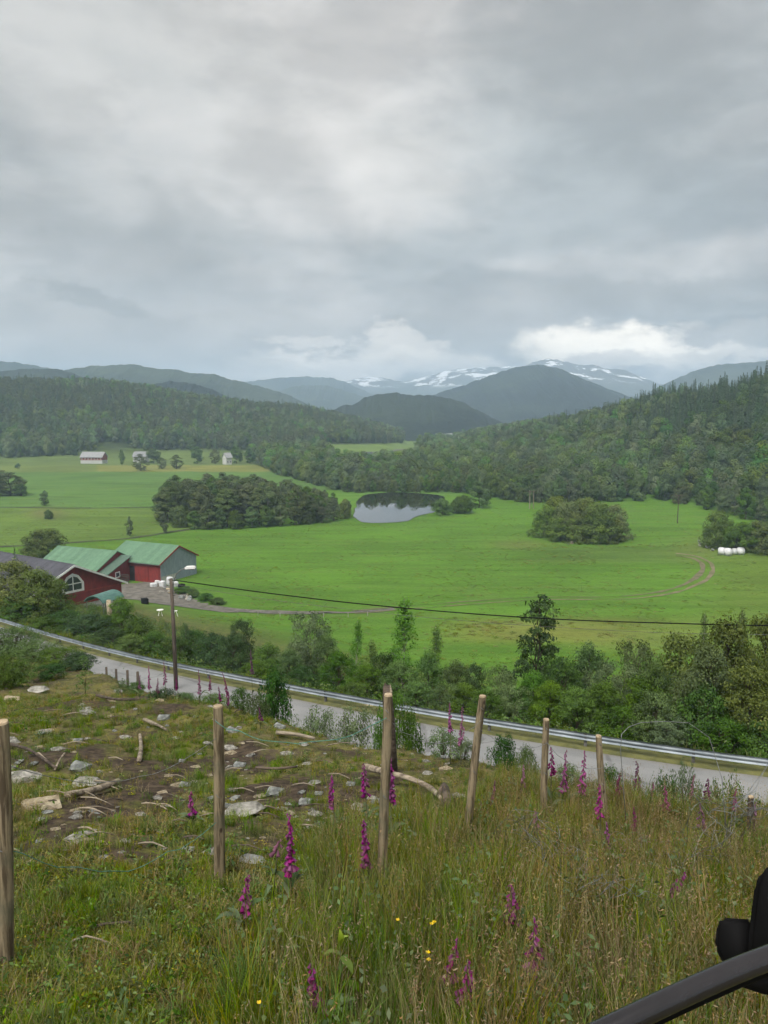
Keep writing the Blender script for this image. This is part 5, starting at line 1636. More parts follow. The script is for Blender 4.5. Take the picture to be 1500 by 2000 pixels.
def build_farm_bits():
    g = on_ground(283, 1180, 100)
    b = MB().prism([(-1.0, 0.0), (1.0, 0.0), (1.25, 1.5), (-1.15, 1.5)], -0.9, 0.9).mesh('tipping_skip', M['black'])
    o = new_obj('tipping_skip', b, None, (g.x, g.y, g.z)); o.scale = (0.62, 0.62, 0.7); o.rotation_euler = (0, 0, 0.5)
    tag(o, 'black open skip standing beside the gravel yard', 'skip')
    # stacked white big bags and wrapped heap in front of the grey gable
    rg = random.Random(5)
    for px, py, s, lab in [(332, 1143, (1.3, 1.2, 1.9), 'tall white plastic wrapped stack before the grey gable'), (318, 1146, (1.3, 1.2, 1.4), 'white bulk bag left of the tall wrapped stack'),
                           (300, 1146, (1.5, 1.2, 0.9), 'low white bag at the left end of the heap'), (308, 1140, (1.2, 1.0, 0.8), 'small white bag tucked behind the low one'),
                           (343, 1146, (1.2, 1.1, 1.2), 'white bag right of the tall wrapped stack'), (355, 1148, (1.3, 1.2, 0.9), 'black covered bag at the right end of the heap')]:
        g = on_ground(px, py, 100)
        bm = bmesh.new()
        bmesh.ops.create_icosphere(bm, subdivisions=3, radius=1.0)
        for v in bm.verts:
            p = v.co
            q = Vector([math.copysign(abs(c) ** 0.45, c) for c in p])
            n = rg.uniform(-0.05, 0.05)
            v.co = Vector((q.x * s[0] / 2 * (1 + n), q.y * s[1] / 2 * (1 + n), (q.z + 0.92) * s[2] / 2 * (1 + n * 0.5)))
        me = bpy.data.meshes.new('bulk_bag'); bm.to_mesh(me); bm.free()
        me.materials.append(M['black'] if 'black' in lab else M['plastic_white'])
        o = new_obj('bulk_bag', me, None, (g.x, g.y, g.z)); o.rotation_euler = (0, 0, rg.uniform(0, 3))
        tag(o, lab, 'bag', 'bags in front of the grey gable')
    # white frame tables by the track
    for px, py, lab in [(313, 1203, 'white round garden table left of the lamp pole'), (343, 1204, 'small white trestle right of the lamp pole')]:
        g = on_ground(px, py, 80)
        root = empty('garden_table', (g.x, g.y, g.z), 0.4, lab, 'table')
        if 'table' in lab:
            MB().tube([(0, 0, 0.95), (0, 0, 1.03)], 0.55, 14).build('table_top', M['white'], root)
        else:
            MB().box((-0.3, -0.2, 0.9), (0.3, 0.2, 0.96)).build('table_top', M['white'], root)
        for s in (-1, 1):
            for q in (-1, 1):
                MB().tube([(s * 0.1, q * 0.08, 0.95), (s * 0.32, q * 0.28, 0)], 0.045, 5).build('leg', M['white'], root)
    # little white stakes along the track
    for i, (px, py) in enumerate([(504, 1203), (547, 1205), (590, 1205), (632, 1206), (680, 1205), (718, 1203)]):
        g = on_ground(px, py, 80)
        b = MB().box((-0.045, -0.04, -0.1), (0.045, 0.04, 0.75)).box((-0.06, -0.055, 0.62), (0.06, 0.055, 0.77))
        tag(b.build('track_stake', M['concrete'], None, False, (g.x, g.y, g.z)), 'pale marker stake on the near side of the gravel track', 'stake', 'pale stakes along the track')
    # yellowish weathered trunk by the shelter
    p = at(214, 1213, 100); g = hz(p.x, p.y)
    t = at(214, 1172, 100)
    b = MB().tube([(0, 0, 0), (0.05, 0.02, (t.z - g) * 0.5), (0.0, 0, t.z - g)], [0.42, 0.34, 0.30], 9)
    o = b.build('bare_trunk', M['rock_tan'], None, True, (p.x, p.y, g))
    tag(o, 'bare yellowish tree trunk below the green shelter', 'trunk')


build_farm_bits()


def rock_mesh(name, seed, mat, flat=0.5, pts=22, sharp=1.0):
    """angular stone: hull of scattered points, lightly bevelled"""
    rg = random.Random(seed)
    bm = bmesh.new()
    for i in range(pts):
        v = Vector((rg.gauss(0, 1), rg.gauss(0, 1), rg.gauss(0, 1))).normalized()
        v = Vector([math.copysign(abs(c) ** (0.75 * sharp), c) for c in v])
        bm.verts.new((v.x * rg.uniform(0.36, 0.58), v.y * rg.uniform(0.30, 0.52), v.z * rg.uniform(0.4, 0.55) * flat))
    r = bmesh.ops.convex_hull(bm, input=bm.verts)
    junk = list({e for e in r['geom_interior'] + r['geom_unused'] if isinstance(e, bmesh.types.BMVert) and e.is_valid})
    if junk:
        bmesh.ops.delete(bm, geom=junk, context='VERTS')
    bmesh.ops.bevel(bm, geom=list(bm.edges), offset=0.012, segments=1, affect='EDGES')
    bmesh.ops.triangulate(bm, faces=[f for f in bm.faces if len(f.verts) > 4])
    me = bpy.data.meshes.new(name)
    bm.to_mesh(me); bm.free()
    me.materials.append(mat)
    return me


ROCKS = [rock_mesh('rock', 400 + i, [M['rock'], M['rock_tan'], M['rock_blue'], M['rock']][i % 4], [0.42, 0.34, 0.5, 0.7][(i // 2) % 4], 11 + i % 5 * 2) for i in range(12)]


def rubble_heap(px0, px1, py0, py1, n, seed, label, lo=60):
    rg = random.Random(seed)
    for i in range(n):
        px = rg.uniform(px0, px1); f = (px - px0) / (px1 - px0)
        g = on_ground(px, py0 + (py1 - py0) * f + rg.uniform(-5, 6), lo)
        o = new_obj('rubble_stone', ROCKS[rg.randrange(12)], None, (g.x, g.y, g.z + rg.uniform(0, 0.45)))
        s = rg.uniform(0.5, 1.3)
        o.scale = (s, s, s * 1.3); o.rotation_euler = (rg.uniform(-0.5, 0.5), rg.uniform(-0.5, 0.5), rg.uniform(0, 6.28))
        tag(o, label, 'stone', label)


rubble_heap(316, 385, 1152, 1174, 24, 91, 'rubble stone in the heap between barn and lamp pole')
rubble_heap(1364, 1396, 1062, 1076, 10, 92, 'pale stone in the pile left of the bush by the bales')
rubble_heap(1092, 1120, 1060, 1062, 4, 93, 'stone lying at the foot of the field thicket')
for i, (px, py, t, w, k) in enumerate([(352, 1160, 1146, 28, 'hazel'), (378, 1166, 1148, 30, 'hazel'), (402, 1174, 1158, 34, 'alder'), (425, 1180, 1166, 34, 'hazel'), (365, 1158, 1144, 26, 'alder')]):
    place_px(k, 'weed_clump', px, py, t, w, 'leafy weeds growing over the rubble heap by the barn', 'weeds', 'weeds on the rubble heap')
p = on_ground(404, 1166, 100)
b = MB().tube([(-0.9, 0, 0.3), (0.9, 0, 0.5)], [0.35, 0.3], 10)
o = b.build('green_drum', M['green_roof'], None, True, (p.x, p.y, p.z)); tag(o, 'green barrel lying among weeds by the rubble heap', 'barrel')

# white wrapped bales at the field corner
for i, (px, py, s, lab) in enumerate([(1409, 1083, 1.45, 'leftmost of the four white wrapped hay bales'), (1421, 1085, 1.5, 'second white wrapped hay bale from the left'),
                                      (1434, 1083, 1.25, 'third white wrapped hay bale from the left'), (1446, 1083, 1.45, 'rightmost of the four white wrapped hay bales')]):
    g = on_ground(px, py, 100)
    bm = bmesh.new()
    r = s * 0.72
    bmesh.ops.create_cone(bm, cap_ends=True, segments=24, radius1=r, radius2=r, depth=s * 1.15)
    bmesh.ops.rotate(bm, verts=bm.verts, matrix=Matrix.Rotation(R(90), 3, 'X'))
    bmesh.ops.bevel(bm, geom=[e for e in bm.edges if len(e.link_faces) == 2 and any(len(f.verts) > 4 for f in e.link_faces)], offset=0.25, segments=3, affect='EDGES')
    for v in bm.verts:
        if v.co.z < -r * 0.8:
            v.co.z = -r * 0.8
    me = bpy.data.meshes.new('wrapped_bale'); bm.to_mesh(me); bm.free()
    me.materials.append(M['plastic_white'])
    me.polygons.foreach_set('use_smooth', np.ones(len(me.polygons), bool))
    o = new_obj('wrapped_bale', me, None, (g.x, g.y, g.z + r * 0.8)); o.rotation_euler = (0, 0, R(70 + 20 * (i % 2)))
    tag(o, lab, 'bale', 'white wrapped bales')

# ------------------------------------------------------------------ far buildings
def far_house(name, px, base, w_px, d_ratio, eave, ridge, mats, label, rz=0.0, windows=0, split=None):
    g = on_ground(px, base, 200)
    w = w_px * g.y / FPX
    root = empty(name, (g.x, g.y, g.z), rz, label, 'house' if 'house' in label else 'barn')
    hw = w * d_ratio / 2
    def pr(a, z0, z1, y, nm, m):
        MB().box((-w / 2, -y, z0), (w / 2, y, z1)).build(nm, m, root)
    if split:
        pr(0, 0, split, hw + 0.05, 'lower_wall', mats[2])
        pr(0, split, eave, hw, 'wall', mats[0])
    else:
        pr(0, 0, eave, hw, 'wall', mats[0])
    MB().prism([(-hw, eave), (hw, eave), (0, ridge)], -w / 2, w / 2).build('gable', mats[0], root)
    rb = MB()
    rb.prism([(0, ridge + 0.25), (0, ridge + 0.02), (-hw - 0.7, eave - 0.35), (-hw - 0.7, eave - 0.12)], -w / 2 - 0.5, w / 2 + 0.5)
    rb.prism([(0, ridge + 0.02), (0, ridge + 0.25), (hw + 0.7, eave - 0.12), (hw + 0.7, eave - 0.35)], -w / 2 - 0.5, w / 2 + 0.5)
    rb.build('roof', mats[1], root)
    for k in range(windows):
        x = -w / 2 + w * (k + 0.5) / windows
        z0 = (split or 1.0) + 0.5
        MB().box((x - 0.45, -hw - 0.09, z0), (x + 0.45, -hw - 0.004, z0 + 1.0)).build('window', M['white_wall'] if mats[0] is M['red_plain'] else M['glass'], root)
    return root


far_house('far_barn', 184, 905, 44, 0.5, 5.0, 8.6, (M['red_plain'], M['grey_roof'], M['white_wall']), 'long red and white barn with pale roof below the forest', R(-6), 7, 2.6)
far_house('far_farmhouse', 276, 903, 25, 0.8, 4.6, 8.2, (M['white_wall'], M['grey_roof'], None), 'pale roofed farmhouse half hidden by pines', R(-4), 3)
far_house('far_white_house', 444, 907, 12, 1.3, 5.2, 8.5, (M['white_wall'], M['grey_roof'], None), 'small white house among trees below the forest', R(40), 2)
far_house('far_shed', 716, 893, 20, 0.7, 2.6, 4.2, (M['deadwood_dark'], M['slate'], None), 'dark wooden barn beside the hill lane', R(8))
far_house('far_roadside_house', 821, 880, 6, 1.0, 4.0, 6.5, (M['white_wall'], M['grey_roof'], None), 'tiny white house where the lane meets the trees', R(20))
for i, (px, base, w) in enumerate([(858, 860, 12), (876, 862, 16), (893, 860, 10)]):
    lab = ['leftmost pale building of the distant village', 'middle pale building of the distant village', 'rightmost pale building of the distant village'][i]
    Y = CZ / -float(slope_of(base))
    p = at(px, base, Y)
    root = empty('village_house', (p.x, p.y, p.z), R(10 * i), lab, 'building', 'distant village buildings')
    w_ = w * Y / FPX
    MB().box((-w_ / 2, -5, -1), (w_ / 2, 5, 7 + i)).build('wall', M['white_wall'], root)
    MB().prism([(-6, 7 + i), (6, 7 + i), (0, 10 + i)], -w_ / 2 - 0.5, w_ / 2 + 0.5).build('roof', M['grey_roof'], root)

# ------------------------------------------------------------------ poles and cables
def build_lamp():
    Y = 41.0
    t = at(334, 1130, Y)
    g = hz(t.x, t.y)
    root = empty('street_lamp', (t.x, t.y, g), 0, 'wooden lamp pole with curved arm and pale lamp head by the road', 'street lamp')
    h = t.z - g
    MB().tube([(0.08, 0, -0.5), (0.05, 0, h * 0.5), (0, 0, h)], [0.125, 0.11, 0.09], 10).build('pole', M['pole'], root, True)
    arm = [(0.09, 0, h - 0.55), (0.16, 0, h - 0.1), (0.32, 0, h + 0.28), (0.58, 0, h + 0.5), (0.85, 0, h + 0.58)]
    MB().tube(arm, 0.028, 6).build('arm', M['wire'], root, True)
    MB().box((0.06, -0.05, h - 0.75), (0.13, 0.05, h - 0.35)).build('bracket', M['steel_post'], root)
    hd = MB().prism([(0.80, h + 0.53), (1.32, h + 0.55), (1.36, h + 0.62), (1.28, h + 0.70), (0.86, h + 0.68), (0.78, h + 0.62)], -0.11, 0.11, 'y')
    hd.build('lamp_head', M['white'], root)
    MB().box((0.92, -0.08, h + 0.50), (1.26, 0.08, h + 0.538)).build('lens', M['glass'], root)
    return Vector((t.x, t.y, t.z))


LT = build_lamp()


def cable(name, pts, rad, mat, label, cat='cable'):
    P0 = catmull(pts, max(0.2, np.linalg.norm(np.array(pts[0]) - np.array(pts[-1])) / 60))
    c = Vector(P0[0])
    b = MB().tube([Vector(p) - c for p in P0], rad, 5)
    return tag(b.build(name, mat, None, True, c), label, cat)


cab = [(345, 1134, 41.0), (520, 1158, 40.0), (700, 1179, 39.0), (900, 1197, 38.0), (1100, 1210, 37.0), (1300, 1217, 36.0), (1520, 1222, 35.0), (1900, 1222, 33.0)]
cable('power_cable', [tuple(LT + Vector((0, 0, -0.12)))] + [tuple(at(*c)) for c in cab], 0.030, M['black'], 'thick dark power cable sagging from the lamp pole to the right')
cab2 = [(345, 1142, 41.0), (520, 1170, 40.0), (700, 1192, 39.0), (900, 1212, 38.0), (1100, 1226, 37.0), (1300, 1236, 36.0), (1520, 1240, 35.0)]
cable('power_cable', [tuple(LT + Vector((0, 0, -0.35)))] + [tuple(at(*c)) for c in cab2], 0.009, M['steel_post'], 'thin lower wire hanging below the power cable')


def build_field_poles():
    g = on_ground(1038, 994, 150)
    t = at(1038, 958, g.y)
    root = empty('power_pylon', (g.x, g.y, g.z), R(20), 'double wooden power pole standing in the field by the forest', 'power pole')
    h = t.z - g.z
    for s in (-1, 1):
        MB().tube([(s * 0.9, 0, -0.3), (s * 0.85, 0, h)], [0.17, 0.13], 7).build('pole', M['deadwood'], root)
    MB().box((-2.0, -0.1, h - 0.5), (2.0, 0.1, h - 0.28)).build('crossarm', M['deadwood_dark'], root)
    for x in (-1.8, 0, 1.8):
        MB().tube([(x, 0, h - 0.28), (x, 0, h + 0.2)], 0.07, 6).build('insulator', M['steel_post'], root)
    g = on_ground(1323, 1022, 150)
    t = at(1323, 966, g.y)
    root = empty('power_pole', (g.x, g.y, g.z), R(-15), 'single wooden power pole with crossarm before the right hand forest', 'power pole')
    h = t.z - g.z
    MB().tube([(0, 0, -0.3), (0, 0, h)], [0.17, 0.12], 7).build('pole', M['deadwood_dark'], root)
    MB().box((-1.3, -0.08, h - 0.5), (1.3, 0.08, h - 0.3)).build('crossarm', M['deadwood_dark'], root)
    for x in (-1.1, 0, 1.1):
        MB().tube([(x, 0, h - 0.3), (x, 0, h + 0.1)], 0.06, 6).build('insulator', M['steel_post'], root)


build_field_poles()
# ------------------------------------------------------------------ the near slope: fence
def build_posts():
    data = [(4, 1410, 12, 1890, 0.082, 'thick fence post cut by the left frame edge'),
            (425, 1379, 430, 1722, 0.074, 'upright round fence post left of the middle with pale cut top'),
            (757, 1357, 746, 1748, 0.060, 'tall fence post in the middle among foxgloves'),
            (943, 1360, 908, 1650, 0.064, 'leaning fence post tilted to the right'),
            (1066, 1405, 1062, 1612, 0.060, 'short fence post right of the leaning one'),
            (1169, 1437, 1182, 1622, 0.058, 'fence post among purple foxgloves near the road'),
            (1467, 1556, 1463, 1650, 0.05, 'thin dark fence stake near the right frame edge')]
    tops = []
    for i, (tx, ty, bx, by, dia, lab) in enumerate(data):
        g = on_ground(bx, by, 2.0, 60)
        t = at(tx, ty, g.y)
        d = t - g
        root = empty('fence_post', (g.x, g.y, g.z), 0, lab, 'fence post', 'posts of the near fence')
        rg = random.Random(500 + i)
        n = 14
        r = dia / 2
        segs = 9
        V, F = [], []
        ph = [rg.uniform(0, 6.28) for _ in range(4)]
        for k in range(segs + 1):
            f = -0.25 / d.length + (1 + 0.25 / d.length) * k / segs
            c = d * f + Vector((math.sin(f * 5 + ph[0]) * 0.004, math.cos(f * 4 + ph[1]) * 0.004, 0))
            for q in range(n):
                a = 6.2832 * q / n
                rr = r * (1.06 - 0.10 * f) * (1 + 0.035 * math.sin(3 * a + ph[2]) + 0.02 * math.sin(5 * a + f * 6 + ph[3]))
                if k == segs:
                    rr *= 0.93
                V.append(c + Vector((math.cos(a) * rr, math.sin(a) * rr, -0.006 if k == segs else 0)))
        for k in range(segs):
            for q in range(n):
                F.append((k * n + q, k * n + (q + 1) % n, (k + 1) * n + (q + 1) % n, (k + 1) * n + q))
        b = MB().add(V, F)
        b.build('shaft', M['post'] if i != 6 else M['pole'], root, True)
        c = MB()
        top = [V[segs * n + q] for q in range(n)]
        ct = sum((Vector(p) for p in top), Vector()) / n
        tilt = Vector((rg.uniform(-0.05, 0.05), rg.uniform(-0.05, 0.05), 0))
        up = [Vector(p) * 0.04 + ct * 0 + Vector(p) * 0.94 + ct * 0.02 + Vector((0, 0, 0.010)) for p in top]
        c.add([Vector(p) + Vector((0, 0, 0.0005)) for p in top] + [ct + (Vector(p) - ct) * 0.88 + Vector((0, 0, 0.011)) for p in top],
              [(q, (q + 1) % n, (q + 1) % n + n, q + n) for q in range(n)] + [tuple(range(n, 2 * n))])
        c.build('cut_end', M['post_top'], root)
        for s in range(2):
            st = d * (0.93 - s * 0.42)
            MB().tube([st + Vector((-0.012, -r - 0.004, 0.012)), st + Vector((0, -r - 0.010, 0)), st + Vector((0.012, -r - 0.004, -0.012))], 0.0022, 4).build('staple', M['wire'], root)
        tops.append((g, d))
    return tops


POSTS = build_posts()


def between(i, j, fi, fj, sag, n=14, jig=0.0, seed=1):
    a = POSTS[i][0] + POSTS[i][1] * fi + Vector((0, -0.045, 0)); b = POSTS[j][0] + POSTS[j][1] * fj + Vector((0, -0.045, 0))
    rg = random.Random(seed)
    return [a.lerp(b, k / n) + Vector((rg.gauss(0, jig), rg.gauss(0, jig), -sag * 4 * (k / n) * (1 - k / n) + rg.gauss(0, jig))) for k in range(n + 1)]


def wire(name, pts, rad, mat, label, cat='wire', group=None):
    c = Vector(pts[0])
    b = MB().tube([Vector(p) - c for p in pts], rad, 4)
    return tag(b.build(name, mat, None, True, c), label, cat, group)


wire('fence_wire', between(0, 1, 0.86, 0.84, 0.20, seed=3, jig=0.004), 0.0019, M['wire'], 'slack grey fence wire between the two posts on the left')
wire('fence_twine', between(0, 1, 0.52, 0.36, 0.22, seed=4, jig=0.012), 0.0022, M['twine'], 'green twine sagging low between the two left posts', 'twine')
wire('fence_twine', between(1, 2, 0.93, 0.90, 0.16, seed=5, jig=0.005), 0.0024, M['twine'], 'green twine hanging in front of the road between posts', 'twine')
wire('fence_wire', between(2, 3, 0.90, 0.86, 0.18, seed=6, jig=0.004), 0.0018, M['wire'], 'grey fence wire between the middle and the leaning post')
wire('fence_wire', between(3, 4, 0.80, 0.80, 0.10, seed=7, jig=0.004), 0.0018, M['wire'], 'grey wire between the leaning post and the short one')
wire('fence_wire', between(4, 5, 0.80, 0.70, 0.10, seed=8, jig=0.005), 0.0018, M['wire'], 'grey wire between the short post and the foxglove post')
_a = at(1213, 1560, 5.2)
wire('bent_wire', [at(1222, 1600, 5.0), at(1217, 1530, 5.0), at(1212, 1465, 5.0), at(1214, 1434, 5.0), at(1228, 1420, 5.05), at(1252, 1411, 5.1), at(1300, 1409, 5.2), at(1345, 1412, 5.3), at(1385, 1440, 5.3), at(1410, 1520, 5.2), at(1420, 1640, 5.0)], 0.0026, M['wire'],
     'stiff bent wire arching in front of the guardrail')


def build_netting():
    """crumpled roll of stock fence lying in the grass"""
    mb = MB()
    rg = np.random.default_rng(77)
    U, Vv = 34, 12
    def pos(u, v):
        px = 985 + 500 * u + 26 * math.sin(v * 9 + u * 11)
        base = 1720 + 60 * math.sin(u * 4.0) - 40 * u
        py = base - (95 + 40 * math.sin(u * 6.5 + 1)) * v + 22 * math.sin(u * 23 + v * 6) + 10 * math.sin(u * 41 - v * 11)
        Y = 4.5 + 0.5 * math.sin(u * 9 + v * 4) + 0.55 * v + 0.35 * math.sin(u * 21 + v * 13)
        g = on_ground_fast(px, 1700, Y)
        p = at(px, py, Y)
        return p if p.z > g + 0.05 else Vector((p.x, p.y, g + 0.05 + 0.03 * math.sin(u * 50)))
    def on_ground_fast(px, py, Y):
        p = at(px, py, Y)
        return CZ - (1.9 + 0.26 * p.y)
    G = [[pos(i / (U - 1), j / (Vv - 1)) + Vector(rg.normal(size=3) * 0.022) for j in range(Vv)] for i in range(U)]
    def spline(ps):
        mb.tube(ps, 0.0014, 3, cap=False)
    for i in range(U):
        spline(catmull_v([G[i][j] for j in range(Vv)]))
    for j in range(Vv):
        spline(catmull_v([G[i][j] for i in range(U)]))
    o = mb.build('wire_netting', M['wire'])
    tag(o, 'crumpled grey wire netting lying in the tall grass', 'netting')


def catmull_v(ps):
    return [Vector(p) for p in catmull([tuple(p) for p in ps], 0.04)]


build_netting()

# small dark fence posts beside the road on the left
for i, (px, py, t) in enumerate([(207, 1338, 1303), (226, 1338, 1307), (248, 1342, 1309), (268, 1345, 1312)]):
    g = on_ground(px, py, 8, 60) if i < 0 else None
    Y = 27.0 - i * 1.6
    p = at(px, t, Y)
    z = hz(p.x, p.y)
    b = MB().tube([(0, 0, -0.2), (0.01, 0, max(0.5, p.z - z))], [0.05, 0.042], 8)
    tag(b.build('roadside_post', M['pole'], None, True, (p.x, p.y, z)), ['leftmost of the small dark posts above the road', 'second small dark post above the road from the left', 'third small dark post above the road from the left', 'small dark post closest to the lamp pole'][i], 'post', 'small posts above the road')


# ------------------------------------------------------------------ stones, dead wood, soil
def stone(px, py, w_px, label, k, flat=1.0, rz=None, group=None, ht=1.0):
    g = on_ground(px, py, 2.0, 60)
    s = w_px * g.y / FPX
    o = new_obj('rock', ROCKS[k], None, (g.x, g.y, g.z + s * 0.03))
    o.scale = (s * 1.08, s * 0.85, s * 0.95 * ht)
    o.rotation_euler = (rnd.uniform(-0.22, 0.1), rnd.uniform(-0.15, 0.15), rnd.uniform(-0.4, 0.4) if rz is None else rz)
    tag(o, label, 'rock', group)
    return o


for a in [(82, 1574, 82, 'flat tan slab on bare soil near the left post', 1), (92, 1588, 26, 'small blue grey stone leaning on the tan slab', 2),
          (166, 1534, 64, 'grey flat stone above the old plank', 0), (158, 1502, 46, 'thin grey slab behind the flat stone', 6), (40, 1524, 74, 'large pale grey rock beside the left post', 4),
          (50, 1694, 66, 'pale block of rock right of the left post', 9), (156, 1638, 56, 'grey stone above two rounded ones', 4), (193, 1650, 34, 'small tan rounded stone', 5),
          (247, 1647, 32, 'small grey rounded stone', 3), (140, 1698, 20, 'tiny grey stone below the pale block', 8), (472, 1592, 92, 'broad grey slab right of the upright post', 0),
          (492, 1682, 60, 'blue grey slab tilted in grass right of the upright post', 2), (416, 1668, 44, 'grey stone half behind the foot of the upright post', 8), (455, 1562, 34, 'blue grey stone above the broad slab', 10),
          (456, 1545, 24, 'grey stone at the top of the slab group', 4), (505, 1556, 30, 'upright pale stone leaning left', 9), (538, 1552, 44, 'grey stone right of the upright pale one', 6),
          (452, 1474, 30, 'small pale slab beside the upright post', 5), (450, 1462, 28, 'thin pale slab higher beside the upright post', 4), (560, 1474, 26, 'pale stone in yellow grass', 4),
          (170, 1394, 34, 'pale rounded rock on the upper slope', 8), (85, 1432, 28, 'pale stone on the upper left slope', 4), (168, 1446, 20, 'small white stone on the left slope', 0),
          (245, 1442, 24, 'white stone in the middle of the left slope', 4), (340, 1444, 22, 'white stone left of the upright post top', 8), (350, 1537, 38, 'tan flat stone under thin branches', 5),
          (305, 1560, 26, 'small grey stone in grass', 8), (620, 1614, 38, 'dark grey stone before the middle post', 10), (615, 1592, 30, 'light stone left of the middle post', 4), (597, 1570, 34, 'grey stone in the middle slope group', 6),
          (845, 1612, 28, 'grey stone right of the middle post', 4), (892, 1557, 34, 'grey rounded rock behind the leaning post foot', 8), (690, 1596, 22, 'flat stone left of the middle post foot', 6),
          (768, 1604, 20, 'small stone touching the middle post', 0), (832, 1488, 16, 'white stone near the slope edge', 4), (230, 1352, 24, 'stone on the dry grass strip', 8),
          (25, 1368, 40, 'brown grey stone in the soil bank at the far left', 1), (70, 1352, 46, 'pale stone on top of the soil bank', 0), (22, 1450, 34, 'grey stone at the left frame edge', 4),
          (160, 1985, 44, 'pale stone at the very bottom left', 4), (266, 1918, 38, 'blue grey stone sunk in foreground grass', 2), (320, 1405, 30, 'flat stone near the dark shrub', 6),
          (410, 1560, 24, 'dark stone left behind the upright post', 10), (700, 1580, 40, 'grey slab between the middle posts', 0), (560, 1590, 30, 'flat pale stone above the tall foxglove', 9)]:
    stone(*a)
rgs = random.Random(88)
for i in range(240):
    px, py = rgs.uniform(5, 880), rgs.uniform(1370, 1690)
    if py > 1640 and px > 560:
        continue
    stone(px, py, rgs.choice((8, 10, 13, 16, 20, 26)) * rgs.uniform(0.8, 1.2), 'loose stone ' + ('left of the upright post' if px < 425 else 'right of the upright post' if px < 750 else 'right of the middle post') + (', high on the slope' if py < 1480 else ', halfway down' if py < 1580 else ', low on the slope'), rgs.randrange(12), group='small stones on the cleared slope')


def log(name, pts_px, r0, r1, mat, label, cat='log', lift=0.03, n=8, parts=False):
    pts = []
    for px, py, up in pts_px:
        g = on_ground(px, py, 2.0, 60)
        pts.append(Vector((g.x, g.y, g.z + lift + up)))
    P0 = catmull([tuple(p) for p in pts], 0.08)
    c = Vector(P0[0])
    rr = [(r0 + (r1 - r0) * k / (len(P0) - 1)) * (1 + 0.07 * math.sin(k * 0.55) + 0.03 * math.sin(k * 1.7)) for k in range(len(P0))]
    b = MB().tube([Vector(p) - c for p in P0], rr, n)
    return tag(b.build(name, mat, None, True, c), label, cat)


log('old_log', [(130, 1562, 0.02), (180, 1555, 0.03), (232, 1541, 0.05)], 0.028, 0.040, M['deadwood'], 'weathered grey log end lying left of the middle of the slope')
log('bleached_log', [(712, 1518, 0.10), (752, 1530, 0.10), (800, 1540, 0.08), (838, 1552, 0.05), (862, 1572, 0.03)], 0.040, 0.022, M['deadwood'], 'long bleached log lying behind the middle post')
log('root_stub', [(858, 1566, 0.02), (868, 1560, 0.10), (872, 1575, 0.02), (866, 1582, 0.0)], 0.035, 0.05, M['deadwood_dark'], 'dark root end of the bleached log', 'root')
log('fallen_branch', [(680, 1446, 0.05), (700, 1440, 0.16), (722, 1446, 0.14), (734, 1462, 0.02)], 0.045, 0.03, M['deadwood'], 'arched pale root on the slope edge', 'root')
log('fallen_branch', [(272, 1490, 0.0), (276, 1474, 0.06), (274, 1452, 0.10)], 0.03, 0.02, M['deadwood'], 'short white stick standing in grass on the left slope', 'stick')
log('fallen_branch', [(282, 1414, 0.04), (305, 1424, 0.05), (325, 1434, 0.04)], 0.03, 0.018, M['deadwood'], 'pale branch lying left of the upright post', 'branch')
log('fallen_branch', [(20, 1462, 0.03), (60, 1478, 0.05), (110, 1510, 0.03)], 0.025, 0.015, M['deadwood_dark'], 'dark branch across the bare soil on the left', 'branch')
log('fallen_branch', [(108, 1512, 0.02), (118, 1498, 0.06), (127, 1488, 0.08)], 0.014, 0.010, M['deadwood'], 'short pale twig beside the dark branch', 'branch')
log('fallen_branch', [(75, 1480, 0.03), (92, 1497, 0.04), (106, 1508, 0.03)], 0.014, 0.010, M['deadwood'], 'thin grey twig on the soil at the left', 'branch')
log('fallen_branch', [(190, 1366, 0.05), (230, 1374, 0.05), (275, 1372, 0.04)], 0.030, 0.022, M['deadwood_dark'], 'dark branch along the dry grass strip', 'branch')
log('fallen_branch', [(540, 1440, 0.04), (580, 1446, 0.05), (615, 1452, 0.04)], 0.030, 0.02, M['deadwood'], 'pale branch at the slope edge left of the bush', 'branch')
log('fallen_branch', [(130, 1862, 0.02), (170, 1858, 0.06), (215, 1860, 0.02)], 0.007, 0.004, M['deadwood'], 'thin dry twig in the foreground grass', 'twig')
log('fallen_branch', [(188, 1826, 0.02), (205, 1824, 0.03), (255, 1820, 0.03)], 0.010, 0.006, M['deadwood_dark'], 'brown stick on the foreground moss', 'twig')
log('fallen_branch', [(500, 1512, 0.05), (540, 1514, 0.05), (580, 1510, 0.05)], 0.018, 0.012, M['deadwood_dark'], 'dark stick above the stone group', 'branch')
for i in range(60):
    px, py = rgs.uniform(10, 700), rgs.uniform(1390, 1680)
    a = rgs.uniform(-1, 1); L = rgs.uniform(12, 34)
    log('loose_twig', [(px - L, py - L * 0.3 * a, 0.01), (px, py, 0.04), (px + L, py + L * 0.3 * a, 0.01)], 0.008, 0.004, M['deadwood'] if i % 3 else M['deadwood_dark'],
        'thin dry twig lying ' + ('far left' if px < 200 else 'left of the upright post' if px < 425 else 'right of the upright post') + (' on the upper slope' if py < 1500 else ' on the lower slope'), 'twig')['group'] = 'twigs on the cleared slope'


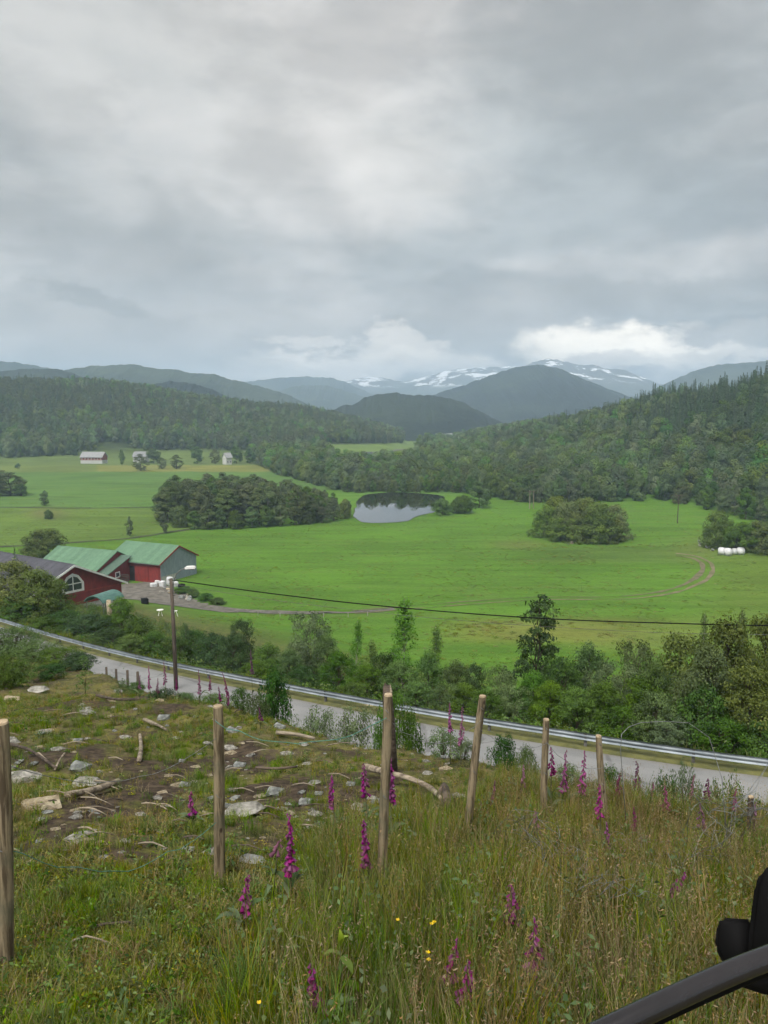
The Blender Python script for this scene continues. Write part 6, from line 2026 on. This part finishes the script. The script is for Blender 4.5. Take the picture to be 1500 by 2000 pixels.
def build_snag():
    Y = 8.6
    p = at(757, 1340, Y)
    g = hz(p.x, p.y)
    h = p.z - g
    root = empty('broken_snag', (p.x, p.y, g), 0, 'dark broken tree snag with pale splinter behind the middle post', 'snag')
    b = MB().tube([(0.05, 0, -0.2), (0.03, 0.02, h * 0.45), (0, 0, h * 0.85), (-0.01, 0, h)], [0.085, 0.065, 0.062, 0.045], 9)
    b.tube([(0, 0, h * 0.9), (-0.03, 0, h * 1.03)], [0.04, 0.008], 5)
    b.build('trunk', M['deadwood_dark'], root, True)
    MB().tube([(0.035, -0.03, h * 0.86), (0.04, -0.035, h * 0.95), (0.028, -0.02, h * 1.03)], [0.02, 0.016, 0.004], 5).build('splinter', M['deadwood'], root)


build_snag()

# ------------------------------------------------------------------ shrubs on the near slope
def slope_plant(kind, px, top, w, Y, label, cat='bush', name='slope_shrub', group=None):
    p = at(px, top, Y)
    g = hz(p.x, p.y)
    P[kind].place(name, (p.x, p.y, g - 0.04), max(0.25, p.z - g + 0.04), w * Y / FPX, label, cat, group)


for a in [('shrub', 20, 1222, 120, 27, 'leafy bush at the left edge above the road'), ('shrub', 70, 1248, 100, 25, 'leafy bush in the left cluster above the road'), ('shrub', 120, 1262, 90, 24, 'bush in the middle of the left roadside cluster'),
          ('shrub_dark', 158, 1276, 80, 23, 'dark bush at the right end of the left cluster'), ('shrub', 30, 1290, 90, 20, 'low bush before the left roadside cluster'), ('shrub_dark', 95, 1298, 70, 21, 'dark low bush before the left cluster'), ('shrub', 8, 1276, 80, 18, 'bush cut by the left frame edge on the slope'),
          ('sapling', 163, 1280, 40, 17, 'thin bare stemmed sapling on the dry grass strip', 'sapling'), ('shrub_dark', 312, 1346, 64, 14.5, 'dark green shrub at the foot of the lamp pole'),
          ('shrub_dark', 537, 1304, 82, 14, 'dense green bush hiding the guardrail'), ('shrub', 500, 1352, 60, 13, 'small bush left of the dense green one'), ('shrub', 468, 1340, 40, 13.5, 'thin weedy bush right of the upright post top'),
          ('shrub_willow', 620, 1372, 80, 13, 'loose willow shrub in front of the road'), ('shrub_willow', 690, 1366, 96, 12.5, 'willow shrub on the slope edge left of the middle post'), ('shrub', 765, 1340, 90, 12, 'leafy bush around the dark snag'),
          ('shrub', 800, 1380, 70, 11.5, 'leafy bush right of the middle post'), ('shrub_willow', 868, 1415, 80, 9.8, 'grey willow shrub left of the leaning post'), ('shrub_willow', 905, 1440, 60, 9.2, 'small grey shrub touching the leaning post'),
          ('shrub_dark', 985, 1434, 62, 9.0, 'dark shrub right of the leaning post'), ('shrub', 1030, 1455, 60, 8.6, 'shrub between the leaning and the short post'), ('shrub_willow', 1235, 1505, 80, 7.6, 'grey shrub below the stiff bent wire'),
          ('shrub', 1300, 1500, 70, 8.0, 'leafy shrub below the guardrail on the right'), ('shrub_willow', 1370, 1530, 90, 7.4, 'grey shrub on the bank at the right'), ('shrub', 1440, 1530, 90, 7.6, 'leafy shrub near the thin dark stake'), ('shrub_dark', 1490, 1560, 80, 7.0, 'dark shrub at the right frame edge on the bank'),
          ('shrub_willow', 1110, 1490, 60, 7.4, 'thin grey shrub between the short and the foxglove post'), ('shrub', 1190, 1490, 50, 7.6, 'leafy weed right of the foxglove post before the road'), ('shrub_willow', 1415, 1500, 80, 8.2, 'tangled grey shrub before the asphalt at the right'), ('shrub_willow', 1340, 1470, 70, 9.0, 'tall tangled grey shrub crossing the road at the right'),
          ('shrub', 360, 1352, 50, 14.6, 'weedy bush under the foxglove row'), ('shrub', 415, 1356, 60, 14.2, 'weedy bush at the right of the foxglove row'), ('shrub', 265, 1330, 40, 16, 'weedy bush by the small dark posts'), ('shrub_willow', 238, 1326, 36, 17, 'thin weeds among the small dark posts')]:
    slope_plant(*a)


# ------------------------------------------------------------------ foxgloves
def bell_mesh(name='bell'):
    """hanging tubular flower, mouth flared; hangs from the origin along -z, tilted outwards by its parent"""
    n, V, F = 8, [], []
    prof = [(0.0, 0.0035), (0.008, 0.007), (0.022, 0.0105), (0.034, 0.0120), (0.039, 0.0142)]
    for z, r in prof:
        for k in range(n):
            a = 6.2832 * k / n
            V.append((math.cos(a) * r, math.sin(a) * r, -z))
    for i in range(len(prof) - 1):
        for k in range(n):
            F.append((i * n + k, i * n + (k + 1) % n, (i + 1) * n + (k + 1) % n, (i + 1) * n + k))
    F.append(tuple(range(n)))
    return V, F


BV, BF = bell_mesh()
_bells = []
for t in (0.25, 0.5, 0.8):
    _bells.append(MB().add(BV, BF, t).mesh('bell', M['fox_bell'], True))
_lf = []
for s in range(3):
    b = MB()
    L, Wd = 0.22, 0.065
    V, F = [], []
    for k in range(6):
        f = k / 5
        w = Wd * math.sin(math.pi * min(0.97, 0.12 + f * 0.85)) * 0.5
        x = L * f; z = 0.10 * math.sin(f * 2.2) - 0.05 * f * s * 0.6
        V += [(x, -w, z + w * 0.4), (x, 0, z), (x, w, z + w * 0.4)]
    for k in range(5):
        for q in range(2):
            F.append((k * 3 + q, k * 3 + q + 1, (k + 1) * 3 + q + 1, (k + 1) * 3 + q))
    b.add(V, F, 0.3 + 0.25 * s)
    _lf.append(b.mesh('leaf', M['fox_leaf'], True))


def foxglove(px, top, bot, Y, label, fine=False, lean=0.0, dens=1.0, seed=0, group='foxgloves on the slope', size=1.0):
    rg = random.Random(seed + 9000)
    pt = at(px, top, Y); pb = at(px, bot, Y)
    x0, y0 = pt.x - lean * 0.5, pt.y
    g = hz(x0, y0)
    root = empty('foxglove', (x0, y0, g), 0, label, 'foxglove', group)
    h = max(0.35, pt.z - g)
    hb = max(0.15, min(h - 0.08, pb.z - g))
    cur = lambda z: Vector((lean * (z / h) ** 2 + math.sin(z * 3 + seed) * 0.012, math.cos(z * 2.3 + seed) * 0.012, z))
    MB().tube([cur(h * k / 8 - (0.05 if k == 0 else 0)) for k in range(9)], [0.0065 - 0.0045 * k / 8 for k in range(9)], 5).build('stem', M['fox_stem'], root, True)
    # bells, youngest and smallest at the top, mostly on one side
    n = int(max(10, (h - hb) / (0.0072 if fine else 0.0095)) * dens)
    size = size * (1.0 if fine else 0.9)
    face = rg.uniform(3.6, 5.8)
    mb = MB()
    for k in range(n):
        f = k / max(1, n - 1)
        z = hb + (h - hb) * f
        an = face + rg.uniform(-1.7, 1.7)
        s = size * (1.15 - 0.75 * f) * rg.uniform(0.85, 1.15)
        tilt = R(rg.uniform(28, 62)) * (1 - 0.3 * f)
        Mx = Matrix.Translation(cur(z)) @ Matrix.Rotation(an, 4, 'Z') @ Matrix.Translation((0.010 * s, 0, 0)) @ Matrix.Rotation(-tilt, 4, 'Y') @ Matrix.Scale(s, 4)
        if fine:
            o = new_obj('bell', _bells[rg.randrange(3)], root)
            o.matrix_local = Mx
        else:
            mb.add([Mx @ Vector(p) for p in BV], BF, rg.choice((0.2, 0.5, 0.85)))
    if not fine:
        mb.build('flower_spike', M['fox_faded'] if seed % 3 else M['fox_bell'], root, True)
    for k in range(6 if fine else 4):
        z = rg.uniform(0.03, hb * 0.55)
        o = new_obj('leaf', _lf[k % 3], root)
        s = rg.uniform(0.5, 0.9) * (1 - 0.5 * z / h)
        o.matrix_local = Matrix.Translation(cur(z)) @ Matrix.Rotation(rg.uniform(0, 6.28), 4, 'Z') @ Matrix.Rotation(R(-15), 4, 'Y') @ Matrix.Scale(s, 4)


for i, a in enumerate([
    (562, 1588, 1700, 4.4, 'largest purple foxglove standing left of the middle post', True), (713, 1598, 1686, 4.5, 'bright purple foxglove close to the left of the middle post', True),
    (650, 1512, 1568, 6.2, 'foxglove spike higher up between the two posts', True), (716, 1490, 1548, 6.0, 'foxglove spike touching the bleached log end', True),
    (764, 1478, 1560, 5.6, 'foxglove right against the middle post', True), (376, 1574, 1612, 6.3, 'single dark foxglove left of the upright post', True),
    (475, 1734, 1794, 4.0, 'small dull foxglove low right of the upright post', True), (997, 1738, 1848, 3.7, 'dark foxglove left of the tall faded spike', True),
    (1040, 1786, 1995, 3.3, 'tall faded foxglove spike at the bottom right of centre', True), (620, 1912, 1975, 3.0, 'low foxglove at the very bottom centre', True),
    (892, 1872, 1965, 3.2, 'foxglove with loose hanging bells near the bottom', True), (915, 1952, 1995, 3.0, 'pink foxglove tip at the bottom edge', True),
    (1318, 1716, 1795, 4.2, 'leaning reddish foxglove in the grass at the right', True),
    (490, 1268, 1314, 13.0, 'tall foxglove rising above the guardrail left of the bush'), (291, 1300, 1342, 14.2, 'foxglove left of the lamp pole in the row'), (322, 1292, 1334, 14.4, 'foxglove just left touching the lamp pole'),
    (309, 1324, 1350, 13.8, 'short foxglove under the two left of the lamp pole'), (388, 1308, 1352, 13.6, 'full foxglove right of the lamp pole'), (410, 1318, 1345, 13.6, 'slim foxglove above the upright post'),
    (437, 1312, 1358, 13.2, 'leaning foxglove right above the upright post'), (426, 1340, 1366, 13.0, 'short foxglove behind the upright post top'), (447, 1350, 1374, 12.8, 'small foxglove right of the upright post top'),
    (347, 1318, 1345, 14.0, 'thin foxglove right beside the lamp pole'), (272, 1318, 1342, 14.6, 'small foxglove by the last small dark post'),
    (880, 1372, 1425, 9.0, 'foxglove before the guardrail left of the leaning post'), (901, 1380, 1452, 8.6, 'taller foxglove directly left of the leaning post'), (505, 1380, 1405, 11.0, 'faded foxglove above the wire between two posts'),
    (1078, 1458, 1505, 6.6, 'bright foxglove touching the short post'), (1106, 1464, 1540, 6.8, 'pink foxglove right of the short post'), (1143, 1466, 1545, 7.0, 'slim foxglove left of the foxglove post'),
    (1175, 1532, 1592, 5.8, 'bright foxglove at the foot of the foxglove post'), (1184, 1606, 1655, 5.4, 'low foxglove below the foxglove post'), (1018, 1500, 1570, 7.2, 'dull foxglove between the leaning and short posts'),
    (960, 1542, 1574, 6.6, 'small foxglove right of the leaning post foot'), (1250, 1486, 1535, 7.2, 'foxglove in front of the road right of the foxglove post'), (1212, 1530, 1560, 6.9, 'faded foxglove below the stiff wire'),
    (1275, 1528, 1565, 7.0, 'pale pink foxglove in front of the road'), (1350, 1514, 1590, 6.8, 'foxglove on the bank before the asphalt at the right'), (1381, 1544, 1605, 6.6, 'foxglove pair member on the bank right of the pale one'),
    (1430, 1564, 1625, 6.3, 'wide foxglove left of the thin dark stake'), (1368, 1590, 1625, 6.0, 'low foxglove at the right among wire netting'), (1470, 1610, 1650, 6.0, 'dim foxglove below the thin dark stake'),
    (1052, 1590, 1620, 5.8, 'small pink foxglove beside the foot of the short post'), (540, 1640, 1660, 4.5, 'side spike beside the largest foxglove'), (1298, 1556, 1600, 6.4, 'reddish foxglove half hidden in netting'), (1235, 1575, 1620, 6.0, 'dull foxglove in netting below the road')]):
    px, top, bot, Y, lab = a[:5]
    foxglove(px, top, bot, Y, lab, len(a) > 5, lean={8: 0.0, 12: 0.12, 19: -0.08, 7: -0.03}.get(i, rnd.uniform(-0.04, 0.04)), dens=0.6 if i in (8, 10) else 1.0, seed=i)


# ------------------------------------------------------------------ buttercups and a bright young shoot
for i, (px, py, Y) in enumerate([(777, 1798, 3.5), (843, 1806, 3.4), (836, 1862, 3.2), (837, 1876, 3.15), (848, 1802, 3.45), (506, 1960, 2.9)]):
    p = at(px, py, Y)
    g = hz(p.x, p.y)
    root = empty('buttercup', (p.x, p.y, g), 0, 'small yellow buttercup in the foreground grass', 'flower', 'buttercups in the grass')
    h = p.z - g
    MB().tube([(0.02, 0, 0), (0.01, 0.01, h * 0.6), (0, 0, h)], 0.0013, 4).build('stem', M['fox_stem'], root)
    for k in range(5):
        a = k * 1.2566
        c, s = math.cos(a), math.sin(a)
        q = 0.011
        pts = [(0, 0, 0), (c * q * 0.6 - s * q * 0.5, s * q * 0.6 + c * q * 0.5, 0.005), (c * q * 1.1, s * q * 1.1, 0.008), (c * q * 0.6 + s * q * 0.5, s * q * 0.6 - c * q * 0.5, 0.005)]
        MB().add([Vector(t) + Vector((0, 0, h)) for t in pts], [(0, 1, 2, 3)], 0.6).build('petal', M['butter'], root)


def build_shoot():
    p = at(664, 1840, 3.15)
    g = hz(p.x, p.y)
    h = p.z - g
    root = empty('leafy_shoot', (p.x, p.y, g), 0, 'upright shoot with large bright yellow green leaves in the foreground', 'plant')
    MB().tube([(0, 0, 0), (0.006, 0, h * 0.5), (0, 0, h * 0.95)], [0.004, 0.003, 0.002], 5).build('stem', M['fox_stem'], root)
    for k, (z, an, s, up, br) in enumerate([(0.95, 1.9, 0.33, 66, 1), (0.90, -0.2, 0.36, 48, 1), (0.82, 3.5, 0.36, 12, 0), (0.80, -0.9, 0.42, -35, 0), (0.62, 4.2, 0.5, -40, 0), (0.6, 1.2, 0.4, 10, 0), (0.45, -0.6, 0.5, -20, 0), (0.35, 2.9, 0.5, 0, 0)]):
        me = _lf[k % 3].copy()
        me.name = 'leaf'
        me.materials.clear(); me.materials.append(M['herb_bright'] if br else M['herb'])
        o = new_obj('leaf', me, root)
        o.matrix_local = Matrix.Translation((0, 0, h * z)) @ Matrix.Rotation(an, 4, 'Z') @ Matrix.Rotation(R(-up), 4, 'Y') @ Matrix.Diagonal((s, s * 1.3, s, 1))


build_shoot()


# ------------------------------------------------------------------ grass and herbs (uncountable)
def blades(seed, n, h, spread, wid, curve, mat, heads=0, head_m=None, hl=0.06):
    rg = np.random.default_rng(seed)
    V, Q, T, tint, mi_q, mi_t = [], [], [], [], [], []
    for i in range(n):
        a = rg.uniform(0, 6.28); r = spread * math.sqrt(rg.uniform())
        b0 = np.array([math.cos(a) * r, math.sin(a) * r, -0.02])
        an = rg.uniform(0, 6.28)
        d = np.array([math.cos(an), math.sin(an), 0])
        s = np.array([-d[1], d[0], 0])
        hh = h * rg.uniform(0.5, 1.15); cv = curve * hh * rg.uniform(0.2, 1.2)
        w = wid * rg.uniform(0.7, 1.3)
        o = len(V)
        ts = [0, 0.4, 0.75, 1.0]
        for k, t in enumerate(ts):
            c = b0 + d * cv * t * t + np.array([0, 0, hh * (t - 0.22 * curve * t * t)])
            ww = w * (1 - t * 0.85)
            if k < 3:
                V += [c - s * ww, c + s * ww]
            else:
                V.append(c)
        Q += [(o, o + 1, o + 3, o + 2), (o + 2, o + 3, o + 5, o + 4)]
        T.append((o + 4, o + 5, o + 6))
        mi_q += [0, 0]; mi_t.append(0)
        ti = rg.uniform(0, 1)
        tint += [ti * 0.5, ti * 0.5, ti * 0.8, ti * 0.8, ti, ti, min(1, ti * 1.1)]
        if i < heads:
            top = V[o + 6]
            m = len(V)
            L = hl * rg.uniform(0.7, 1.4)
            for k in range(5):
                c = top + np.array([rg.normal() * 0.006, rg.normal() * 0.006, -L * 0.2 + L * k / 5]) + d * 0.1 * L * k / 5
                q = L * 0.14
                e = np.array([rg.normal(), rg.normal(), 0.8]); e /= np.linalg.norm(e)
                f = np.cross(e, rg.normal(size=3)); f /= np.linalg.norm(f)
                k0 = len(V)
                V += [c - e * q * 0.9, c + f * q * 0.22, c + e * q * 0.9, c - f * q * 0.22]
                Q.append((k0, k0 + 1, k0 + 2, k0 + 3)); mi_q.append(1)
                tint += [rg.uniform(0.2, 1)] * 4
    mats = [mat] + ([head_m] if head_m else [])
    me = np_mesh('tuft', V, Q, T, mats, tint, mi=mi_q + mi_t)
    return bpy.data.objects.new('tuft', me)


def herb(seed, n, size, h, mat):
    rg = np.random.default_rng(seed)
    C = np.column_stack([rg.normal(size=(n, 2)) * size * 1.2, np.abs(rg.normal(size=n)) * h])
    nr = unit(np.column_stack([rg.normal(size=(n, 2)) * 0.5, np.ones(n)]))
    V, Q = leaf_quads(C, nr, size * rg.uniform(0.6, 1.3, n), size * 0.5 * rg.uniform(0.7, 1.3, n), rg)
    return bpy.data.objects.new('herb', np_mesh('herb', V, Q, None, mat, np.repeat(rg.uniform(0, 1, n), 4)))


def build_cover():
    kinds = [blades(601, 36, 0.20, 0.07, 0.0032, 0.55, M['grass_green']), blades(602, 30, 0.14, 0.08, 0.0034, 0.7, M['grass_green']), blades(603, 30, 0.16, 0.08, 0.003, 0.7, M['grass_olive']),
             blades(604, 34, 0.36, 0.10, 0.0024, 0.40, M['grass_olive'], 5, M['grass_seed'], 0.05), blades(605, 26, 0.40, 0.11, 0.0017, 0.35, M['grass_straw'], 8, M['grass_seed'], 0.06),
             blades(606, 20, 0.20, 0.10, 0.0026, 0.9, M['grass_straw']), herb(607, 22, 0.045, 0.06, M['herb']), herb(608, 30, 0.028, 0.035, M['moss']),
             blades(609, 44, 0.30, 0.10, 0.0030, 0.5, M['grass_green']), herb(610, 26, 0.035, 0.14, M['leaf_willow'])]
    rg = np.random.default_rng(620)
    pts, pick, size = [], [], []

    def throw(n, x0, x1, y0, y1, fn):
        X = rg.uniform(x0, x1, n); Y = rg.uniform(y0, y1, n)
        k = np.abs(X) < 1.5 + Y * 0.72
        X, Y = X[k], Y[k]
        Z = height(X, Y)
        px, py = to_px(X, Y, Z)
        fn(X, Y, Z, px, py)

    def near(X, Y, Z, px, py):
        n = len(X)
        u = rg.uniform(size=n)
        se, _ = sdist(X, Y, EDGE, EDGE_N)
        sr, _ = sdist(X, Y, RAIL, RAIL_N)
        tall = np.clip(smooth(520, 760, px) * smooth(1500, 1720, py) + smooth(880, 1040, px) * smooth(1470, 1560, py), 0, 1)
        tall = np.clip(tall + 0.75 * smooth(1780, 1900, py) * smooth(330, 560, px), 0, 1)
        bare = 0.32 + 0.70 * fbm(X / 0.9, Y / 0.9, 41, 4) + 0.35 * np.exp(-((px - 90) / 150) ** 2 - ((py - 1480) / 36) ** 2) + 0.35 * np.exp(-((px - 240) / 200) ** 2 - ((py - 1575) / 36) ** 2) \
            + 0.30 * np.exp(-((px - 60) / 110) ** 2 - ((py - 1365) / 30) ** 2) + 0.3 * np.exp(-((px - 560) / 140) ** 2 - ((py - 1545) / 40) ** 2)
        bare = np.where(tall > 0.4, 0.0, np.clip(bare, 0, 1))
        keep = (rg.uniform(size=n) > np.clip(bare * 1.7 - 0.22, 0, 0.95)) & (sr < -6.6)
        straw = fbm(X / 1.1, Y / 1.1, 81, 3)
        green = fbm(X / 0.9, Y / 0.9, 82, 3)
        dry = np.exp(-((px - 180) / 130) ** 2 - ((py - 1345) / 22) ** 2)
        kd = np.where(u < 0.24, 7, np.where(u < 0.46, 2, np.where(u < 0.66, 1, np.where(u < 0.78, 6, np.where(u < 0.90, 0, 5)))))
        kd = np.where((green > 0.22) & (u < 0.8), np.where(u < 0.35, 0, 1), kd)
        kd = np.where((straw > 0.30) & (u < 0.6), np.where(u < 0.3, 5, 7), kd)
        kd = np.where(rg.uniform(size=n) < dry * 0.8, 5, kd)
        right = smooth(800, 1100, px)
        v = rg.uniform(size=n)
        tk = np.where(v < 0.26 + 0.0 * right, 8, np.where(v < 0.50 - 0.06 * right, 3, np.where(v < 0.64 + 0.18 * right, 4, np.where(v < 0.86, 0, 9))))
        kd = np.where(rg.uniform(size=n) < tall, tk, kd)
        s = rg.uniform(0.65, 1.25, n)
        edge_low = 1 - smooth(-2.5, 0.3, se) * (0.45 - 0.15 * smooth(1080, 1230, px))
        s = np.where(tall > 0.5, s * 1.05, s * 0.72) * edge_low
        # big stone footprints stay open
        pts.append(np.column_stack([X, Y, Z])[keep]); pick.append(kd[keep]); size.append(s[keep])

    def low(X, Y, Z, px, py):
        k = (px < 760) | (rg.uniform(size=len(X)) < 0.25)
        X, Y, Z = X[k], Y[k], Z[k]
        pts.append(np.column_stack([X, Y, Z]))
        pick.append(rg.choice([7, 7, 7, 6, 5, 2, 1], len(X)))
        size.append(rg.uniform(0.35, 0.8, len(X)))

    throw(17000, -6, 6, 2.0, 8.0, near)
    throw(26000, -14, 9, 8.0, 17.0, near)
    throw(15000, -30, 12, 17.0, 36.0, near)
    throw(16000, -3.6, 3.6, 2.0, 5.2, low)
    p = np.concatenate(pts); k = np.concatenate(pick); s = np.concatenate(size)
    tl = rg.normal(size=(len(p), 2)) * 0.12
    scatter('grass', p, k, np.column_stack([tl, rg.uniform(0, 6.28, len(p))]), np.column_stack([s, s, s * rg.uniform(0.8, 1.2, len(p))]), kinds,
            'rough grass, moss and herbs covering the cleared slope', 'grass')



build_cover()


def build_verge_growth():
    """knee-high growth on the banks beside the road and around the bushes beyond it"""
    rg = np.random.default_rng(640)
    kinds = [blades(641, 30, 0.5, 0.22, 0.010, 0.6, M['grass_green']), blades(642, 30, 0.55, 0.22, 0.009, 0.5, M['grass_olive']), herb(643, 60, 0.10, 0.30, M['leaf_mid']), herb(644, 60, 0.10, 0.30, M['leaf_dark']), herb(645, 50, 0.09, 0.25, M['leaf_olive'])]
    n = 26000
    k = rg.integers(0, len(RAIL), n)
    off = np.where(rg.uniform(size=n) < 0.72, 0.0 + 34 * rg.uniform(size=n) ** 1.5, -6.9 - 9 * rg.uniform(size=n) ** 1.4)
    X = RAIL[k, 0] + RAIL_N[k, 0] * off + rg.normal(size=n) * 0.5; Y = RAIL[k, 1] + RAIL_N[k, 1] * off + rg.normal(size=n) * 0.5
    sr, _ = sdist(X, Y, RAIL, RAIL_N)
    se, _ = sdist(X, Y, EDGE, EDGE_N)
    keep = ((sr > -0.12) | (sr < -6.45)) & (se > 0.0) & (Y > 2)
    X, Y, sr = X[keep], Y[keep], sr[keep]
    Z = height(X, Y)
    pick = rg.integers(0, 5, len(X))
    pick = np.where(np.abs(sr) < 2.2, pick % 2, pick)
    s = rg.uniform(0.5, 1.3, len(X)) * np.where(sr < 0, 0.75, np.where(sr < 0.5, 0.32, np.where(sr < 1.6, 0.7, 1.6)))
    scatter('undergrowth', np.column_stack([X, Y, Z]), pick, np.column_stack([np.zeros((len(X), 2)), rg.uniform(0, 6.28, len(X))]), np.column_stack([s, s, s]), kinds,
            'tall weeds and grass on the banks beside the road', 'undergrowth')
build_verge_growth()


def build_meadow():
    """tufts that stand above the sward of the near meadow"""
    rg = np.random.default_rng(660)
    kinds = [blades(661, 26, 0.34, 0.28, 0.022, 0.7, M['grass_green']), blades(662, 26, 0.38, 0.30, 0.020, 0.7, M['grass_olive']), blades(663, 22, 0.42, 0.30, 0.018, 0.6, M['grass_straw'])]
    n = 30000
    Y = np.exp(rg.uniform(math.log(95), math.log(330), n)); X = rg.uniform(-0.62, 0.62, n) * Y
    Z = height(X, Y)
    px, py = to_px(X, Y, Z)
    clump = fbm(X / 7, Y / 7, 91, 4) + rg.normal(size=n) * 0.25
    sr, _ = sdist(X, Y, RAIL, RAIL_N)
    rutp = RUT[:, :2]
    dr = np.min(np.hypot(X[:, None] - rutp[None, ::3, 0], Y[:, None] - rutp[None, ::3, 1]), axis=1)
    keep = (clump > 0.0) & (dr > 3.2) & (Z < 4) & (sr > 40) & ~in_poly(X, Y, POND) & ~((px < 480) & (py > 1130) & (py < 1200))
    X, Y, Z, px, py = X[keep], Y[keep], Z[keep], px[keep], py[keep]
    u = rg.uniform(size=len(X))
    rough = np.exp(-((px - 1190) / 180) ** 4 - ((py - 1083) / 18) ** 4) + np.exp(-((px - 1060) / 200) ** 4 - ((py - 1232) / 26) ** 4)
    pick = np.where(u < 0.66 - 0.4 * rough, 0, np.where(u < 0.93, 1, 2))
    s = rg.uniform(0.5, 1.2, len(X)) * (1 + 0.5 * rough)
    scatter('meadow_grass', np.column_stack([X, Y, Z]), pick, np.column_stack([np.zeros((len(X), 2)), rg.uniform(0, 6.28, len(X))]), np.column_stack([s * 1.4, s * 1.4, s * 0.42]), kinds,
            'taller grass tufts dotted over the valley meadow', 'grass')
build_meadow()


# ------------------------------------------------------------------ inside the coach: rail and mirror at the window corner
def build_coach_bits():
    a = at(1100, 2056, 0.74); b = at(1210, 2000, 0.76); c = at(1392, 1915, 0.80); d = at(1500, 1871, 0.82); e = at(1680, 1806, 0.86)
    root = empty('window_rail', tuple(a), 0, 'satin black tubular rail slanting across the bottom right corner', 'rail')
    o = Vector(a)
    pts = catmull([tuple(Vector(p) - o) for p in (at(980, 2125, 0.72), a, b, c, d, e)], 0.02)
    MB().tube([Vector(p) for p in pts], 0.0128, 20).build('tube', M['gloss_black'], root, True)
    lo = catmull([tuple(Vector(p) - o) for p in (at(1120, 2070, 0.75), at(1226, 2010, 0.775), at(1400, 1928, 0.815), at(1508, 1884, 0.835), at(1690, 1818, 0.875))], 0.02)
    MB().tube([Vector(p) for p in lo], 0.010, 14).build('underside_shade', M['black'], root, True)  # black tube added below the rail, stands in for its shaded underside
    # mirror housing and its bracket
    Y = 1.05
    p0 = at(1500, 1800, Y)
    root = empty('mirror_housing', tuple(p0), 0, 'matt black mirror housing cut by the right frame edge', 'mirror')
    o = Vector(p0)
    def sl(poly, y0, y1, nm, bev=0.006):
        V0 = [Vector(at(x, y, Y + y0)) - o for x, y in poly]
        V1 = [Vector(at(x, y, Y + y0 + y1)) - o for x, y in poly]
        n = len(poly)
        bm = bmesh.new()
        va = [bm.verts.new(v) for v in V0]; vb = [bm.verts.new(v) for v in V1]
        bm.faces.new(va[::-1]); bm.faces.new(vb)
        for i in range(n):
            bm.faces.new((va[i], va[(i + 1) % n], vb[(i + 1) % n], vb[i]))
        bmesh.ops.recalc_face_normals(bm, faces=bm.faces)
        bmesh.ops.bevel(bm, geom=list(bm.edges), offset=bev, segments=3, affect='EDGES')
        me = bpy.data.meshes.new(nm); bm.to_mesh(me); bm.free()
        me.materials.append(M['black'])
        me.polygons.foreach_set('use_smooth', np.ones(len(me.polygons), bool))
        new_obj(nm, me, root)
    sl([(1486, 1702), (1522, 1680), (1600, 1670), (1640, 1900), (1458, 1900), (1464, 1810), (1474, 1730)], 0.0, 0.10, 'housing', 0.008)
    sl([(1400, 1806), (1410, 1792), (1470, 1796), (1480, 1925), (1424, 1905), (1396, 1850)], 0.03, 0.09, 'bracket', 0.006)
    sl([(1440, 1890), (1620, 1885), (1620, 1960), (1500, 1945), (1440, 1925)], 0.02, 0.08, 'foot', 0.006)
build_coach_bits()
